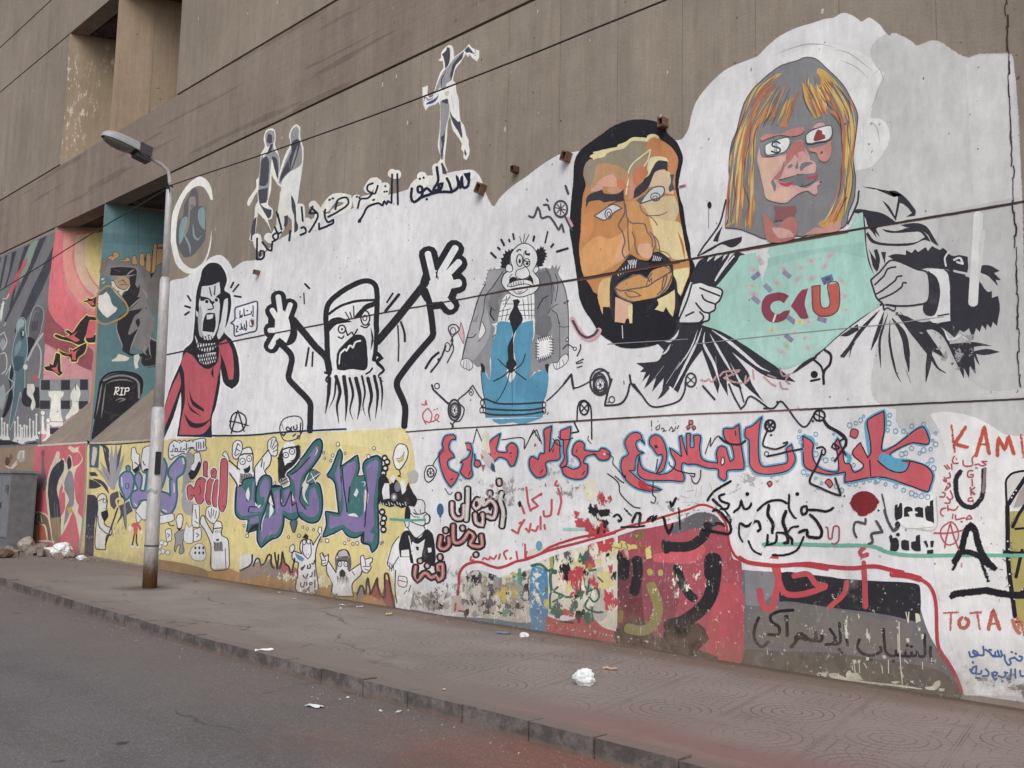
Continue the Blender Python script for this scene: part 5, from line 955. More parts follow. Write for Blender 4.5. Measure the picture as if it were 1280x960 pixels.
BUB = (('545 310 550 400 590 440 635 420 640 330', 0), ('595 245 597 275', 0), ('672 195 670 300 660 450', 1), ('750 280 720 330 740 360 770 330 760 290 800 330 850 290 895 340 880 430 830 420', 0), ('730 400 740 470 790 490 790 400', 0), ('850 225 850 240', 0), ('945 230 930 290 955 380 945 500', 1), ('920 130 925 160', 0), ('455 580 445 660 480 680 520 650 520 590', 2), ('555 490 560 620 600 630 640 600 680 540 720 580 690 640 740 660 785 650 780 570', 2), ('495 520 495 540', 0), ('630 505 632 520', 0), ('735 720 740 730', 0), ('255 820 250 890 270 930 330 870 380 910 420 890 440 930 470 900 470 800 430 810 440 860', 2), ('450 735 452 755', 0), ('345 810 350 820', 0), ('290 770 292 780', 0))
for s, c in BUB: L(BK, 62, s)
A_.off += .00002
for s, c in BUB: L((BP, '#bdb6b4', '#a3605c')[c], 30, s)
for s, c in BUB: L('#d2cccb' if c < 2 else '#c79a94', 7, s)
for x, y in ((740, 320), (850, 350), (770, 440), (610, 370), (480, 640), (690, 580), (270, 900), (440, 880)): E(BK, x, y, 14, 24)
P('#c0bcba', '745 280 800 260 815 310 770 330')
E('#2f5f80', 452, 365, 28, 50); P('#2f5f80', '445 412 460 412 463 425 442 425'); L('#6a7a88', 2, '453 425 455 470'); L(K, 5, '490 195 525 245 548 225'); L(K, 4, '605 130 615 122 622 140')
OL(W, K, 7, '325 70 345 20 390 15 420 50 400 110 360 145 330 120'); E(K, 375, 70, 27, 36, 9); [L(K, 5, f'{375-22*cos(t)} {70-28*sin(t)} {375+22*cos(t)} {70+28*sin(t)}') for t in (.4, 1.4, 2.5)]; L(K, 6, '390 15 420 -40 480 -110'); 
part('red_outline_lettering', 'row of red Arabic letters edged in blue under the bound tramp', 2)
T(540, 520, 6.4)
RL = ('180 150 110 160 85 220 90 260 60 300 65 380 100 490 150 570 185 530 215 465 190 450 140 420 125 370 150 340 180 330 170 305 140 270 140 220 160 190 190 185', '225 450 250 380 225 370 260 350 290 330 310 280 275 265 245 250 270 220 310 225 325 300 315 400 325 470 300 500 270 495', '340 300 345 350 340 390 365 410 390 390 380 360 350 350', '470 330 465 210 550 140 530 210 520 280 600 290 600 250 640 215 680 245 685 310 660 390 630 400 600 350 540 330 500 360', '800 320 780 360 790 430 840 490 900 480 920 440 910 380 940 360 1020 345 1025 280 1020 200 990 195 970 240 940 290 950 160 960 80 900 115 905 200 900 300 870 300 850 350 820 330', '1028 120 1112 85 1105 180 1080 270 1082 380 1040 412 1028 400 1060 340 1055 280 1050 190 1030 185', '1040 415 1060 470 1120 500 1190 505 1240 470 1245 390 1215 375 1235 325 1300 310 1345 350 1410 345 1425 300 1400 270 1360 258 1330 285 1225 272 1220 225 1180 200 1140 230 1125 300 1165 330 1190 370 1180 410 1130 425 1080 405')
CB = '#4f9fc0'
def redlet(RL, cl=30, k=7):
    for s in RL: L(CB, cl, s, closed=True)
    for s in RL: P(RED, s); L('#2a2531', k, s, closed=True)
redlet(RL)
P(RED, '815 235 828 215 840 232 828 248'); P('#cfcbcf', '200 310 230 220 260 200 275 250 280 300 240 340 215 390 200 360'); P('#c9c3b2', '395 170 430 110 460 150 460 220 470 300 430 280 400 230'); P('#b5b0b0', '400 260 440 290 480 330 500 370 470 430 430 380 400 330')
P(RED, '390 300 420 330 400 350'); P('#a0585a', '395 390 430 390 410 445'); P('#2f4f66', '480 370 500 390 510 450 485 440 470 410')
for s in ('1165 270 1155 290', '975 265 965 290', '640 290 625 300', '1225 440 1205 470', '890 430 870 455', '310 440 295 475', '150 510 170 500', '1290 300 1320 310'): L('#2a2531', 6, s)
L('#2a2531', 6, '400 200 360 100 330 220'); L('#2a2531', 6, '560 190 725 175 740 265 800 150 840 110 880 220'); L('#2a2531', 6, '780 180 815 110 865 200'); L('#2a2531', 6, '970 180 1000 225 1040 240'); L('#2a2531', 6, '1010 165 1040 190 1110 185 1130 175')
E(W, 1382, 305, 12, 8); L('#2a2531', 6, '1395 300 1450 330 1450 380 1500 440 1540 490'); E('#2a2531', 1545, 485, 10, 12)
L(K, 5, '1255 160 1250 190 1275 220'); 
part('red_outline_lettering', 'row of large red Arabic letters edged in blue under the big orange face', 2)
T(760, 510, 6.4)
RL = ('265 210 230 195 180 210 140 260 140 300 165 370 120 400 105 460 120 530 160 590 230 640 330 665 430 655 380 635 310 610 240 560 170 500 215 495 220 430 240 380 290 355 250 345 225 300 230 270 260 255 300 290 275 250', '360 320 335 290 340 240 380 215 430 240 465 320 470 400 440 500 390 520 420 460 440 400 430 370 400 375', '250 380 270 470 330 510 420 530 480 520 530 480 540 430 510 370 495 320 540 350 590 390 575 230 590 225 610 300 635 380 630 210 660 210 660 310 690 310 685 220 740 225 735 320 750 400 800 430 880 440 870 370 885 320 910 305 945 320 960 370 980 430 1010 400 990 300 940 250 930 170 1000 165 1050 130 1060 250 1080 380 1090 450 1080 490 960 500 950 560 930 580 890 550 880 490 800 480 700 450 640 450 600 440 590 500 610 540 600 585 500 580 380 580 290 570 240 520')
redlet(RL, 34, 7)
RL2 = ('1100 165 1160 140 1235 70 1215 150 1205 300 1215 430 1250 470 1340 460 1430 440 1440 390 1430 330 1470 290 1480 340 1500 420 1440 500 1300 530 1200 520 1150 480 1135 430 1130 260 1100 230',)
redlet(RL2, 34, 7)
for s in ('650 100 680 100 678 130 650 130', '630 150 650 135 660 155 640 175', '670 150 690 140 705 160 685 178'): OL(RED, '#2a2531', 5, s)
OL(W, '#2a2531', 7, '905 440 915 395 930 400 932 440 915 460'); P('#b02c33', '240 590 290 580 330 640 420 655 340 665 260 640')
L('#2a2531', 7, '375 300 400 320'); L('#2a2531', 7, '380 320 395 298'); L('#2a2531', 6, '780 365 825 235 820 310 880 225 940 265 1000 290 1070 290 1105 265'); L('#2a2531', 6, '1020 180 1025 220')
for s in ('350 100 350 150', '350 170 352 175', '405 140 385 160 395 175 415 160 415 130', '430 170 440 160 455 175 440 185 470 180', '490 180 510 150 525 175 510 185 530 185 545 150', '555 165 570 140', '400 105 403 108', '540 120 544 122'): L('#2a2531', 5, s)
for s in ('400 410 385 500', '490 430 500 460 560 500 640 520 700 525 690 550 660 540', '745 495 740 560 710 605 680 590 670 560', '365 590 360 690 385 720 370 760 345 750', '0 525 60 570 90 610 100 680 160 750 210 790 260 800', '60 545 100 580 130 600'): L('#2a2531', 7, s)
part('red_outline_lettering', 'red Arabic letters dotted with blue rings at the right of the row', 2)
T(960, 480, 4)
RL = ('175 255 190 265 225 280 220 350 235 400 280 430 345 440 360 410 355 350 340 300 350 270 370 330 410 370 400 400 430 440 470 430 500 400 510 350 500 280 495 190 530 160 580 135 585 200 565 300 575 335 640 310 690 270 770 215 800 250 800 295 770 300 720 290 640 325 610 350 630 380 700 385 780 410 825 450 815 500 795 535 740 510 660 490 560 465 500 470 450 480 385 492 390 440 300 450 210 425 180 400', '420 340 460 290 490 370 475 420 430 390')
for s in RL[:1]: L(CB, 22, s, closed=True)
P(RED, '175 258 225 295 222 350 240 400 280 430 345 440 355 420 345 330 335 300 350 272 372 330 385 395 410 400 430 440 470 425 475 400 430 360 425 335 462 292 500 370 515 340 510 270 497 190 530 160 580 136 583 220 568 320 580 335 640 305 765 215 800 255 800 300 720 295 640 330 610 355 640 385 710 385 790 410 825 455 812 510 795 537 700 505 560 465 385 492 388 440 300 452 200 425 180 395'); L('#2a2531', 5, '175 258 225 295 222 350 240 400 280 430 345 440 355 420 345 330 335 300 350 272 372 330 385 395 410 400 430 440 470 425 475 400 430 360 425 335 462 292 500 370 515 340 510 270 497 190 530 160 580 136 583 220 568 320 580 335 640 305 765 215 800 255 800 300 720 295 640 330 610 355 640 385 710 385 790 410 825 455 812 510 795 537 700 505 560 465 385 492 388 440 300 452 200 425 180 395', closed=True)
P(CB, '560 355 580 345 700 400 690 430 650 440 600 420 555 380'); L('#2a2531', 5, '550 385 600 425 650 442 690 432 712 388'); L('#2a2531', 5, '510 380 515 460'); OL(RED, '#2a2531', 4, '410 260 420 225 452 235 440 270'); OL(RED, '#2a2531', 4, '285 490 305 475 325 500 310 520'); OL(RED, '#2a2531', 4, '-5 495 12 485 22 500 8 515')
rr = random.Random(3)
for x, y in [(160, 235), (165, 290), (155, 265), (170, 330), (240, 250), (245, 300), (330, 250), (290, 380), (325, 375), (270, 370), (240, 350), (430, 405), (410, 205), (440, 195), (465, 180), (480, 160), (610, 155), (605, 195), (600, 230), (640, 235), (680, 235), (700, 250), (720, 210), (780, 200), (840, 245), (825, 280), (840, 300), (815, 325), (720, 320), (670, 350), (690, 345), (780, 330), (760, 345), (820, 380), (800, 400), (830, 420), (180, 440), (200, 455), (240, 470), (270, 495), (345, 510), (410, 500), (440, 500), (480, 490), (510, 480), (540, 490), (590, 500), (640, 510), (680, 530), (720, 545), (740, 555), (770, 560), (800, 565), (550, 480), (370, 530), (250, 520)]:
    r = rr.uniform(5, 13); E('#5b9dba', x, y, r, r*1.05, 3)
T(900, 500, 6.4); DC = '#2a2531'
for s, w_ in (('380 245 345 355 400 385 460 390 530 360 545 335 510 345', 11), ('380 450 430 440 540 415 660 390', 12), ('775 385 820 375 845 400 840 435 815 430 820 400', 11), ('815 430 780 520 720 650 800 700 900 745 970 765 925 625', 14), ('830 150 870 205 950 250 1000 290 1015 340 980 400 920 490', 13), ('895 375 910 345 960 380 930 395 895 375', 10), ('960 330 990 310 1010 330 990 400 1010 440', 11), ('0 300 60 345 160 355 205 325', 11)): L(DC, w_, s)
E(DC, 400, 205, 40, 46, 10); [L(DC, 7, f'{400-34*cos(t)} {205-40*sin(t)} {400+34*cos(t)} {205+40*sin(t)}') for t in (.3, 1.3, 2.3)]; E(DC, 410, 280, 8); E(DC, 998, 768, 7); E(DC, 375, 430, 18, 18, 5)
part('blue_scallop', 'row of blue brush dabs under the red letters', 2)
for x in range(690, 815, 24): L(CB, 18, f'{x} {530+(x-690)*.33} {x+8} {540+(x-690)*.33}')
# ================================================================ lower right: worn layers, tags, sprayed words
part('grey_wall_patch', 'grey and black rough patch with Arabic writing at the foot of the wall', 1, wear=.9)
T(840, 690, 6.4)
P('#68666a', '555 140 640 150 840 160 1000 170 1280 200 1500 250 1900 270 1950 330 2050 640 2200 900 2290 1050 2300 1160 1700 1050 1280 985 900 940 576 905 470 880 560 800')
P('#2b2a2f', '870 165 940 158 1280 205 1600 230 1960 255 1990 350 1985 500 1960 560 1700 500 1280 445 980 400 860 395 855 280')
P('#7d7c80', '580 150 820 160 830 300 740 400 700 430 590 425')
A_.feather = 8; P('#57524c', '580 800 900 820 1280 830 1700 890 2100 960 2280 1090 2300 1160 1700 1050 1280 985 900 940 576 905'); P('#6f6a66', '600 520 1000 440 1500 520 1900 600 1900 760 1300 740 700 720'); A_.feather = 0
if 0: P('#57524c', '600 760 900 800 1280 800 1700 860 2100 930 2250 1050 1700 955 1280 885 900 865 590 845')
sub('lettering', 'black Arabic handwriting on the grey patch')
for s in ('695 525 665 600 660 690 715 760 770 720', '970 465 860 475 790 510 800 560 855 600 850 660 770 660', '910 515 922 600 925 665', '1200 665 1195 710 1100 700 1040 660 990 680 990 720 950 760', '1150 640 1155 690', '1230 740 1310 730 1300 690'): L('#1d1d22', 26, s)
T(960, 720, 4)
for s in ('95 200 95 300', '120 355 150 315 170 310 190 320 205 315 215 325 235 310 250 325 270 320', '190 300 192 320', '150 290 172 288'): L('#1d1d22', 15, s)
T(1040, 765, 8)
for s in ('-20 170 40 270 0 320 60 320 85 290 75 110', '130 130 140 230 160 340', '275 275 255 350 300 410 390 435 470 410 495 390 485 350', '515 170 525 300 540 400 600 440 640 430 640 385', '640 430 730 435 735 385 735 435 790 440 795 395 795 440 850 430 850 385 860 435 925 440 930 350 925 220', '985 350 985 420 1005 500'): L('#1d1d22', 30, s)
for x, y in ((395, 480), (615, 490), (755, 335), (795, 345), (75, 375), (95, 405)): E('#1d1d22', x, y, 18, 16)
sub('paint_drips')
for s in ('215 480 235 600', '270 480 278 610', '205 540 206 575', '500 540 508 610', '565 480 567 610', '672 100 675 300 685 500 705 720', '660 220 663 400', '740 0 765 110 770 0', '725 475 760 515', '265 20 270 60', '320 510 350 560', '905 500 908 570'): L('#cdc8b8', 7, s)
for s in ('205 480 240 475 250 510 215 520', '255 485 285 480 285 505 260 510', '150 600 180 580 200 610 260 610 310 680 180 670 140 640', '590 700 640 690 690 700 620 720', '930 750 1000 740 1030 700 1080 680 1085 730 1020 780 940 770', '1075 760 1130 765 1120 790 1080 790', '740 265 770 260 780 300 750 305', '645 145 670 150 660 175', '860 155 885 155 885 190 865 190', '500 435 530 430 550 455 520 470', '780 690 815 685 810 715', '-40 620 40 610 130 650 320 690 500 710 690 730 900 765 900 775 600 740 300 705 0 660', '340 455 370 450 370 480 345 485', '895 225 920 215 915 270 895 275', '835 10 870 20 890 90 840 110'): P('#c3bcaa', s)
part('red_lettering', 'red painted Arabic letters sprawling over the black band', 2); T(960, 720, 4)
RR = '#b5434b'
for s, w_ in (('-40 70 -25 150 15 165 40 90 52 0 35 -100', 32), ('50 10 80 80 130 95 200 85 285 55', 30), ('130 0 200 -10 240 40 290 50', 28), ('395 30 380 90 310 155', 26), ('480 -40 485 40 488 155', 28)): L(RR, w_, s)
T(960, 480)
for s in ('480 820 460 840 475 860 500 850', '480 890 482 960', '20 870 40 960'): L('#b8454d', 22, s)
part('crimson_panel', 'crimson painted panel with heavy black Arabic strokes at the foot of the wall', 1, wear=.9)
T(660, 590, 6.4)
P('#a24753', '720 500 820 470 1010 440 1180 400 1330 360 1420 345 1500 360 1560 410 1600 520 1640 690 1710 725 1705 1300 1707 1420 1708 1500 1709 1545 1690 1545 1640 1537 1600 1530 1400 1500 1180 1465 960 1430 720 1385 384 1335 380 1240 715 1290 715 900')
A_.feather = 10; P('#6f3a45', '720 740 930 700 940 1000 960 1300 740 1290 715 1000'); P('#6b2f39', '800 1040 960 1040 950 1200 820 1180'); P('#8a4450', '940 700 1180 640 1200 900 1100 1250 980 1300 940 1000'); P('#b24954', '1560 900 1690 960 1700 1200 1700 1400 1690 1500 1500 1470 1450 1300'); P('#c0505a', '1000 690 1300 700 1400 620 1330 560 1180 640')
P('#4a332f', '1130 1280 1350 1240 1420 1330 1300 1420 1100 1400'); P('#4f4038', '720 1280 960 1330 1200 1400 1500 1500 1500 1520 960 1430 720 1385'); P('#5e5c61', '1160 450 1260 400 1370 350 1460 360 1500 380 1460 440 1330 420 1180 470')
A_.feather = 0
sub('lettering', 'broad black strokes on the crimson panel')
for s, w_ in (('1195 760 1230 880 1300 990 1330 1010', 70), ('1470 690 1490 850 1450 1010 1370 1110 1240 1200 1130 1230', 110), ('1480 700 1480 820', 140), ('1100 590 1180 600 1300 590 1400 520 1440 430', 80), ('1100 560 1110 630', 60), ('870 700 880 800 850 960', 80), ('770 720 765 830', 90)): L('#28272b', w_, s)
L('#28272b', 26, '1390 470 1520 410 1590 430 1620 380 1570 310 1500 240 1480 220'); L('#28272b', 20, '1410 430 1420 520 1330 590')
P('#4a3d36', '740 1260 820 1180 960 1220 1000 1300 960 1340 740 1290'); P('#2a2627', '1110 1240 1250 1200 1320 1260 1240 1330 1120 1310')
sub('olive_stroke', 'olive curved brush stroke on the crimson panel')
L('#867e47', 80, '985 910 1030 1020 1040 1120 1000 1220 920 1270 800 1250'); L('#a09446', 44, '975 790 980 810'); L('#a59a52', 40, '1060 795 1062 815'); L('#7d6d3a', 40, '745 1120 740 1190')
part('pale_border', 'white hand painted border with a red line around the panels', 2, wear=.5)
T(480, 580, 6.4)
wh = '#d3d0d5'
L(wh, 50, '640 880 700 830 800 830 920 870 1000 850 1100 800 1200 770 1330 720 1500 660 1700 600 1900 540 2100 470 2250 420 2440 360 2580 340 2690 380 2760 500 2800 640 2850 720 2930 760 3200 790 3500 810')
rd = '#ad2f38'
L(rd, 22, '600 960 605 880 640 820 700 790 770 785 850 815 920 830 990 810 1060 780 1150 760 1300 700 1400 670 1560 630 1700 590 1850 550')
T(660, 590, 6.4)
L(rd, 20, '-10 690 90 660 180 600 350 540 480 510 600 505 720 470 820 430 950 400 1050 370 1150 340 1280 300 1370 265 1430 268 1500 300 1560 370 1590 430 1610 560 1650 660 1720 710 1830 738 2000 750 2200 750 2400 780')
T(840, 600, 6.4)
L(rd, 34, '540 620 600 655 720 675 860 685 1000 675 1100 670 1180 680 1280 695 1450 705 1620 690 1760 720 1850 740'); 
T(960, 720, 4); L(rd, 30, '620 -10 700 -2 760 15'); L(rd, 18, '745 8 800 40 830 90 842 160 845 280 855 360 900 430 940 500 968 580')
L(rd, 16, '560 790 565 780'); 
part('peeling_layers', 'torn and flaked patchwork of old red, blue, green and cream paint', 1, wear=1.0)
T(480, 670, 6.4)
P('#bdb6b0', '640 300 680 270 800 270 900 330 1000 310 1180 260 1180 600 1150 680 1050 700 850 660 650 600 640 450')
P('#b7aaa0', '540 480 640 470 650 600 540 620'); P('#58707f', '100 560 300 600 530 640 860 660 1050 690 1180 690 1180 770 1050 760 850 735 640 695 400 650 200 610 90 590')
P('#3f7fa8', '1170 300 1200 240 1280 220 1310 300 1330 500 1300 700 1290 780 1180 765 1165 600')
def fp(c, lo, sc, s, st=1.0): FLK(c, lo-.09 if sc < 4 else lo-.03, sc*3.2 if sc < 4 else sc*2.2, s, st)
fp('#2f2c30', .53, 2.2, '340 420 440 420 450 560 560 600 540 640 360 560'); fp('#57565c', .55, 3, '640 280 1180 280 1160 690 640 620'); fp('#2d2b2f', .56, 3.5, '540 480 1180 480 1160 690 540 620'); fp('#8f8a86', .5, 2, '160 440 540 440 540 640 110 590')
fp('#3f8a74', .55, 2.5, '980 260 1160 250 1150 560 1000 560'); fp('#9a6a6a', .56, 2.5, '860 330 1010 330 1010 480 870 480'); fp('#b3a04a', .58, 3, '640 500 1160 250 1180 500 860 640'); fp('#2d2b2f', .45, 2.5, '1120 330 1170 280 1175 620 1110 560'); fp('#d2c9bb', .56, 5, '1170 300 1330 300 1330 780 1180 765')
L('#a9994e', 26, '1010 290 1080 315 1160 290'); L('#4c9179', 26, '1085 265 1085 320'); L('#4c9179', 24, '1010 380 1080 400'); L('#3f7a63', 20, '820 510 860 550')
L('#a5323b', 22, '600 370 590 470'); L('#a5323b', 16, '575 540 568 600'); L('#a5323b', 12, '600 598 640 604'); L(K, 12, '690 300 720 270 760 270'); L('#b09a4a', 9, '640 380 635 480')
T(660, 590, 6.4)
P('#c9c1b4', '10 620 170 590 470 580 700 520 715 740 715 1240 640 1250 480 1190 160 1110 150 800 10 730')
P('#ada79f', '470 780 600 760 640 1100 600 1190 480 1190')
R2 = '#b33a44'
P('#a8484e', '145 1150 300 1190 480 1150 600 1240 720 1290 720 1400 560 1372 384 1345 250 1325 140 1306')
fp(R2, .44, 2.0, '230 760 470 720 480 1000 350 1000 230 900'); fp(R2, .42, 1.8, '330 290 460 300 480 380 700 380 710 560 690 760 560 740 450 560 460 480 330 400'); fp(R2, .52, 3, '540 190 560 260 690 280 690 180 640 150 640 250'); fp(R2, .47, 2.5, '210 1090 380 1080 380 1170 210 1160'); fp(R2, .50, 2.5, '560 900 700 880 710 1080 600 1100')
fp('#27252a', .47, 2.6, '460 240 540 230 560 290 690 290 690 370 480 375 455 330'); fp('#27252a', .53, 2.5, '230 650 440 650 440 760 250 760'); fp('#27252a', .55, 3, '340 860 460 880 470 1050 360 1050'); fp('#27252a', .54, 3, '180 1180 420 1190 420 1220 200 1210'); fp('#27252a', .50, 2.5, '620 1230 860 1240 960 1330 700 1330'); E('#27252a', 643, 685, 22, 40); E('#27252a', 735, 680, 26, 40); E('#27252a', 305, 850, 18, 30)
fp('#c8bb7a', .46, 2.5, '330 650 470 660 470 780 350 780'); fp('#d3cbbb', .54, 6, '-20 600 170 600 150 1250 -20 1250'); fp('#c8c166', .35, 5, '640 590 740 540 800 570 920 580 900 610 780 640 680 620'); fp('#c8c166', .46, 2, '920 540 1000 520 1000 760 940 790')
fr = random.Random(9)
def blob(x, y, s, k=1.5): return ' '.join(f'{x+s*cos(t)*fr.uniform(.5, 1.2):.0f} {y+s*k*sin(t)*fr.uniform(.5, 1.3):.0f}' for t in [q*pi/5 for q in range(10)])
for q in range(40):
    x = fr.uniform(230, 690); y = fr.uniform(620, 1180); c = (R2, '#27252a', '#cfc7ba', R2, '#57565c', '#d6cfc0', '#33604f', '#c8bb7a')[q % 8]
    fp(c, fr.uniform(.50, .56), fr.uniform(2.6, 4), blob(x, y, fr.uniform(50, 110)), .6)
for q in range(14):
    fp(('#27252a', R2, '#d3cbbb')[q % 3], fr.uniform(.52, .57), 3, blob(fr.uniform(440, 700), fr.uniform(250, 600), fr.uniform(40, 80)), .6)
fp('#d8d1c4', .585, 5, '170 620 715 560 715 1240 160 1180', .3); fp('#c9c2b6', .60, 7, '170 620 715 560 715 1240 160 1180', .4)
T(480, 670, 6.4)
for q in range(44):
    x = fr.uniform(600, 1170); y = fr.uniform(310, 650); c = ('#8f8a86', '#57565c', '#c9c1b4', '#2d2b2f', '#a9a39b', '#d6cfc0', '#3f3d41', '#9d8f86', '#a09055', '#5f8a7c')[q % 10]
    fp(c, fr.uniform(.50, .57), fr.uniform(2.6, 4), blob(x, y, fr.uniform(40, 100), 1.2))
for q in range(30):
    fp(('#8f8a86', '#57565c', '#a9a39b', '#6d6765')[q % 4], fr.uniform(.53, .58), fr.uniform(3, 4.5), blob(fr.uniform(130, 560), fr.uniform(440, 640), fr.uniform(30, 80), 1.0))
T(660, 590, 6.4)
P('#d6cfb9', '455 100 480 50 545 60 550 180 500 240 450 180'); P('#9a7a40', '480 730 520 740 510 790 480 780'); P('#7d6038', '830 490 930 470 930 530 860 550')
for s, w_ in (('190 640 200 720 180 840 190 960', 24), ('180 790 220 800', 40), ('180 1090 180 980 240 920', 18), ('190 950 290 990 200 1040', 16), ('300 1000 350 1000', 14), ('490 870 480 960 550 930 570 1000 530 1040 500 1010', 12), ('490 1000 460 1080 540 1120 600 1120', 14), ('490 790 545 780', 12), ('560 840 600 880', 10), ('30 750 100 740 160 790', 22)): L('#33604f', w_, s)
L('#8e9a4a', 28, '185 660 190 760'); L('#b9a546', 34, '150 1080 145 1030'); L('#6f6a35', 20, '140 950 150 930')
for s, w_ in (('750 570 745 610 690 600', 6), ('780 570 800 610 770 640 800 700', 7), ('870 580 920 600 920 620', 10)): L('#8a6a3a', w_, s)
P('#b98f87', '760 600 800 620 810 700 780 660'); E('#5f93b0', 90, 590, 26, 40)
fp('#d9d3ca', .60, 7, '720 500 1700 480 1700 1450 720 1290', .5); fp('#27252a', .60, 4, '0 500 160 490 120 720 0 760'); fp('#d9d6d2', .57, 6, '0 1180 300 1200 720 1300 1700 1470 1700 1490 960 1380 250 1260 0 1230')
T(960, 720, 4); fp('#cfc8b4', .56, 5, '0 430 300 480 600 520 900 580 900 610 500 560 0 490'); fp('#cfcabf', .62, 6, '-30 0 790 30 800 240 860 560 -30 470', .4)
part('red_handwriting', 'red painted Arabic handwriting beside the pink bubble letters', 2)
T(540, 520, 6.4)
for s in ('755 570 770 690 790 760', '880 620 800 670 850 720 790 750', '720 720 740 780', '960 670 950 790 900 800 895 760', '1010 580 1035 680 1010 790', '1000 520 985 550 1010 560', '870 805 870 905', '900 870 905 905', '850 880 830 920 800 910', '790 860 780 930 750 900', '740 830 700 900 690 940 640 910', '720 850 700 860'): L('#bb4b55', 18, s)
T(480, 580, 6.4)
for s in ('1130 640 1130 760 1145 700', '1060 700 1070 760', '1020 750 1010 760', '990 690 960 710 980 760', '930 720 920 760', '900 730 880 760 850 740 840 765 800 750 790 765', '700 740 690 770 720 770'): L('#b8464e', 12, s)
P(K, '1070 310 1090 290 1105 330 1085 350')
part('scribble_handwriting', 'loose black sprayed Arabic scrawl above the crimson panel', 3)
BS = '#1d1c22'
T(660, 590, 6.4)
for s, w_ in (('770 290 830 350', 26), ('830 410 870 330 900 330 890 430', 26), ('950 390 1000 350 1000 400 1035 345', 28), ('1085 350 1105 440 1130 495 1165 410', 26), ('1210 290 1220 460', 30), ('720 380 740 400', 34), ('1140 230 1150 280 1190 200', 24), ('680 360 720 340 750 380 720 400', 20), ('740 440 850 440 940 430', 18)): L(BS, w_, s, spray=True)
T(840, 600, 6.4)
for s, w_ in (('480 5 340 90 280 170', 22), ('430 110 380 130 400 170 460 190 440 230 380 230', 22), ('490 260 540 220 555 160 580 230 620 220 640 180', 22), ('320 250 360 240 420 290 470 370 460 430 380 420 240 400', 26), ('940 110 940 230 980 300 1000 310', 20), ('1040 280 1040 220 1080 210 1080 260 1040 280', 24), ('1080 240 1160 240 1240 250 1300 220', 24), ('1100 270 1160 330 1200 410 1180 460 1090 450 1080 400 1010 420', 28), ('540 340 600 370 650 340 690 330 710 390 680 410', 26), ('540 350 540 440 570 500', 18), ('780 190 770 280 810 350 800 430', 30), ('920 240 890 330 920 420 930 500 890 500', 32), ('770 430 760 520 830 500 840 430', 22), ('830 420 920 420 960 380 1020 370', 20), ('680 250 760 180 860 160 930 190', 22), ('610 480 650 560 720 600', 18), ('800 600 900 600 1000 560 1060 450', 20), ('740 540 780 490', 18), ('890 420 960 470 960 520', 26)): L(BS, w_, s, spray=True)
E(BS, 605, 112, 16); E(BS, 1005, 112, 16)
L('#dcdadc', 14, '820 230 850 380'); L('#c9c6c9', 9, '680 260 640 360 580 500')
for s in ('560 60 460 110', '240 40 230 120', '300 20 350 150', '120 90 180 80'): L('#b08f5a', 14, s, 2)
for s in ('60 130 150 140', '80 180 190 180', '130 150 70 120', '200 60 190 140', '150 20 170 90'): L('#3a3942', 6, s, 2)
T(960, 480)
for s, w_ in (('490 670 490 700 440 690 430 730 445 770', 13), ('540 680 575 740 520 750 525 790 500 800', 15), ('575 560 600 680 630 730 655 700', 8)): L('#4a4a50', w_, s, spray=True)
E('#7c2028', 482, 593, 68, 58); L('#7c2028', 26, '420 585 425 600 540 580 550 600', spray=True); E('#7c2028', 475, 650, 26, 10)
L('#9a4048', 6, '290 715 300 720 305 770 320 772 330 715 355 715 355 780 335 800 320 795'); 
part('green_spray_line', 'long thin green sprayed line running to the right edge', 3)
L('#5fa890', 20, '-30 800 100 800 200 802 330 806 520 810 600 840 700 855 850 858 1000 855 1300 858', spray=True)
T(660, 590, 6.4); L('#8cc0b4', 26, '280 455 370 458 460 455', spray=True)
part('stencil_words', 'black stencilled words Dead Body', 3)
T(960, 480)
P('#d9d7da', '640 598 832 556 838 714 690 718 640 660')
T(1090, 610, 10.667); SB = '#2a2a30'
for s in ('310 230 345 215 350 260 375 195 405 205 405 390 320 430 305 360', '430 270 480 245 545 270 545 310 490 320 480 330 510 380 430 385', '570 270 620 250 685 265 690 400 660 390 590 385 570 345 610 330 615 320 575 310', '710 265 740 235 775 240 775 175 820 155 832 475 790 450 730 430 712 360', '230 650 250 620 275 640 275 670 320 660 360 700 360 800 320 845 240 850 250 740', '395 700 440 690 495 705 500 830 440 830 395 800', '525 720 590 705 590 640 640 620 655 840 580 840 530 800', '690 710 730 700 755 780 735 795', '780 710 830 700 820 785 785 790', '735 830 820 820 820 900 780 915 715 895 740 870'): P(SB, s)
L('#55545c', 40, '165 280 200 400 250 510 290 570 340 540 350 480', 0, spray=True); E(SB, 345, 490, 36, 46); E(SB, 350, 620, 26, 24); E(SB, 90, 300, 14, 14); L(SB, 14, '135 80 155 170')
L('#b9b5ba', 12, '860 120 860 530 600 545')
part('sprayed_name', 'red sprayed capital letters KAMI at the right edge', 3)
T(1140, 510, 9.14)
OG = '#b84a34'
for s in ('455 190 490 510', '625 205 490 410 650 455', '730 560 830 210 885 535', '760 415 890 415', '975 560 990 340 1065 480 1105 320 1170 540', '1245 300 1275 570'): L(OG, 46, s, spray=True)
part('red_handwriting', 'thin red felt pen Arabic lines and letters GIKa round the black U', 3)
RP = '#ad4b54'
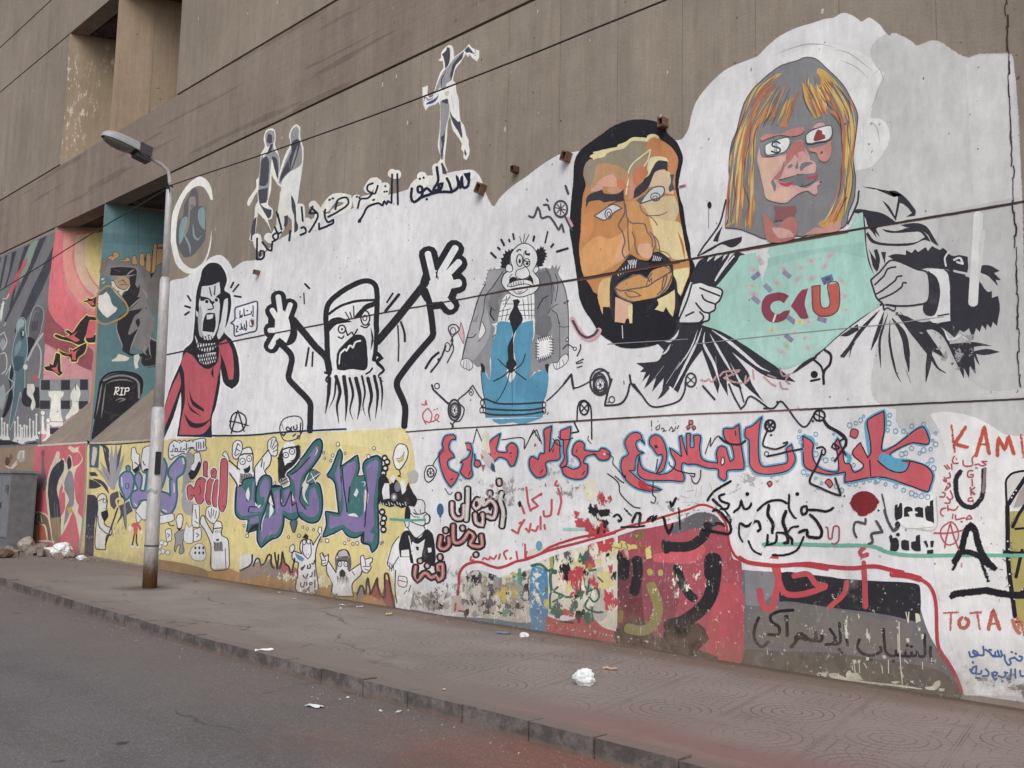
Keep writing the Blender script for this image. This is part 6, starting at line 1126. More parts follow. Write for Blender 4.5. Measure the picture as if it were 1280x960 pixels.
for s in ('490 550 465 590 480 630 530 630', '510 580 516 584', '585 600 600 660 690 655 690 580 720 540', '720 650 760 640 800 660 850 645 795 610 860 610', '730 685 750 685', '455 640 460 700', '370 655 410 700', '400 650 435 690', '430 740 440 790 400 800', '360 820 380 840 400 830 370 790', '410 860 445 890 410 910', '700 715 650 720 640 780 690 790 705 760 670 760', '690 815 695 890', '670 905 680 980', '715 910 680 945 715 990'): L(RP, 13, s)
T(1140, 600, 9.14)
for s in ('370 0 400 20', '430 30 440 70 380 120 400 70', '350 140 380 150 370 190 320 190', '440 120 470 200 440 220', '400 190 440 240 420 265 375 260', '530 300 500 340 450 340 410 320', '410 290 415 350', '390 320 340 330 330 380 360 415', '360 320 330 350', '470 390 465 440', '500 400 505 450 560 440 600 430', '620 440 660 400 690 440 620 450', '560 475 580 478', '690 200 650 210 645 240 690 240 700 220 700 250', '670 85 680 170', '720 85 680 120 720 160'): L(RP, 13, s)
L(RP, 12, '435 475 350 540 330 620 380 720 440 740 510 700 535 620 510 530 460 480', closed=True); L(RP, 14, '375 775 400 640 440 490 480 640 540 800'); L(RP, 14, '255 605 430 605 590 570')
part('black_sprayed_letters', 'bold black sprayed letters U and A at the right edge', 3)
T(1140, 510, 9.14)
L('#2b2730', 62, '575 715 510 790 505 900 515 1000 545 1060 610 1120 680 1135 740 1100 800 1020 820 900 820 780 830 690', spray=True); L('#7b6f73', 34, '838 690 825 860 815 960')
T(1140, 600, 9.14)
L('#211f26', 80, '470 960 560 810 615 600 670 510 720 570 770 760 840 900 960 1030', spray=True); L('#211f26', 70, '560 815 680 830 760 870 900 960', spray=True)
T(1140, 690, 9.14)
L('#211f26', 68, '465 210 540 60', spray=True); L('#211f26', 72, '760 20 880 340', spray=True); L('#211f26', 66, '820 130 880 170', spray=True); L('#211f26', 86, '430 515 500 480 700 455 850 440 1000 470 1150 490 1500 500', spray=True); E('#c28a6a', 570, 150, 12, 30)
part('sprayed_name', 'red brown sprayed capital letters TOTA low at the right edge', 3)
for s in ('360 695 540 685', '450 690 440 900', '590 740 540 790 560 860 620 860 650 790 600 745', '660 695 800 685', '745 690 780 890', '870 900 930 660 1010 900', '890 820 990 815'): L('#b05a4c', 48, s, spray=True)
for s in ('1150 760 1180 860 1240 940', '1200 740 1230 880', '1240 780 1290 960'): L('#b9694e', 50, s, spray=True)
part('yellow_black_piece', 'yellow graffiti shape with thick black outline cut by the right edge', 2)
T(1140, 600, 9.14)
P('#a69a52', '1110 360 1400 340 1400 1700 1230 1640 1150 1400 1120 900')
P('#c2bdbd', '1080 200 1090 0 1150 -70 1400 -80 1400 300 1180 320'); P('#9d9290', '1160 320 1250 100 1400 0 1400 260')
for s, w_ in (('1085 300 1075 100 1080 0 1140 -70 1250 -100 1400 -110', 26), ('1100 280 1200 120 1300 -30', 50), ('1150 540 1230 380 1320 250', 40), ('1090 300 1095 600 1095 820 1110 1040 1140 1270 1180 1560', 52), ('1060 830 1180 840 1400 840', 52), ('1190 1340 1300 1240 1400 1150', 38), ('1180 560 1400 540', 26), ('1190 1110 1260 800', 40), ('1170 1620 1220 1620', 30)): L('#211e26', w_, s)
for x, y in ((1190, 120), (1160, 160), (1140, 200), (1095, 700), (1110, 790), (1115, 910), (1118, 1075), (1115, 1205), (1265, 1250), (1200, 1340), (1170, 1360)): E('#d8d6dc', x, y, 9)
part('blue_handwriting', 'two short lines of blue Arabic handwriting low at the right edge', 3)
T(1160, 780, 10.667)
BL = '#2e5f9c'
for s in ('550 370 565 430 590 440 640 425 680 415 650 370 610 350 600 380 650 410', '740 300 745 410 690 415', '770 340 830 380 860 420 900 410 900 370', '930 350 960 430 990 420 975 355', '870 430 960 430', '820 340 850 345', '1020 410 1040 500 1080 545 1110 520 1090 470 1140 450', '1150 440 1200 480 1240 490 1260 440 1220 430', '1115 370 1130 380', '1170 390 1180 400', '565 600 590 650 640 650 650 560 600 580 590 620', '640 655 700 665 720 620', '730 690 800 690 810 640 770 600', '850 650 900 690 930 650 880 640 860 680 900 750 920 720', '940 690 1000 710 1040 680 1030 640', '1050 720 1100 730 1110 600', '1165 600 1170 720', '1230 620 1240 690 1290 690', '640 715 690 720', '990 760 1000 765', '600 500 605 520', '1060 650 1020 640'): L(BL, 26, s)

part('worn_patches', 'grey smudges and cream chips on the lower white ground', 2)
T(0, 0, 1)
for c, lo, sc, s in (('#8d8888', .53, 12, '680 590 720 585 750 600 745 640 700 640 675 620'), ('#8d8888', .53, 12, '800 615 880 610 900 640 860 670 810 660'), ('#9b9694', .52, 10, '540 690 600 690 620 720 580 760 530 750'), ('#a19d9c', .52, 11, '570 590 640 580 680 600 660 660 600 650'), ('#7f7b7a', .55, 12, '960 740 1060 740 1060 800 980 800'), ('#8f8a88', .54, 12, '1170 830 1300 830 1320 880 1190 870'), ('#77706c', .47, 9, '1240 850 1350 840 1350 890 1250 882'), ('#a8a4a5', .52, 10, '640 560 760 555 770 600 660 610'), ('#a5a1a2', .53, 9, '880 560 1000 550 1010 620 900 640'), ('#98959a', .55, 12, '1120 380 1270 380 1275 490 1130 500'), ('#4a4543', .58, 14, '480 700 640 690 680 790 500 760'), ('#c9b98f', .56, 10, '720 600 745 598 745 640 725 640'), ('#6d6765', .60, 16, '560 560 760 560 760 660 560 660'), ('#6d6765', .60, 16, '760 600 960 590 980 690 780 680'), ('#6d6765', .61, 16, '960 530 1160 530 1160 720 960 700'), ('#6d6765', .61, 15, '1180 560 1330 560 1330 860 1200 850'), ('#7c7573', .60, 14, '510 560 700 545 720 700 520 700'), ('#8a8584', .55, 12, '60 690 200 690 200 640 70 640'), ('#7d7573', .50, 10, '270 715 500 745 500 765 280 735'), ('#d8d4d0', .52, 11, '280 700 480 720 490 755 290 730')): FLK(c, lo, sc, s)
# ================================================================ figures above the white ground
part('painted_dancer', 'painted grey dancing figure with a white skirt above the main mural', 1)
T(500, 40, 10.667)
WO, G1, G2 = '#d9d6d4', '#8e8d90', '#45454f'
P(WO, '510 375 550 340 550 280 590 220 650 175 700 190 718 260 720 340 800 280 880 215 920 160 960 210 1000 230 1058 245 1055 340 1025 395 960 340 930 300 910 340 880 290 850 340 800 420 740 500 715 600 712 650 740 680 755 800 785 900 790 1000 800 1120 815 1190 860 1260 885 1380 915 1440 918 1520 930 1570 918 1650 885 1710 850 1690 848 1600 815 1560 825 1490 760 1380 700 1290 670 1120 640 1200 625 1420 600 1720 640 1860 430 1810 540 1690 505 1520 530 1290 535 980 510 930 470 970 390 990 345 1050 310 960 300 740 375 715 370 850 400 880 440 860 465 770 500 650 545 530 580 480 575 385 540 390')
P(G2, '560 300 620 240 625 200 660 210 672 280 660 400 640 450 600 490 595 400 580 340'); P(G1, '590 510 650 450 720 360 790 300 860 250 830 330 760 400 700 480 690 560 690 640 620 690 610 760 560 780 540 740 480 800 430 900 360 920 345 870 310 960 320 850 380 890 450 860 480 750 520 640 560 560')
P(G2, '700 440 760 360 850 260 830 350 750 440 720 520 700 600 680 650 670 560 690 500'); P('#3c4263', '860 250 910 190 960 250 1000 300 920 270 890 280'); L(G2, 14, '610 540 560 620 550 740', 2); L(G2, 12, '590 590 600 690', 2); P('#3c4a86', '360 940 430 910 500 860 520 810 500 890 440 950 350 970')
E(G2, 1005, 245, 7); E(G2, 1003, 275, 7); E(G2, 1003, 312, 7)
P(G1, '540 920 650 910 660 1000 650 1110 620 1250 600 1380 580 1500 580 1700 545 1700 530 1520 540 1300'); P(G2, '560 910 645 880 640 960 560 940'); P(G2, '600 1300 600 1420 560 1700 545 1620 560 1500 540 1400 580 1380'); P(G2, '660 1040 700 1120 735 1155 770 1195 805 1190 835 1400 820 1415 780 1330 720 1240 680 1140')
P('#e0ddda', '570 820 620 780 690 740 730 690 750 800 780 950 790 1100 800 1180 770 1180 745 1150 720 1150 700 1080 660 980 640 900 610 860'); L('#b9b5b6', 6, '680 800 700 920 730 1100', 2); P('#c9b6a6', '590 800 660 780 650 850 610 860')
P(G2, '545 1750 570 1745 610 1830 625 1900 560 1870'); P(G2, '470 1780 490 1770 510 1880 490 1870'); P(G2, '865 1560 890 1630 875 1655 858 1620')
part('painted_walking_pair', 'two painted grey figures walking hand in hand above the Arabic slogan', 1)
T(210, 150, 6.4)
P(WO, '775 215 765 150 785 85 820 68 855 80 862 140 858 200 880 260 895 330 890 430 905 370 940 270 980 190 968 120 1000 50 1030 33 1058 60 1060 140 1085 230 1082 340 1070 420 1050 560 1035 720 1050 860 1030 950 990 940 990 800 960 770 945 820 920 900 870 840 880 720 900 590 905 540 880 520 830 440 825 560 800 670 840 720 830 790 800 800 830 900 790 820 720 740 700 900 690 970 650 960 690 780 700 680 720 650 715 570 650 690 635 680 640 640 705 540 705 480 725 460 745 270')
P(G1, '785 190 780 120 810 80 850 90 855 150 840 200 850 240 885 290 890 400 870 460 840 340 830 310 815 460 800 640 740 650 725 540 745 300 800 240'); P(G2, '735 480 750 320 790 290 810 330 800 500 770 530 730 520'); P(G2, '830 290 870 310 885 420 880 480 850 380'); P(G2, '790 170 800 110 830 120 835 180 810 190'); P('#d9d7c8', '755 265 830 190 800 250 765 300'); P(G2, '820 195 845 190 820 260 790 280')
P(G1, '985 180 980 120 1000 70 1030 45 1048 80 1045 140 1070 220 1070 340 1050 370 990 410 930 460 900 520 885 500 905 420 950 300 985 230'); P(G2, '985 190 1030 150 1060 180 1000 380 940 440 900 500 900 450 960 320 990 250'); L(G1, 12, '1040 200 1010 300 980 400', 2); L('#b9b8bb', 8, '960 290 975 380', 2); P('#dddbd9', '960 430 1050 375 1070 420 1050 540 1035 640 1000 610 960 560 940 600 900 700 895 600 920 520')
P(G2, '720 560 800 540 790 660 740 670 770 700 830 720 825 770 800 790 760 720 730 660'); P(G2, '690 790 710 770 700 880 690 960 660 960 670 860'); P(G2, '985 600 1010 640 1035 760 1040 880 1010 900 1010 780 990 700'); P(G2, '930 770 960 760 955 830 910 910 930 830'); P(G2, '880 740 890 760 890 800')
part('slogan_lettering', 'black Arabic slogan edged in white along the top of the white ground', 2)
T(310, 190, 6.4)
for s in ('70 680 90 760 120 770', '160 680 200 700 260 600', '420 440 425 570 480 560', '520 420 570 500 530 600', '620 450 690 370 800 370 790 440 690 490', '870 370 880 430', '960 300 1000 240 1040 250 1040 330', '1100 270 1090 330', '1150 170 1170 180 1200 180', '870 410 960 380 1060 380'): L(WO, 72, s)
for s in ('75 690 72 860', '72 860 120 850 130 800 100 790 95 830', '115 720 160 780 190 790 195 730', '195 720 240 690 240 640 200 670 220 710', '215 600 240 660 270 640', '230 480 255 560 270 620', '340 630 330 710', '430 440 440 555', '425 610 450 600 465 640 420 665', '520 435 490 490 550 490 500 440 560 500 530 580 490 640', '620 460 615 510 640 560 685 540 680 570 570 620 570 570', '640 520 700 490 800 420 790 365 720 385 700 460', '650 385 660 380', '675 372 685 370', '880 450 900 380 960 370 990 340', '1000 250 960 270 960 310 1000 330 1020 330 1040 270', '885 560 920 510 960 440 1040 410 1080 430 1090 390 1110 420 1120 390 1150 410 1155 180', '1195 175 1200 420', '890 370 895 360', '870 362 875 355', '1000 385 1012 380', '1090 320 1095 318', '1110 318 1116 316', '1098 275 1102 272'): L('#1e2036', 16, s)
E('#1e2036', 895, 550, 13, 16)
T(440, 190, 6.4)
for s in ('560 190 570 260', '480 330 520 260 600 230 700 230 800 250 900 190 960 180', '680 120 690 200', '760 220 780 280'): L(WO, 78, s)
for s in ('940 170 930 270 890 280 880 190 870 290 840 190 850 280 800 320 780 250 760 210', '680 120 690 230 650 300 700 310 730 250 700 260 690 300 640 320 600 290 560 320 530 320 530 280 560 280 560 350 500 400 475 370 480 290', '800 320 700 320 620 340 540 370'): L('#1e2036', 22, s)
for x, y in ((545, 215), (575, 207), (600, 378), (762, 212)): E('#1e2036', x, y, 10)
P('#1e2036', '890 170 952 165 930 240')
part('painted_crescent', 'white painted crescent moon with a veiled figure inside', 1)
T(210, 150, 6.4)
P('#5a5a60', '130 680 160 620 190 560 220 545 240 580 245 690 290 695 302 740 300 930 270 1000 200 1080 130 1100 90 1040 65 960 80 810 120 770')
P(WO, '20 950 30 780 70 660 140 540 200 480 255 452 310 480 345 540 360 640 345 640 310 570 280 535 230 530 170 570 110 670 75 800 65 960 90 1080 130 1150 200 1190 270 1150 310 1080 335 980 350 875 345 990 320 1090 270 1180 190 1230 120 1210 60 1140')
P('#7d9296', '250 710 285 695 300 740 295 880 260 850 240 780'); P('#7d9296', '90 880 110 790 150 770 160 820 120 950 90 1000'); P('#8a8078', '175 620 215 610 225 670 200 700 180 720 170 840 140 930 130 900 160 780 165 680'); L('#7d9296', 12, '200 830 210 930 240 960 270 920', 2); L('#7d9296', 12, '120 900 170 1000 180 1080', 2); L('#7d9296', 10, '230 860 270 900', 2); P('#6b6a70', '180 680 205 675 205 700 185 705')
# ================================================================ left: grey wall with reaper, chess pieces
part('painted_reaper', 'painted blue grey cloaked figure with a scythe beside a gravestone on the striped ground', 1)
T(0, 360, 8)
OL('#57565d', '#9a9a9e', 5, '285 400 300 330 330 220 370 178 420 200 438 260 420 380 390 480 340 560 290 540'); L('#74737a', 6, '320 320 350 240 390 230'); 
for i in range(4): L('#3f3e46', 8, f'{330+i*16} {340-i*4} {320+i*16} {430-i*3}')
P('#26262c', '240 500 300 490 350 520 340 580 270 700 250 620'); OL('#4f6a72', '#9aa6a8', 5, '165 470 170 360 195 310 230 295 255 330 255 420 270 500 275 640 250 760 250 940 235 1080 215 1100 205 1040 190 1100 160 1240 105 1420 90 1380 130 1100 150 860 130 760 120 680 140 540')
P('#88a0a4', '185 330 215 305 245 330 235 380 195 410 180 460 172 400'); P('#2f3d46', '205 440 240 410 245 480 225 520 205 490'); P('#b9bcbb', '225 430 240 430 235 480 225 480'); P('#38505c', '140 700 190 680 240 690 230 780 180 830 140 820'); P('#6f8a90', '150 600 190 520 215 540 190 640 150 680')
L('#a5a8a6', 16, '430 455 350 570 275 720', 0); L('#a5a8a6', 12, '380 560 410 640 405 800 390 900'); P('#24242a', '80 870 120 760 135 860 110 960 130 1100 60 1280 20 1300 100 1000'); L('#9fb0a8', 7, '60 870 110 770 90 900 140 960 30 1100'); E('#c3c1bc', 255, 790, 22, 28)
P('#2d2c33', '240 1000 390 990 400 1200 250 1180 215 1120'); P('#c3bfb6', '275 960 340 960 350 1020 330 1060 355 1150 350 1200 320 1225 305 1190 320 1120 270 1060'); P('#b0524f', '330 880 350 850 375 890 375 950 350 910 330 930')
for s in ('10 170 35 150 25 240 10 330', '-10 480 40 440 70 540 30 620 0 560', '10 660 50 650 70 720 60 820 20 860', '30 110 70 100 90 60', '40 380 60 350'): L('#b3b8b4', 8, s)
P('#c2c8c4', '0 240 20 170 30 130 45 140 35 200 20 280 5 330'); P('#8d9694', '0 560 30 500 60 540 40 600 20 620'); P('#8d9694', '0 1000 40 960 60 1080 40 1180 20 1220 0 1180')
part('painted_chess_pieces', 'row of small white painted chess pieces at the foot of the striped ground', 2)
T(0, 480, 8)
def pawn(x, y0, y1, w_): P('#c8c6c8', f'{x-w_} {y1} {x-w_*.9} {y1-14} {x-w_*.35} {y1-40} {x-w_*.25} {y0+30} {x-w_*.45} {y0+16} {x} {y0} {x+w_*.45} {y0+16} {x+w_*.25} {y0+30} {x+w_*.35} {y1-40} {x+w_*.9} {y1-14} {x+w_} {y1}')
for x, a, b_ in ((20, 330, 550), (45, 375, 560), (75, 395, 560), (150, 365, 580), (180, 320, 560), (222, 425, 600), (205, 400, 590), (245, 400, 580), (270, 410, 570), (300, 340, 570), (335, 360, 565), (365, 290, 550)): pawn(x, a, b_, 26)
P('#2b2a31', '-60 560 0 560 100 565 220 600 360 575 390 595 0 612 -60 616')
# ---- pink bay
part('pink_bay_paint', 'splayed bay face painted pink, cream and maroon like a sunset', 1, plane=PINK)
T(0, 240, 8)
P('#b96d73', '558 385 1050 400 1050 500 1010 960 940 1900 900 2060 820 2200 700 2280 440 2480 400 2520 430 1960 470 1340 520 800')
P('#b9838a', '450 1520 600 1620 900 1790 920 1880 870 2400 400 2500 430 1900')
P('#864751', '468 1140 560 1300 700 1380 900 1560 935 1600 915 1785 820 1750 650 1640 540 1560 440 1480')
P('#c05f68', '558 390 620 400 640 900 700 1060 850 1200 960 1260 945 1560 780 1480 600 1330 490 1160 490 960 530 600')
P('#c08078', '640 410 760 400 720 640 760 820 860 1000 980 1100 970 1200 860 1160 700 980 650 800 630 600'); P('#b79a88', '760 430 870 420 860 700 900 860 990 980 985 1060 860 960 770 800 745 640'); P('#c5b07c', '860 420 1040 400 1000 960 930 880 865 740 855 560'); P('#c8bb72', '930 420 1040 410 1005 900 950 760 920 600')
sub('painted_bird')
T(0, 360, 8)
YO = '#c9bb6a'
for s in ('540 480 560 460 640 490 700 470 650 430 680 420 720 450 740 430 800 340 870 265 880 280 960 290 965 325 900 320 880 420 840 520 860 545 780 570 720 540 600 510', '580 610 620 640 690 660 700 610 730 620 780 590 870 545 850 640 780 700 770 740 710 735 700 690 620 670', '440 790 500 775 490 750 530 770 560 650 600 660 610 830 630 850 590 880 540 840 460 820', '820 130 880 120 870 90 910 110 990 70 980 180 920 190 880 150', '850 500 930 460 960 470 950 545 880 545'):
    L(YO, 12, s, closed=True); P('#2b262a', s)
for s in ('640 480 700 480 780 430 740 480 800 520 760 540 700 510', '720 620 740 640 800 600 760 650 760 720 720 720 720 660 650 665', '510 800 560 790 580 740 575 820 600 860 570 850', '870 130 920 130 960 90 930 140 950 170 910 170', '890 330 955 330 940 480 880 500 850 510'): P('#b5535a', s)
sub('painted_rook', 'large white painted rook and bishop on a grey chessboard')
T(0, 480, 8)
P('#7d8288', '395 -45 890 -55 880 180 700 340 500 500 470 440 400 460')
for a, b_, c, d in ((410, -40, 500, 60), (610, -40, 700, 60), (800, -45, 880, 60), (400, 165, 500, 250), (610, 165, 700, 250), (790, 170, 880, 250), (505, 250, 600, 400), (500, 440, 590, 500)): P('#33323b', f'{a} {b_} {c} {b_} {c} {d} {a} {d}', sm=False)
P('#cac8c6', '485 75 540 68 590 68 640 78 630 120 605 150 610 280 630 380 625 420 520 425 490 380 505 250 515 150 490 120'); L('#55545b', 4, '500 375 630 380'); P('#cac8c6', '710 90 740 40 760 0 790 40 805 100 790 150 780 190 785 270 720 320 660 360 655 330 690 280 720 220 720 160 705 150'); L('#55545b', 8, '755 0 757 60')
for x, y0, y1, w_ in ((428, 270, 500, 48), (482, 345, 570, 58)): pawn(x, y0, y1, w_); E('#cac8c6', x, y0+20, 24, 26); E('#55545b', x, y0+20, 24, 26, 4)
P('#2b2a31', '390 990 870 985 870 1010 390 1010') if False else None
# ---- teal bay
part('teal_bay_paint', 'splayed bay face painted teal with ruins and a seated cloaked figure', 1, plane=TEAL)
T(100, 300, 10.667)
P('#50747c', '335 -490 350 -480 1200 -360 1400 -330 1400 2060 1000 2000 140 2720 130 2690 200 1900 260 700')
P('#4a6b74', '300 -100 1300 0 1300 100 300 40')
P('#6b686a', '330 300 500 290 700 310 860 370 940 450 1010 380 1120 340 1120 900 1000 1000 900 800 860 560 780 370 600 340 340 350'); P('#77685d', '290 270 340 280 360 330 330 420 280 460 260 430'); 
sub('painted_ruins')
RO = '#a17f56'
for s in ('360 250 400 210 450 220 440 170 480 160 520 190 510 230 470 250 440 280 400 260', '290 275 360 270 350 290 300 300', '520 265 600 260 620 230 660 240 680 280 620 290 530 285', '690 310 700 220 740 210 770 310 720 330', '790 330 800 190 850 180 860 350 820 350', '870 400 890 170 940 190 945 410 920 430', '950 440 985 60 1030 50 1010 380 975 455', '1010 340 1040 60 1130 40 1130 260 1050 330'): OL(RO, '#4a3a30', 6, s)
for s in ('1020 100 1110 95 1110 120 1020 115', '930 450 990 430 950 520', '860 220 880 240 860 330', '960 130 975 150 965 240'): P('#2f2a2c', s)
L('#35474e', 4, '780 -420 780 180'); L('#3a525a', 3, '600 -430 600 220')
sub('painted_cloaked_figure')
CK = '#2b2a30'
P('#757377', '360 350 600 340 760 360 830 480 880 600 900 760 880 800 940 950 1000 1150 960 1300 1000 1400 900 1500 700 1400 620 900 640 600 400 520 300 440 340 420')
P(CK, '410 370 560 360 740 380 760 420 740 600 770 640 800 580 790 700 760 760 830 770 700 900 630 950 900 900 840 960 740 1000 690 1100 640 1250 660 1270 740 1190 780 1160 700 1400 670 1480 660 1540 700 1530 880 1480 980 1200 950 1330 1030 1340 1080 1440 1060 1680 900 1700 820 1640 830 1560 700 1550 600 1500 560 1470 560 1400 510 1290 490 1200 500 1050 620 940 560 780 640 620 660 500 560 480 400 470')
for s in ('410 500 500 490 640 480 760 460', '540 420 460 400', '620 470 680 420 730 390', '820 640 890 740 900 790', '640 930 780 800 850 750', '660 1500 700 1380 780 1180', '870 1360 860 1300', '880 1400 850 1480 900 1540', '920 1330 930 1500 950 1560', '870 1600 950 1570', '500 1070 490 1200 560 1400 560 1470', '900 1260 1000 1340 1100 1345'): L('#8a888b', 14, s, 2)
P('#757377', '720 1100 760 1000 850 900 960 990 1000 1100 900 1200 860 1320 820 1160 760 1190 700 1240 660 1260 640 1240'); P(CK, '740 1080 790 1040 800 1120 770 1170')
P('#a48a6e', '460 540 540 490 600 490 660 540 655 610 600 660 530 640 480 600'); OL('#c2beb8', CK, 5, '415 545 450 550 500 630 600 665 660 600 685 575 640 670 580 700 545 790 480 720 430 660'); L(CK, 9, '450 660 520 690'); 
for s in ('510 560 560 540 620 580', '540 600 580 590 640 600', '560 520 600 560'): L('#5a463a', 7, s)
P('#d0cdc9', '280 520 330 505 300 540'); P('#d0cdc9', '290 580 345 540 315 580')
P('#c0bdb9', '420 1600 480 1570 510 1520 560 1530 660 1570 640 1600 570 1620 430 1620'); P('#c0bdb9', '720 1540 780 1520 800 1560 770 1640 780 1700 740 1720 720 1640'); L('#8a7a5a', 8, '430 1625 580 1620'); L('#5a6a70', 12, '800 1670 900 1690 1050 1660', 2)
sub('painted_framed_paper', 'tilted painted paper with a brown border held by the cloaked figure')
OL('#47666e', RO, 26, '250 690 410 620 640 940 350 1120 220 1040 230 780'); P('#cfcad0', '250 740 300 730 350 690 400 760 430 860 500 910 480 950 360 1040 280 960 240 880')
sub('painted_gravestone', 'black painted gravestone with the letters RIP')
T(90, 470, 10.667)
P('#26252b', '255 830 300 600 350 300 380 100 450 20 560 -30 700 -40 830 -20 910 30 940 80 915 290 860 350 600 570 270 850')
L('#77767a', 22, '400 100 370 250 310 560', 2); L('#77767a', 14, '450 110 420 320 390 560', 2); L('#77767a', 26, '420 60 560 5 700 -5 840 40 890 100'); L('#77767a', 30, '890 110 895 290'); L('#77767a', 14, '460 100 560 60 700 50 820 80', 2)
for s in ('460 290 540 230', '470 350 540 290', '770 190 860 130', '780 160 850 110'): L('#77767a', 7, s, 2)
L('#77767a', 14, '580 330 640 300 710 310 620 350', 2)
for s in ('590 160 565 250', '575 155 625 150 620 195 580 205 612 250', '650 160 690 158', '670 160 655 252', '635 255 680 252', '715 165 700 250', '705 165 755 158 755 195 712 205'): L('#d6d4d8', 11, s)
part('dark_curl_outline', 'black outlined arch painted round the gravestone top', 2, plane=TEAL)
L('#1f1e25', 20, '300 560 360 200 390 60 500 -35 680 -55 860 -20 935 70 925 230')
# ---- red panel figures
part('painted_couple', 'painted dark figures edged in cream on the red panel behind the rubbish', 2)
T(0, 480, 8)
CE = '#c9b9a4'
P(CE, '560 700 570 670 600 680 595 750 640 740 660 800 670 760 690 705 715 720 730 830 790 800 820 740 780 680 735 690 680 640 700 615 750 640 800 620 785 660 830 760 760 860 745 980 760 1160 790 1220 780 1280 820 1340 800 1560 760 1340 730 1270 640 1480 560 1560 540 1600 500 1560 480 1300 460 1060 490 880')
P('#3b3a45', '510 880 575 790 640 760 640 860 590 960 570 1060 600 1200 610 1400 580 1580 550 1550 540 1340 520 1580 500 1300 480 1060'); P('#35333c', '585 800 620 745 640 800 630 880 590 850'); P('#7c7a7f', '650 960 690 860 720 880 745 1000 740 1200 720 1240 660 1390 640 1420 660 1240 690 1150 640 1040'); P('#35333c', '670 770 690 715 712 750 715 830 680 860'); P('#8d7a5e', '510 1340 600 1330 610 1500 570 1600 530 1560'); P('#a9974e', '670 1240 720 1220 730 1280 690 1300'); P('#bd5a64', '620 1000 650 1100 650 1250 610 1330 590 1100'); L('#cfc3b4', 8, '600 960 640 1010 630 1080', 0)
for s in ('570 1200 590 1560', '545 1180 560 1500'): L('#b9ab98', 8, s, 2)
P('#6f5d62', '410 900 425 700 450 640 440 740 450 860 470 1000 440 1080 420 1020 380 1090 350 1060 380 900'); E('#4a4048', 430, 690, 12, 22, 5)
P(CE, '290 1360 310 1290 370 1270 440 1290 490 1330 520 1480 520 1580 340 1580 350 1400 320 1390'); P('#6f5a48', '320 1340 350 1310 400 1290 470 1330 500 1440 520 1570 480 1560 470 1450 440 1400 370 1410 330 1390'); P('#a8503c', '380 1410 440 1420 470 1560 380 1560'); P('#b3946a', '345 1400 375 1410 380 1570 345 1575'); 
for s in ('380 1320 370 1370 400 1390', '410 1310 420 1380'): L('#d0c2ae', 7, s)
P('#b9b4ad', '60 760 90 700 120 720 100 790') if False else None
part('painted_animals', 'faded small painted shapes on the brown strip above the grey cabinet', 2)
P('#5b4038', '50 770 65 730 100 740 100 790 60 830'); P('#6a5348', '95 730 110 690 125 740 110 760'); P('#9b9794', '170 740 190 670 250 660 250 760 200 790'); L('#c2bdb4', 9, '180 750 200 680 240 670 230 740'); L('#c2bdb4', 9, '60 820 120 840 170 770'); P('#b9b2a6', '110 830 150 780 180 800 130 850')
part('black_panel', 'dark painted post strip between the red panel and the yellow ground', 1)
T(0, 480, 8)
P('#b5a97c', '860 560 890 560 900 700 880 1000 850 1200 830 1500 800 1690 830 1690 905 1650 915 900 905 580'); P('#8e8c7c', '855 570 865 560 870 800 850 1300 800 1670 780 1660 830 1300 850 900')
# ================================================================ concrete joints, stains, scrawl marks
part('panel_joint', 'dark horizontal joint between wall panels crossing the murals', 3)
T(0, 0, 1)
A_.off = .0058
J = '#3f302c'
L(J, 1.3, '205 444 240 437 280 429 320 421 400 406 480 391 560 377 640 362')
part('panel_joint', None, 3); A_.off = .0058
L(J, 2.0, '640 362 722 349 800 335 880 321 960 306 1040 292 1120 279 1200 266 1271 254')
part('panel_joint', None, 3); A_.off = .0058
L('#63403a', 1.3, '722 351 800 337 850 328')
part('panel_joint', None, 3); A_.off = .0058
L('#63403a', 2.4, '905 317 960 307.5 1010 299 1060 290')
part('panel_joint', None, 3); A_.off = .0058
L(J, 2.6, '1130 277 1200 265.5 1271 253.5 1300 248')
part('panel_joint', None, 3); A_.off = .0058
L(J, 1.2, '508 540 560 536 640 531.5 720 526 800 521')
part('panel_joint', None, 3); A_.off = .0058
L('#6a4a46', 1.6, '700 528 780 522.5 860 518 960 514 1010 511')
part('panel_joint', None, 3); A_.off = .0058
L(J, 1.8, '1000 512 1080 508 1160 504 1240 500.5 1290 498 1340 496')
part('panel_joint', None, 3); A_.off = .0058
L('#8b8890', .8, '870 430 960 420 1110 405 1180 396')
part('panel_joint', None, 3); A_.off = .0058
L('#8b8890', .7, '760 430 860 424')
part('panel_joint', None, 3); A_.off = .0058
L('#a9a295', 1.6, '113 554 150 553 200 549')
part('panel_joint', None, 3); A_.off = .0058
L('#3b3236', 1.0, '113 556 150 555 200 551')
part('panel_joint', None, 3); A_.off = .0058
L('#bdb6b0', 1.6, '48 557 80 555 109 553')
part('wall_edge', 'ragged vertical joint at the right end of the white mural', 4)
for i in range(34):
    y = -10+i*14.5; x = 1258+.037*(y-0)+random.Random(i).uniform(-1.5, 1.5); L('#3a2f2b', random.Random(i+50).uniform(.8, 1.9), f'{x} {y} {x+random.Random(i+90).uniform(-1,1.5)} {y+6} {x+.5} {y+15}')
build_art()
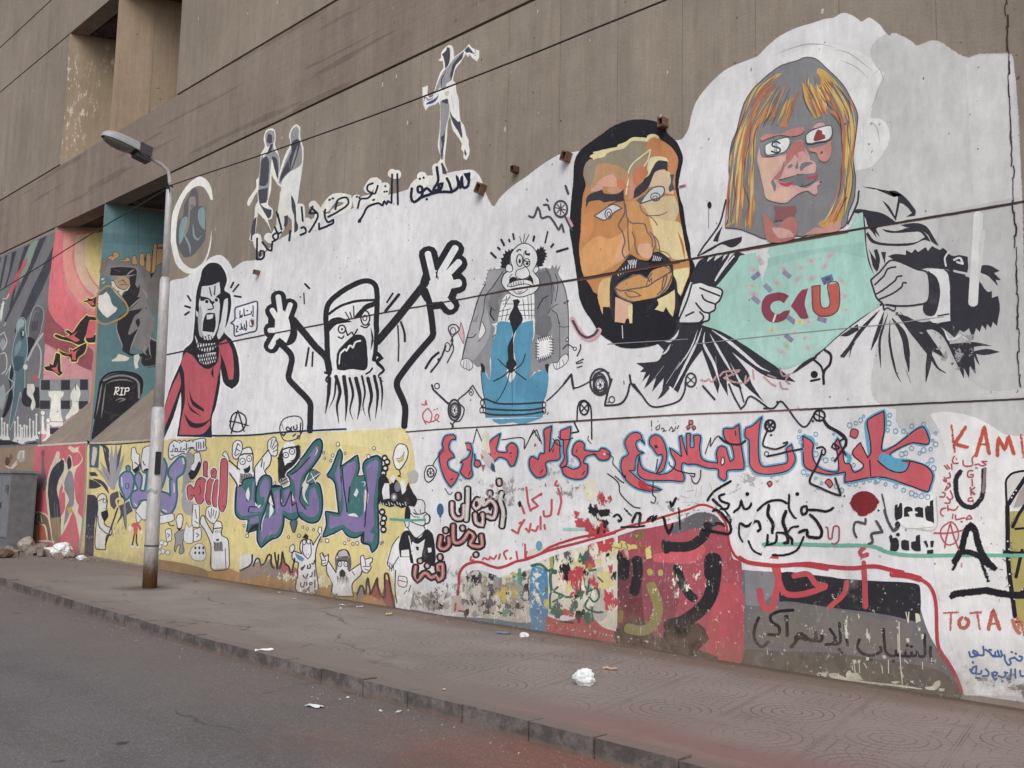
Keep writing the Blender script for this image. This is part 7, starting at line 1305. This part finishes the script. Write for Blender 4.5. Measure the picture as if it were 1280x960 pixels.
# ================================================================ rusty stubs of old brackets left in the wall
M_RUST = plain('rusty_iron', '#6b5142', .85, 0, .3, 30, .2); M_RUSTD = plain('dark_rusty_iron', '#4a342c', .9, 0, .3, 30, .2)
for i, (px, py, s, rz) in enumerate(((604, 237, .14, .5), (647, 213, .08, .0), (711, 197, .12, .4), (832, 155, .10, .0), (324, 341, .08, .3))):
    q = WALL.at(px, py); mb = MB(); R = Matrix.Rotation(rz, 3, 'Y'); n = s
    for dx, dz, wx, wz in ((0, .5, 1, .16), (0, -.5, 1, .16), (.5, 0, .16, 1), (-.5, 0, .16, 1)):
        mb.box(Vector((q.x, WALL_Y-.045, q.z))+R @ Vector((dx*n*.7, 0, dz*n*.9)), (wx*n*.7, .12, wz*n*.9), M_RUST if i != 1 else M_RUSTD, R)
    mb.box(Vector((q.x, WALL_Y-.02, q.z)), (n*.55, .06, n*.75), M_RUSTD, R)
    mb.build('bracket_stub', BLD)
# ================================================================ street lamp
M_POLE, _t, _b, _o = new_mat('weathered_galvanised_pole')
_p = _t.pos(); _z = _t.n('SeparateXYZ', i={0: _p}).outputs[2]
_c = _t.n('RGB'); _c.outputs[0].default_value = base('#a6a5a6')+(1,); _c = _c.outputs[0]
_c = _t.scale(_c, _t.math('MULTIPLY', _t.ramp(_t.noise(_t.pos((1, 1, .25)), 26, 6, .75), .3, .7, .80, 1.12), _t.ramp(_t.noise(_p, 3, 4), .3, .7, .9, 1.08)))
_c = _t.mix(_t.math('MULTIPLY', _t.ramp(_t.noise(_t.pos((1, 1, .3)), 12, 5, .7), .58, .72), .45), _c, base('#7c746c'))
_r = _t.ramp(_t.math('ADD', _z, _t.math('MULTIPLY', _t.noise(_t.pos((1, 1, .4)), 14, 5, .7), .5)), .45, .78, 1, 0)
_c = _t.mix(_r, _c, _t.mix(_t.noise(_p, 25, 5), base('#7a5636'), base('#4f3a2a')))
_t.t.links.new(_c, _b.inputs['Base Color']); _b.inputs['Roughness'].default_value = .5; _b.inputs['Metallic'].default_value = .15
_bp = _t.n('Bump', i={'Strength': .25, 'Distance': .004, 'Height': _t.noise(_p, 60, 4)}); _t.t.links.new(_bp.outputs[0], _b.inputs['Normal'])
M_HEAD = plain('lamp_grey_paint', '#8b9092', .45, 0, .08, 20); M_GEAR = plain('lamp_dark_cover', '#3d3a3f', .7, 0, .1, 20)
M_LENS, _t, _b, _o = new_mat('dusty_lamp_glass'); _b.inputs['Base Color'].default_value = (.10, .10, .095, 1); _b.inputs['Roughness'].default_value = .22; _b.inputs['Specular IOR Level'].default_value = .6
LB = GROUND.at(187, 735)
LAMP = empty('street_lamp', (LB.x, LB.y, 0), 'tall grey street lamp with stepped pole and rusty foot standing on the pavement', 'street lamp')
lx = lambda z: LB.x-.026*z
mb = MB(); mb.tube([(lx(0), LB.y, -.02), (lx(1), LB.y, 1), (lx(2.80), LB.y, 2.80), (lx(2.86), LB.y, 2.86)], [.112, .108, .106, .084], M_POLE, 24)
for z in (.66,): mb.tube([(lx(z), LB.y, z-.012), (lx(z), LB.y, z+.012)], [.1135, .1135], M_GEAR, 24)
pole = mb.build('pole_base', LAMP, True)
mb = MB(); mb.tube([(lx(2.84), LB.y, 2.84), (lx(4.95), LB.y, 4.95), (lx(5.0), LB.y, 5.0)], [.083, .080, .060], M_POLE, 24); mb.build('pole', LAMP, True)
xt = lx(6.6)
mb = MB(); mb.tube([(lx(4.98), LB.y, 4.98), (lx(6.52), LB.y, 6.50), (lx(6.56), LB.y, 6.54)], [.058, .054, .036], M_POLE, 20); mb.build('upper_pole', LAMP, True)
mb = MB(); arc = [(xt, LB.y, 6.50), (xt, LB.y, 6.64), (xt, LB.y-.02, 6.74), (xt, LB.y-.07, 6.82), (xt, LB.y-.16, 6.875), (xt, LB.y-.27, 6.905), (xt, LB.y-.40, 6.935)]
mb.tube(arc, [.036, .034, .033, .032, .031, .030, .030], M_POLE, 14); mb.build('lamp_arm', LAMP, True)
# lantern: axis runs toward the road and tilts up
ang = radians(13); ax = Vector((0, -cos(ang), sin(ang))); up = Vector((0, sin(ang), cos(ang))); O = Vector((xt, LB.y-.36, 6.94))
def sect(s):   # half width, top, bottom
    if s < .26: return .085+.06*s/.26, .075+.04*s/.26, -.055
    u = (s-.26)/.56; k = math.sqrt(max(.0, 1-max(0, (u-.35)/.65)**2.2)); return .155*k+.004, .125*k+.01, -.03
mb = MB(); S = [0, .06, .13, .2, .26, .30, .38, .46, .54, .62, .68, .73, .77, .80, .815]; rings = []
for s in S:
    h, tp, bt = sect(s); rings.append([O+ax*s+Vector((1, 0, 0))*(h*x)+up*(tp*z if z > 0 else bt*-z) for x, z in ((-1, -1), (-1.03, 0), (-.93, .55), (-.6, .92), (0, 1), (.6, .92), (.93, .55), (1.03, 0), (1, -1))])
for A, B in zip(rings, rings[1:]):
    for j in range(8): mb.face([A[j], A[j+1], B[j+1], B[j]], M_HEAD)
    mb.face([A[0], B[0], B[8], A[8]], M_GEAR)
mb.face(rings[0], M_GEAR); mb.face(rings[-1], M_HEAD)
HEAD = mb.build('lamp_head', LAMP)
mb = MB(); lens = []; LS = [.30, .33, .40, .50, .60, .68, .74, .78]
for s in LS:
    h, tp, bt = sect(s); u = (s-.30)/.48; d = .075*math.sqrt(max(0, 1-(2*u-1)**2))+.012
    lens.append([O+ax*s+Vector((1, 0, 0))*(h*.88*cos(t))-up*(.031+d*sin(t)) for t in [pi*k/8 for k in range(9)]])
for A, B in zip(lens, lens[1:]):
    for j in range(8): mb.face([A[j], B[j], B[j+1], A[j+1]], M_LENS)
mb.build('lens', HEAD, True)
mb = MB(); Rm = Matrix(((1, 0, 0), (0, ax.y*-1, up.y), (0, -ax.z, up.z))); mb.box(O+ax*.15+up*.04, (.305, .21, .165), M_GEAR, Rm); mb.build('gear_cover', HEAD, bevel=.008)
mb = MB(); mb.box(O+ax*.13-up*.075, (.2, .24, .06), M_GEAR, Rm); mb.build('gear_tray', HEAD, bevel=.008)
mb = MB(); q = 1.96; mb.box((lx(q)+.118, LB.y-.02, q), (.02, .09, .36), plain('black_plate', '#26242a', .6)); mb.build('plate', LAMP)
mb = MB()
for z in (1.50, 1.53): mb.tube([(lx(1.5)+.1085*cos(t), LB.y+.1085*sin(t), z+.02*sin(5*t)) for t in [pi+pi*k/14 for k in range(15)]], .006, plain('teal_tape', '#4e7d7d', .7), 6)
mb.build('painted_tape', LAMP)
mb = MB(); mb.tube([(xt+.02, LB.y-.05, 6.55), (xt+.10, LB.y-.08, 6.57), (xt+.14, LB.y-.06, 6.48), (xt+.12, LB.y-.05, 6.40)], .008, plain('cable_black', '#232024', .6), 6); mb.tube([(xt+.05*cos(t), LB.y+.05*sin(t), 6.545) for t in [2*pi*k/12 for k in range(13)]], .012, plain('cable_black', '#232024', .6), 6); mb.build('cable_tie', LAMP)
# ================================================================ overhead cable tied to the lamp pole
PP = Plane((0, LB.y-.05, 0), (0, -1, 0)); pts = [PP.at(*q) for q in ((-200, 482), (0, 363), (105, 298), (205, 238), (213, 232), (320, 196), (470, 143), (640, 77.5), (735, 39), (832, 0), (960, -52))]
e = pts[-1]-pts[-2]; pts += [pts[-1]+e*1.6, pts[-1]+e*3.5]
from mathutils.geometry import interpolate_bezier
fine = []
for i in range(len(pts)-1):
    p0, p1 = pts[i], pts[i+1]; t0 = (pts[i+1]-pts[max(i-1, 0)])/6; t1 = (pts[min(i+2, len(pts)-1)]-pts[i])/6; fine += interpolate_bezier(p0, p0+t0, p1-t1, p1, 8)[:-1]
fine.append(pts[-1])
mb = MB(); mb.tube(fine, .0095, plain('cable_black', '#232024', .6), 8); o = mb.build('overhead_cable', smooth=True); tag(o, 'thin black overhead cable strung past the wall and tied to the lamp pole', 'cable')
# ================================================================ grey utility cabinet against the brown wall
M_CAB = plain('grey_cabinet_paint', '#6c6d71', .6, 0, .14, 7, .3); M_CABD = plain('grey_cabinet_paint_dark', '#5d5e62', .65, 0, .14, 7, .3)
CX, CY0, CY1, CH = -24.32, 7.72, 8.28, 1.86
CAB = empty('utility_cabinet', (CX-.6, (CY0+CY1)/2, 0), 'grey metal utility cabinet standing against the brown painted wall beside the rubbish', 'cabinet')
mb = MB(); mb.box((CX-.62, (CY0+CY1)/2, .93), (1.24, CY1-CY0, 1.78), M_CABD); body = mb.build('body', CAB, bevel=.012)
mb = MB(); mb.box((CX-.62, (CY0+CY1)/2, CH-.02), (1.30, CY1-CY0+.06, .06), M_CAB); mb.build('roof', CAB, bevel=.01)
mb = MB(); mb.box((CX-.62, (CY0+CY1)/2, .03), (1.28, CY1-CY0+.04, .12), plain('concrete_plinth', '#6f675f', .9)); mb.build('plinth', CAB)
for k in range(2):
    mb = MB(); mb.box((CX-.32-.60*k, CY0-.012, 1.02), (.57, .022, 1.42), M_CAB); dr = mb.build('door', CAB, bevel=.006)
    mb = MB(); mb.box((CX-.53-.2*k, CY0-.035, 1.05), (.03, .03, .14), M_GEAR); mb.build('handle', dr)
mb = MB()
for i in range(5): mb.box((CX-.2, CY0-.026, 1.52-.035*i), (.22, .008, .014), M_GEAR)
mb.box((CX-.12, CY0-.026, 1.40), (.05, .006, .20), plain('dark_label', '#33333a', .7)); mb.build('vent', CAB)
mb = MB(); mb.box((CX+.004, (CY0+CY1)/2, .62), (.01, CY1-CY0-.06, 1.0), M_CABD); mb.build('side_panel', CAB, bevel=.004)
# ================================================================ rubbish against the foot of the wall
def lump(name, px, py, sx, sy, sz, mat, label, cat, seed=0, amp=.35, freq=1.0, group=None, sink=.12, sub_=3, rz=0.0):
    """a crumpled bag or a stone: a noisy closed surface resting on the ground"""
    q = GROUND.at(px, py)
    if q.y > 8.28-sy/2: q = Vector((q.x*(8.28-sy/2)/q.y, 8.28-sy/2, 0))
    bm_ = __import__('bmesh').new(); __import__('bmesh').ops.create_icosphere(bm_, subdivisions=sub_, radius=1)
    for v in bm_.verts:
        d = v.co.normalized(); n = mn.noise(d*1.6*freq+Vector((seed*3.1, seed, 0)))+.5*mn.noise(d*3.7*freq+Vector((0, seed*2.3, 5)))+.35*abs(mn.noise(d*7.5*freq+Vector((seed, 9, 0))))
        r = 1+amp*n; v.co = Vector((d.x*r*sx/2, d.y*r*sy/2, max(d.z*r, -1+sink)*sz/2))
    me = bpy.data.meshes.new(name); bm_.to_mesh(me); bm_.free(); me.materials.append(mat)
    lo = min(v.co.z for v in me.vertices); o = bpy.data.objects.new(name, me); COL.objects.link(o); o.location = (q.x, q.y, -lo-.006); o.rotation_euler.z = rz
    return tag(o, label, cat, group)
def bagmat(n, c, tr=.0): 
    m = plain(n, c, .45, 0, .12, 10, .35); return m
M_BAGW, M_BAGG, M_BAGD = bagmat('white_plastic_bag', '#c9cad0'), bagmat('dirty_sacking', '#8d857e'), bagmat('dark_plastic_bag', '#33333b')
M_STONE = plain('broken_stone', '#7b7067', .95, 0, .2, 9, .1); M_BROWN = plain('brown_clod', '#5e4b3f', .95, 0, .2, 9, .1); M_FOAM = plain('white_foam', '#cfd0d2', .8, 0, .05, 20, .2)
lump('plastic_bag', 730, 856, .18, .16, .145, M_BAGW, 'crumpled white plastic bag lying alone in the middle of the paving', 'plastic bag', 4, .26, 1.25, sub_=5)
lump('plastic_bag', 77, 690, .44, .4, .34, M_BAGW, 'full white plastic bag rightmost at the foot of the red panel', 'plastic bag', 5, .22, 1.2, sub_=4)
lump('plastic_bag', 17, 680, .42, .36, .42, M_BAGW, 'dirty white plastic bag heaped beside the grey cabinet', 'plastic bag', 8, .5, 1.3)
lump('sack', 33, 682, .55, .4, .32, M_BAGG, 'dusty grey sack slumped between the cabinet and the red panel', 'sack', 11, .35)
lump('plastic_bag', 4, 684, .6, .4, .22, M_BAGD, 'flattened black plastic bag at the foot of the cabinet', 'plastic bag', 13, .35)
lump('stone', 5, 697, .42, .36, .20, M_BROWN, 'large brown clod of earth at the left end of the rubble', 'stone', 15, .2)
lump('stone', 89, 691, .22, .2, .13, M_STONE, 'rounded brown stone beside the full white bag', 'stone', 17, .2)
lump('plastic_scrap', 102, 695, .26, .18, .10, M_BAGW, 'torn white plastic scrap lying in front of the dark painted strip', 'scrap', 19, .5, 1.5)
lump('plastic_scrap', 655, 797, .10, .09, .07, M_BAGW, 'small crumpled white scrap at the foot of the blue painted patch', 'scrap', 21, .45, 1.5)
q = Vector((-22.35, 8.1, 0)); mb = MB(); R = Matrix.Rotation(.25, 3, 'Z') @ Matrix.Rotation(.08, 3, 'Y'); mb.box((0, 0, .085), (.50, .22, .15), M_FOAM, R); mb.box((.05, -.02, .165), (.36, .15, .02), M_FOAM, R); o = mb.build('foam_block', bevel=.012); o.location = (q.x, q.y, 0); tag(o, 'white block of packing foam lying on the rubble', 'foam block')
rb = random.Random(12); mb = MB()
for i in range(150):
    px = rb.uniform(2, 88) if i < 120 else rb.uniform(-30, 135); py = rb.gauss(690, 3.6); q = GROUND.at(px, py); q = Vector((q.x, q.y, 0)) if q.y < 8.35 else Vector((q.x*8.35/q.y, 8.35-.5*rb.random()**2, 0)); s = rb.uniform(.03, .16)*(1 if i < 120 else .5)
    R = Matrix.Rotation(rb.uniform(0, 6), 3, 'Z') @ Matrix.Rotation(rb.uniform(-.5, .5), 3, 'X'); hh = .10*math.exp(-((px-45)/35)**2)*rb.random()
    P8 = [Vector((sx*rb.uniform(.6, 1), sy*rb.uniform(.6, 1), sz*rb.uniform(.5, 1)))*s/1.6 for sx in (-1, 1) for sy in (-1, 1) for sz in (-1, 1)]; P8 = [Vector((q.x, q.y, hh+s*.25))+R @ v for v in P8]
    for f_ in ((0, 1, 3, 2), (4, 6, 7, 5), (0, 4, 5, 1), (2, 3, 7, 6), (0, 2, 6, 4), (1, 5, 7, 3)): mb.face([P8[k] for k in f_], M_STONE)
tag(mb.build('rubble'), 'low heap of grey broken rubble at the foot of the red panel', 'rubble', kind='stuff')
# ================================================================ paper litter: bent sheets
def scrap(px, py, w_, d_, mat, label, rz, road=False, group=None, seed=1, h=.03):
    q = (ROAD if road else GROUND).at(px, py); mb = MB(); N = 5; r_ = random.Random(seed)
    Z = [[.006+h*(abs(mn.noise(Vector((i*.7+seed, j*.7, 0))))) for j in range(N+1)] for i in range(N+1)]
    X = [[((i/N-.5)*w_*(1+.15*mn.noise(Vector((seed, j*.9, 0)))), (j/N-.5)*d_*(1+.2*mn.noise(Vector((i*.9, seed, 2))))) for j in range(N+1)] for i in range(N+1)]
    for t_ in (0, .003):
        for i in range(N):
            for j in range(N):
                f_ = [(*X[a][b], Z[a][b]+t_) for a, b in ((i, j), (i+1, j), (i+1, j+1), (i, j+1))]; mb.face(f_ if t_ else f_[::-1], mat)
    o = mb.build('paper_scrap'); o.location = (q.x, q.y, -.13 if road else 0); o.rotation_euler.z = rz
    return tag(o, label, 'litter', group)
M_PAP = plain('litter_paper', '#c6c6cc', .8, 0, .06, 20); M_BLU = plain('blue_wrapper', '#5c7791', .6, 0, .15, 20); M_ORG = plain('orange_wrapper', '#b98a72', .7, 0, .1, 20); M_YEL = plain('yellow_wrapper', '#b3a06a', .7, 0, .1, 20)
scrap(393, 884, .15, .07, M_PAP, 'flat white paper scrap lying on the open asphalt', .3, True, seed=3)
scrap(629, 792, .16, .09, M_BLU, 'blue wrapper on the pavement at the foot of the peeling wall', .4, seed=5)
scrap(763, 837, .13, .07, M_ORG, 'pale orange wrapper on the paving behind the crumpled bag', .2, seed=7)
scrap(486, 769, .08, .08, M_YEL, 'small yellow wrapper at the foot of the painted flames', .9, seed=9, h=.05)
scrap(330, 814, .18, .04, M_PAP, 'long white paper strip lying along the kerb edge', 1.2, seed=11)
for i, (px, py, w_) in enumerate(((428, 757, .14), (450, 759, .16), (426, 761, .1), (349, 741, .07), (368, 749, .08), (555, 863, .07), (476, 890, .06), (435, 873, .05), (498, 891, .09))):
    scrap(px, py, w_*.6, w_*.3, M_PAP, 'tiny white paper bits scattered on the pavement and in the gutter', .3+i, py > 865, 'tiny paper bits', seed=20+i, h=.015)
rb = random.Random(5); mb = MB(); M_GRIT = plain('grit', '#736a63', .95, 0, .25, 3); M_GRITW = plain('pale_grit', '#968e85', .95, 0, .2, 3)
for i in range(900):
    if i < 420: x = rb.uniform(-24, -1); y = WALL_Y-.05-abs(rb.gauss(0, .22)); z = 0
    else: x = rb.uniform(-20, -2); y = kerb_y(x)-.03-abs(rb.gauss(0, .25)); z = -.13
    s = rb.uniform(.003, .011); a = rb.random()*6
    T4 = [Vector((x+s*cos(a+k*2.1), y+s*sin(a+k*2.1), z)) for k in range(3)]+[Vector((x, y, z+s*.9))]
    m_ = M_GRITW if rb.random() < .2 else M_GRIT
    for f_ in ((0, 1, 3), (1, 2, 3), (2, 0, 3)): mb.face([T4[k] for k in f_], m_)
tag(mb.build('grit'), 'loose grit and small stones along the wall foot and gutter', 'grit', kind='stuff')
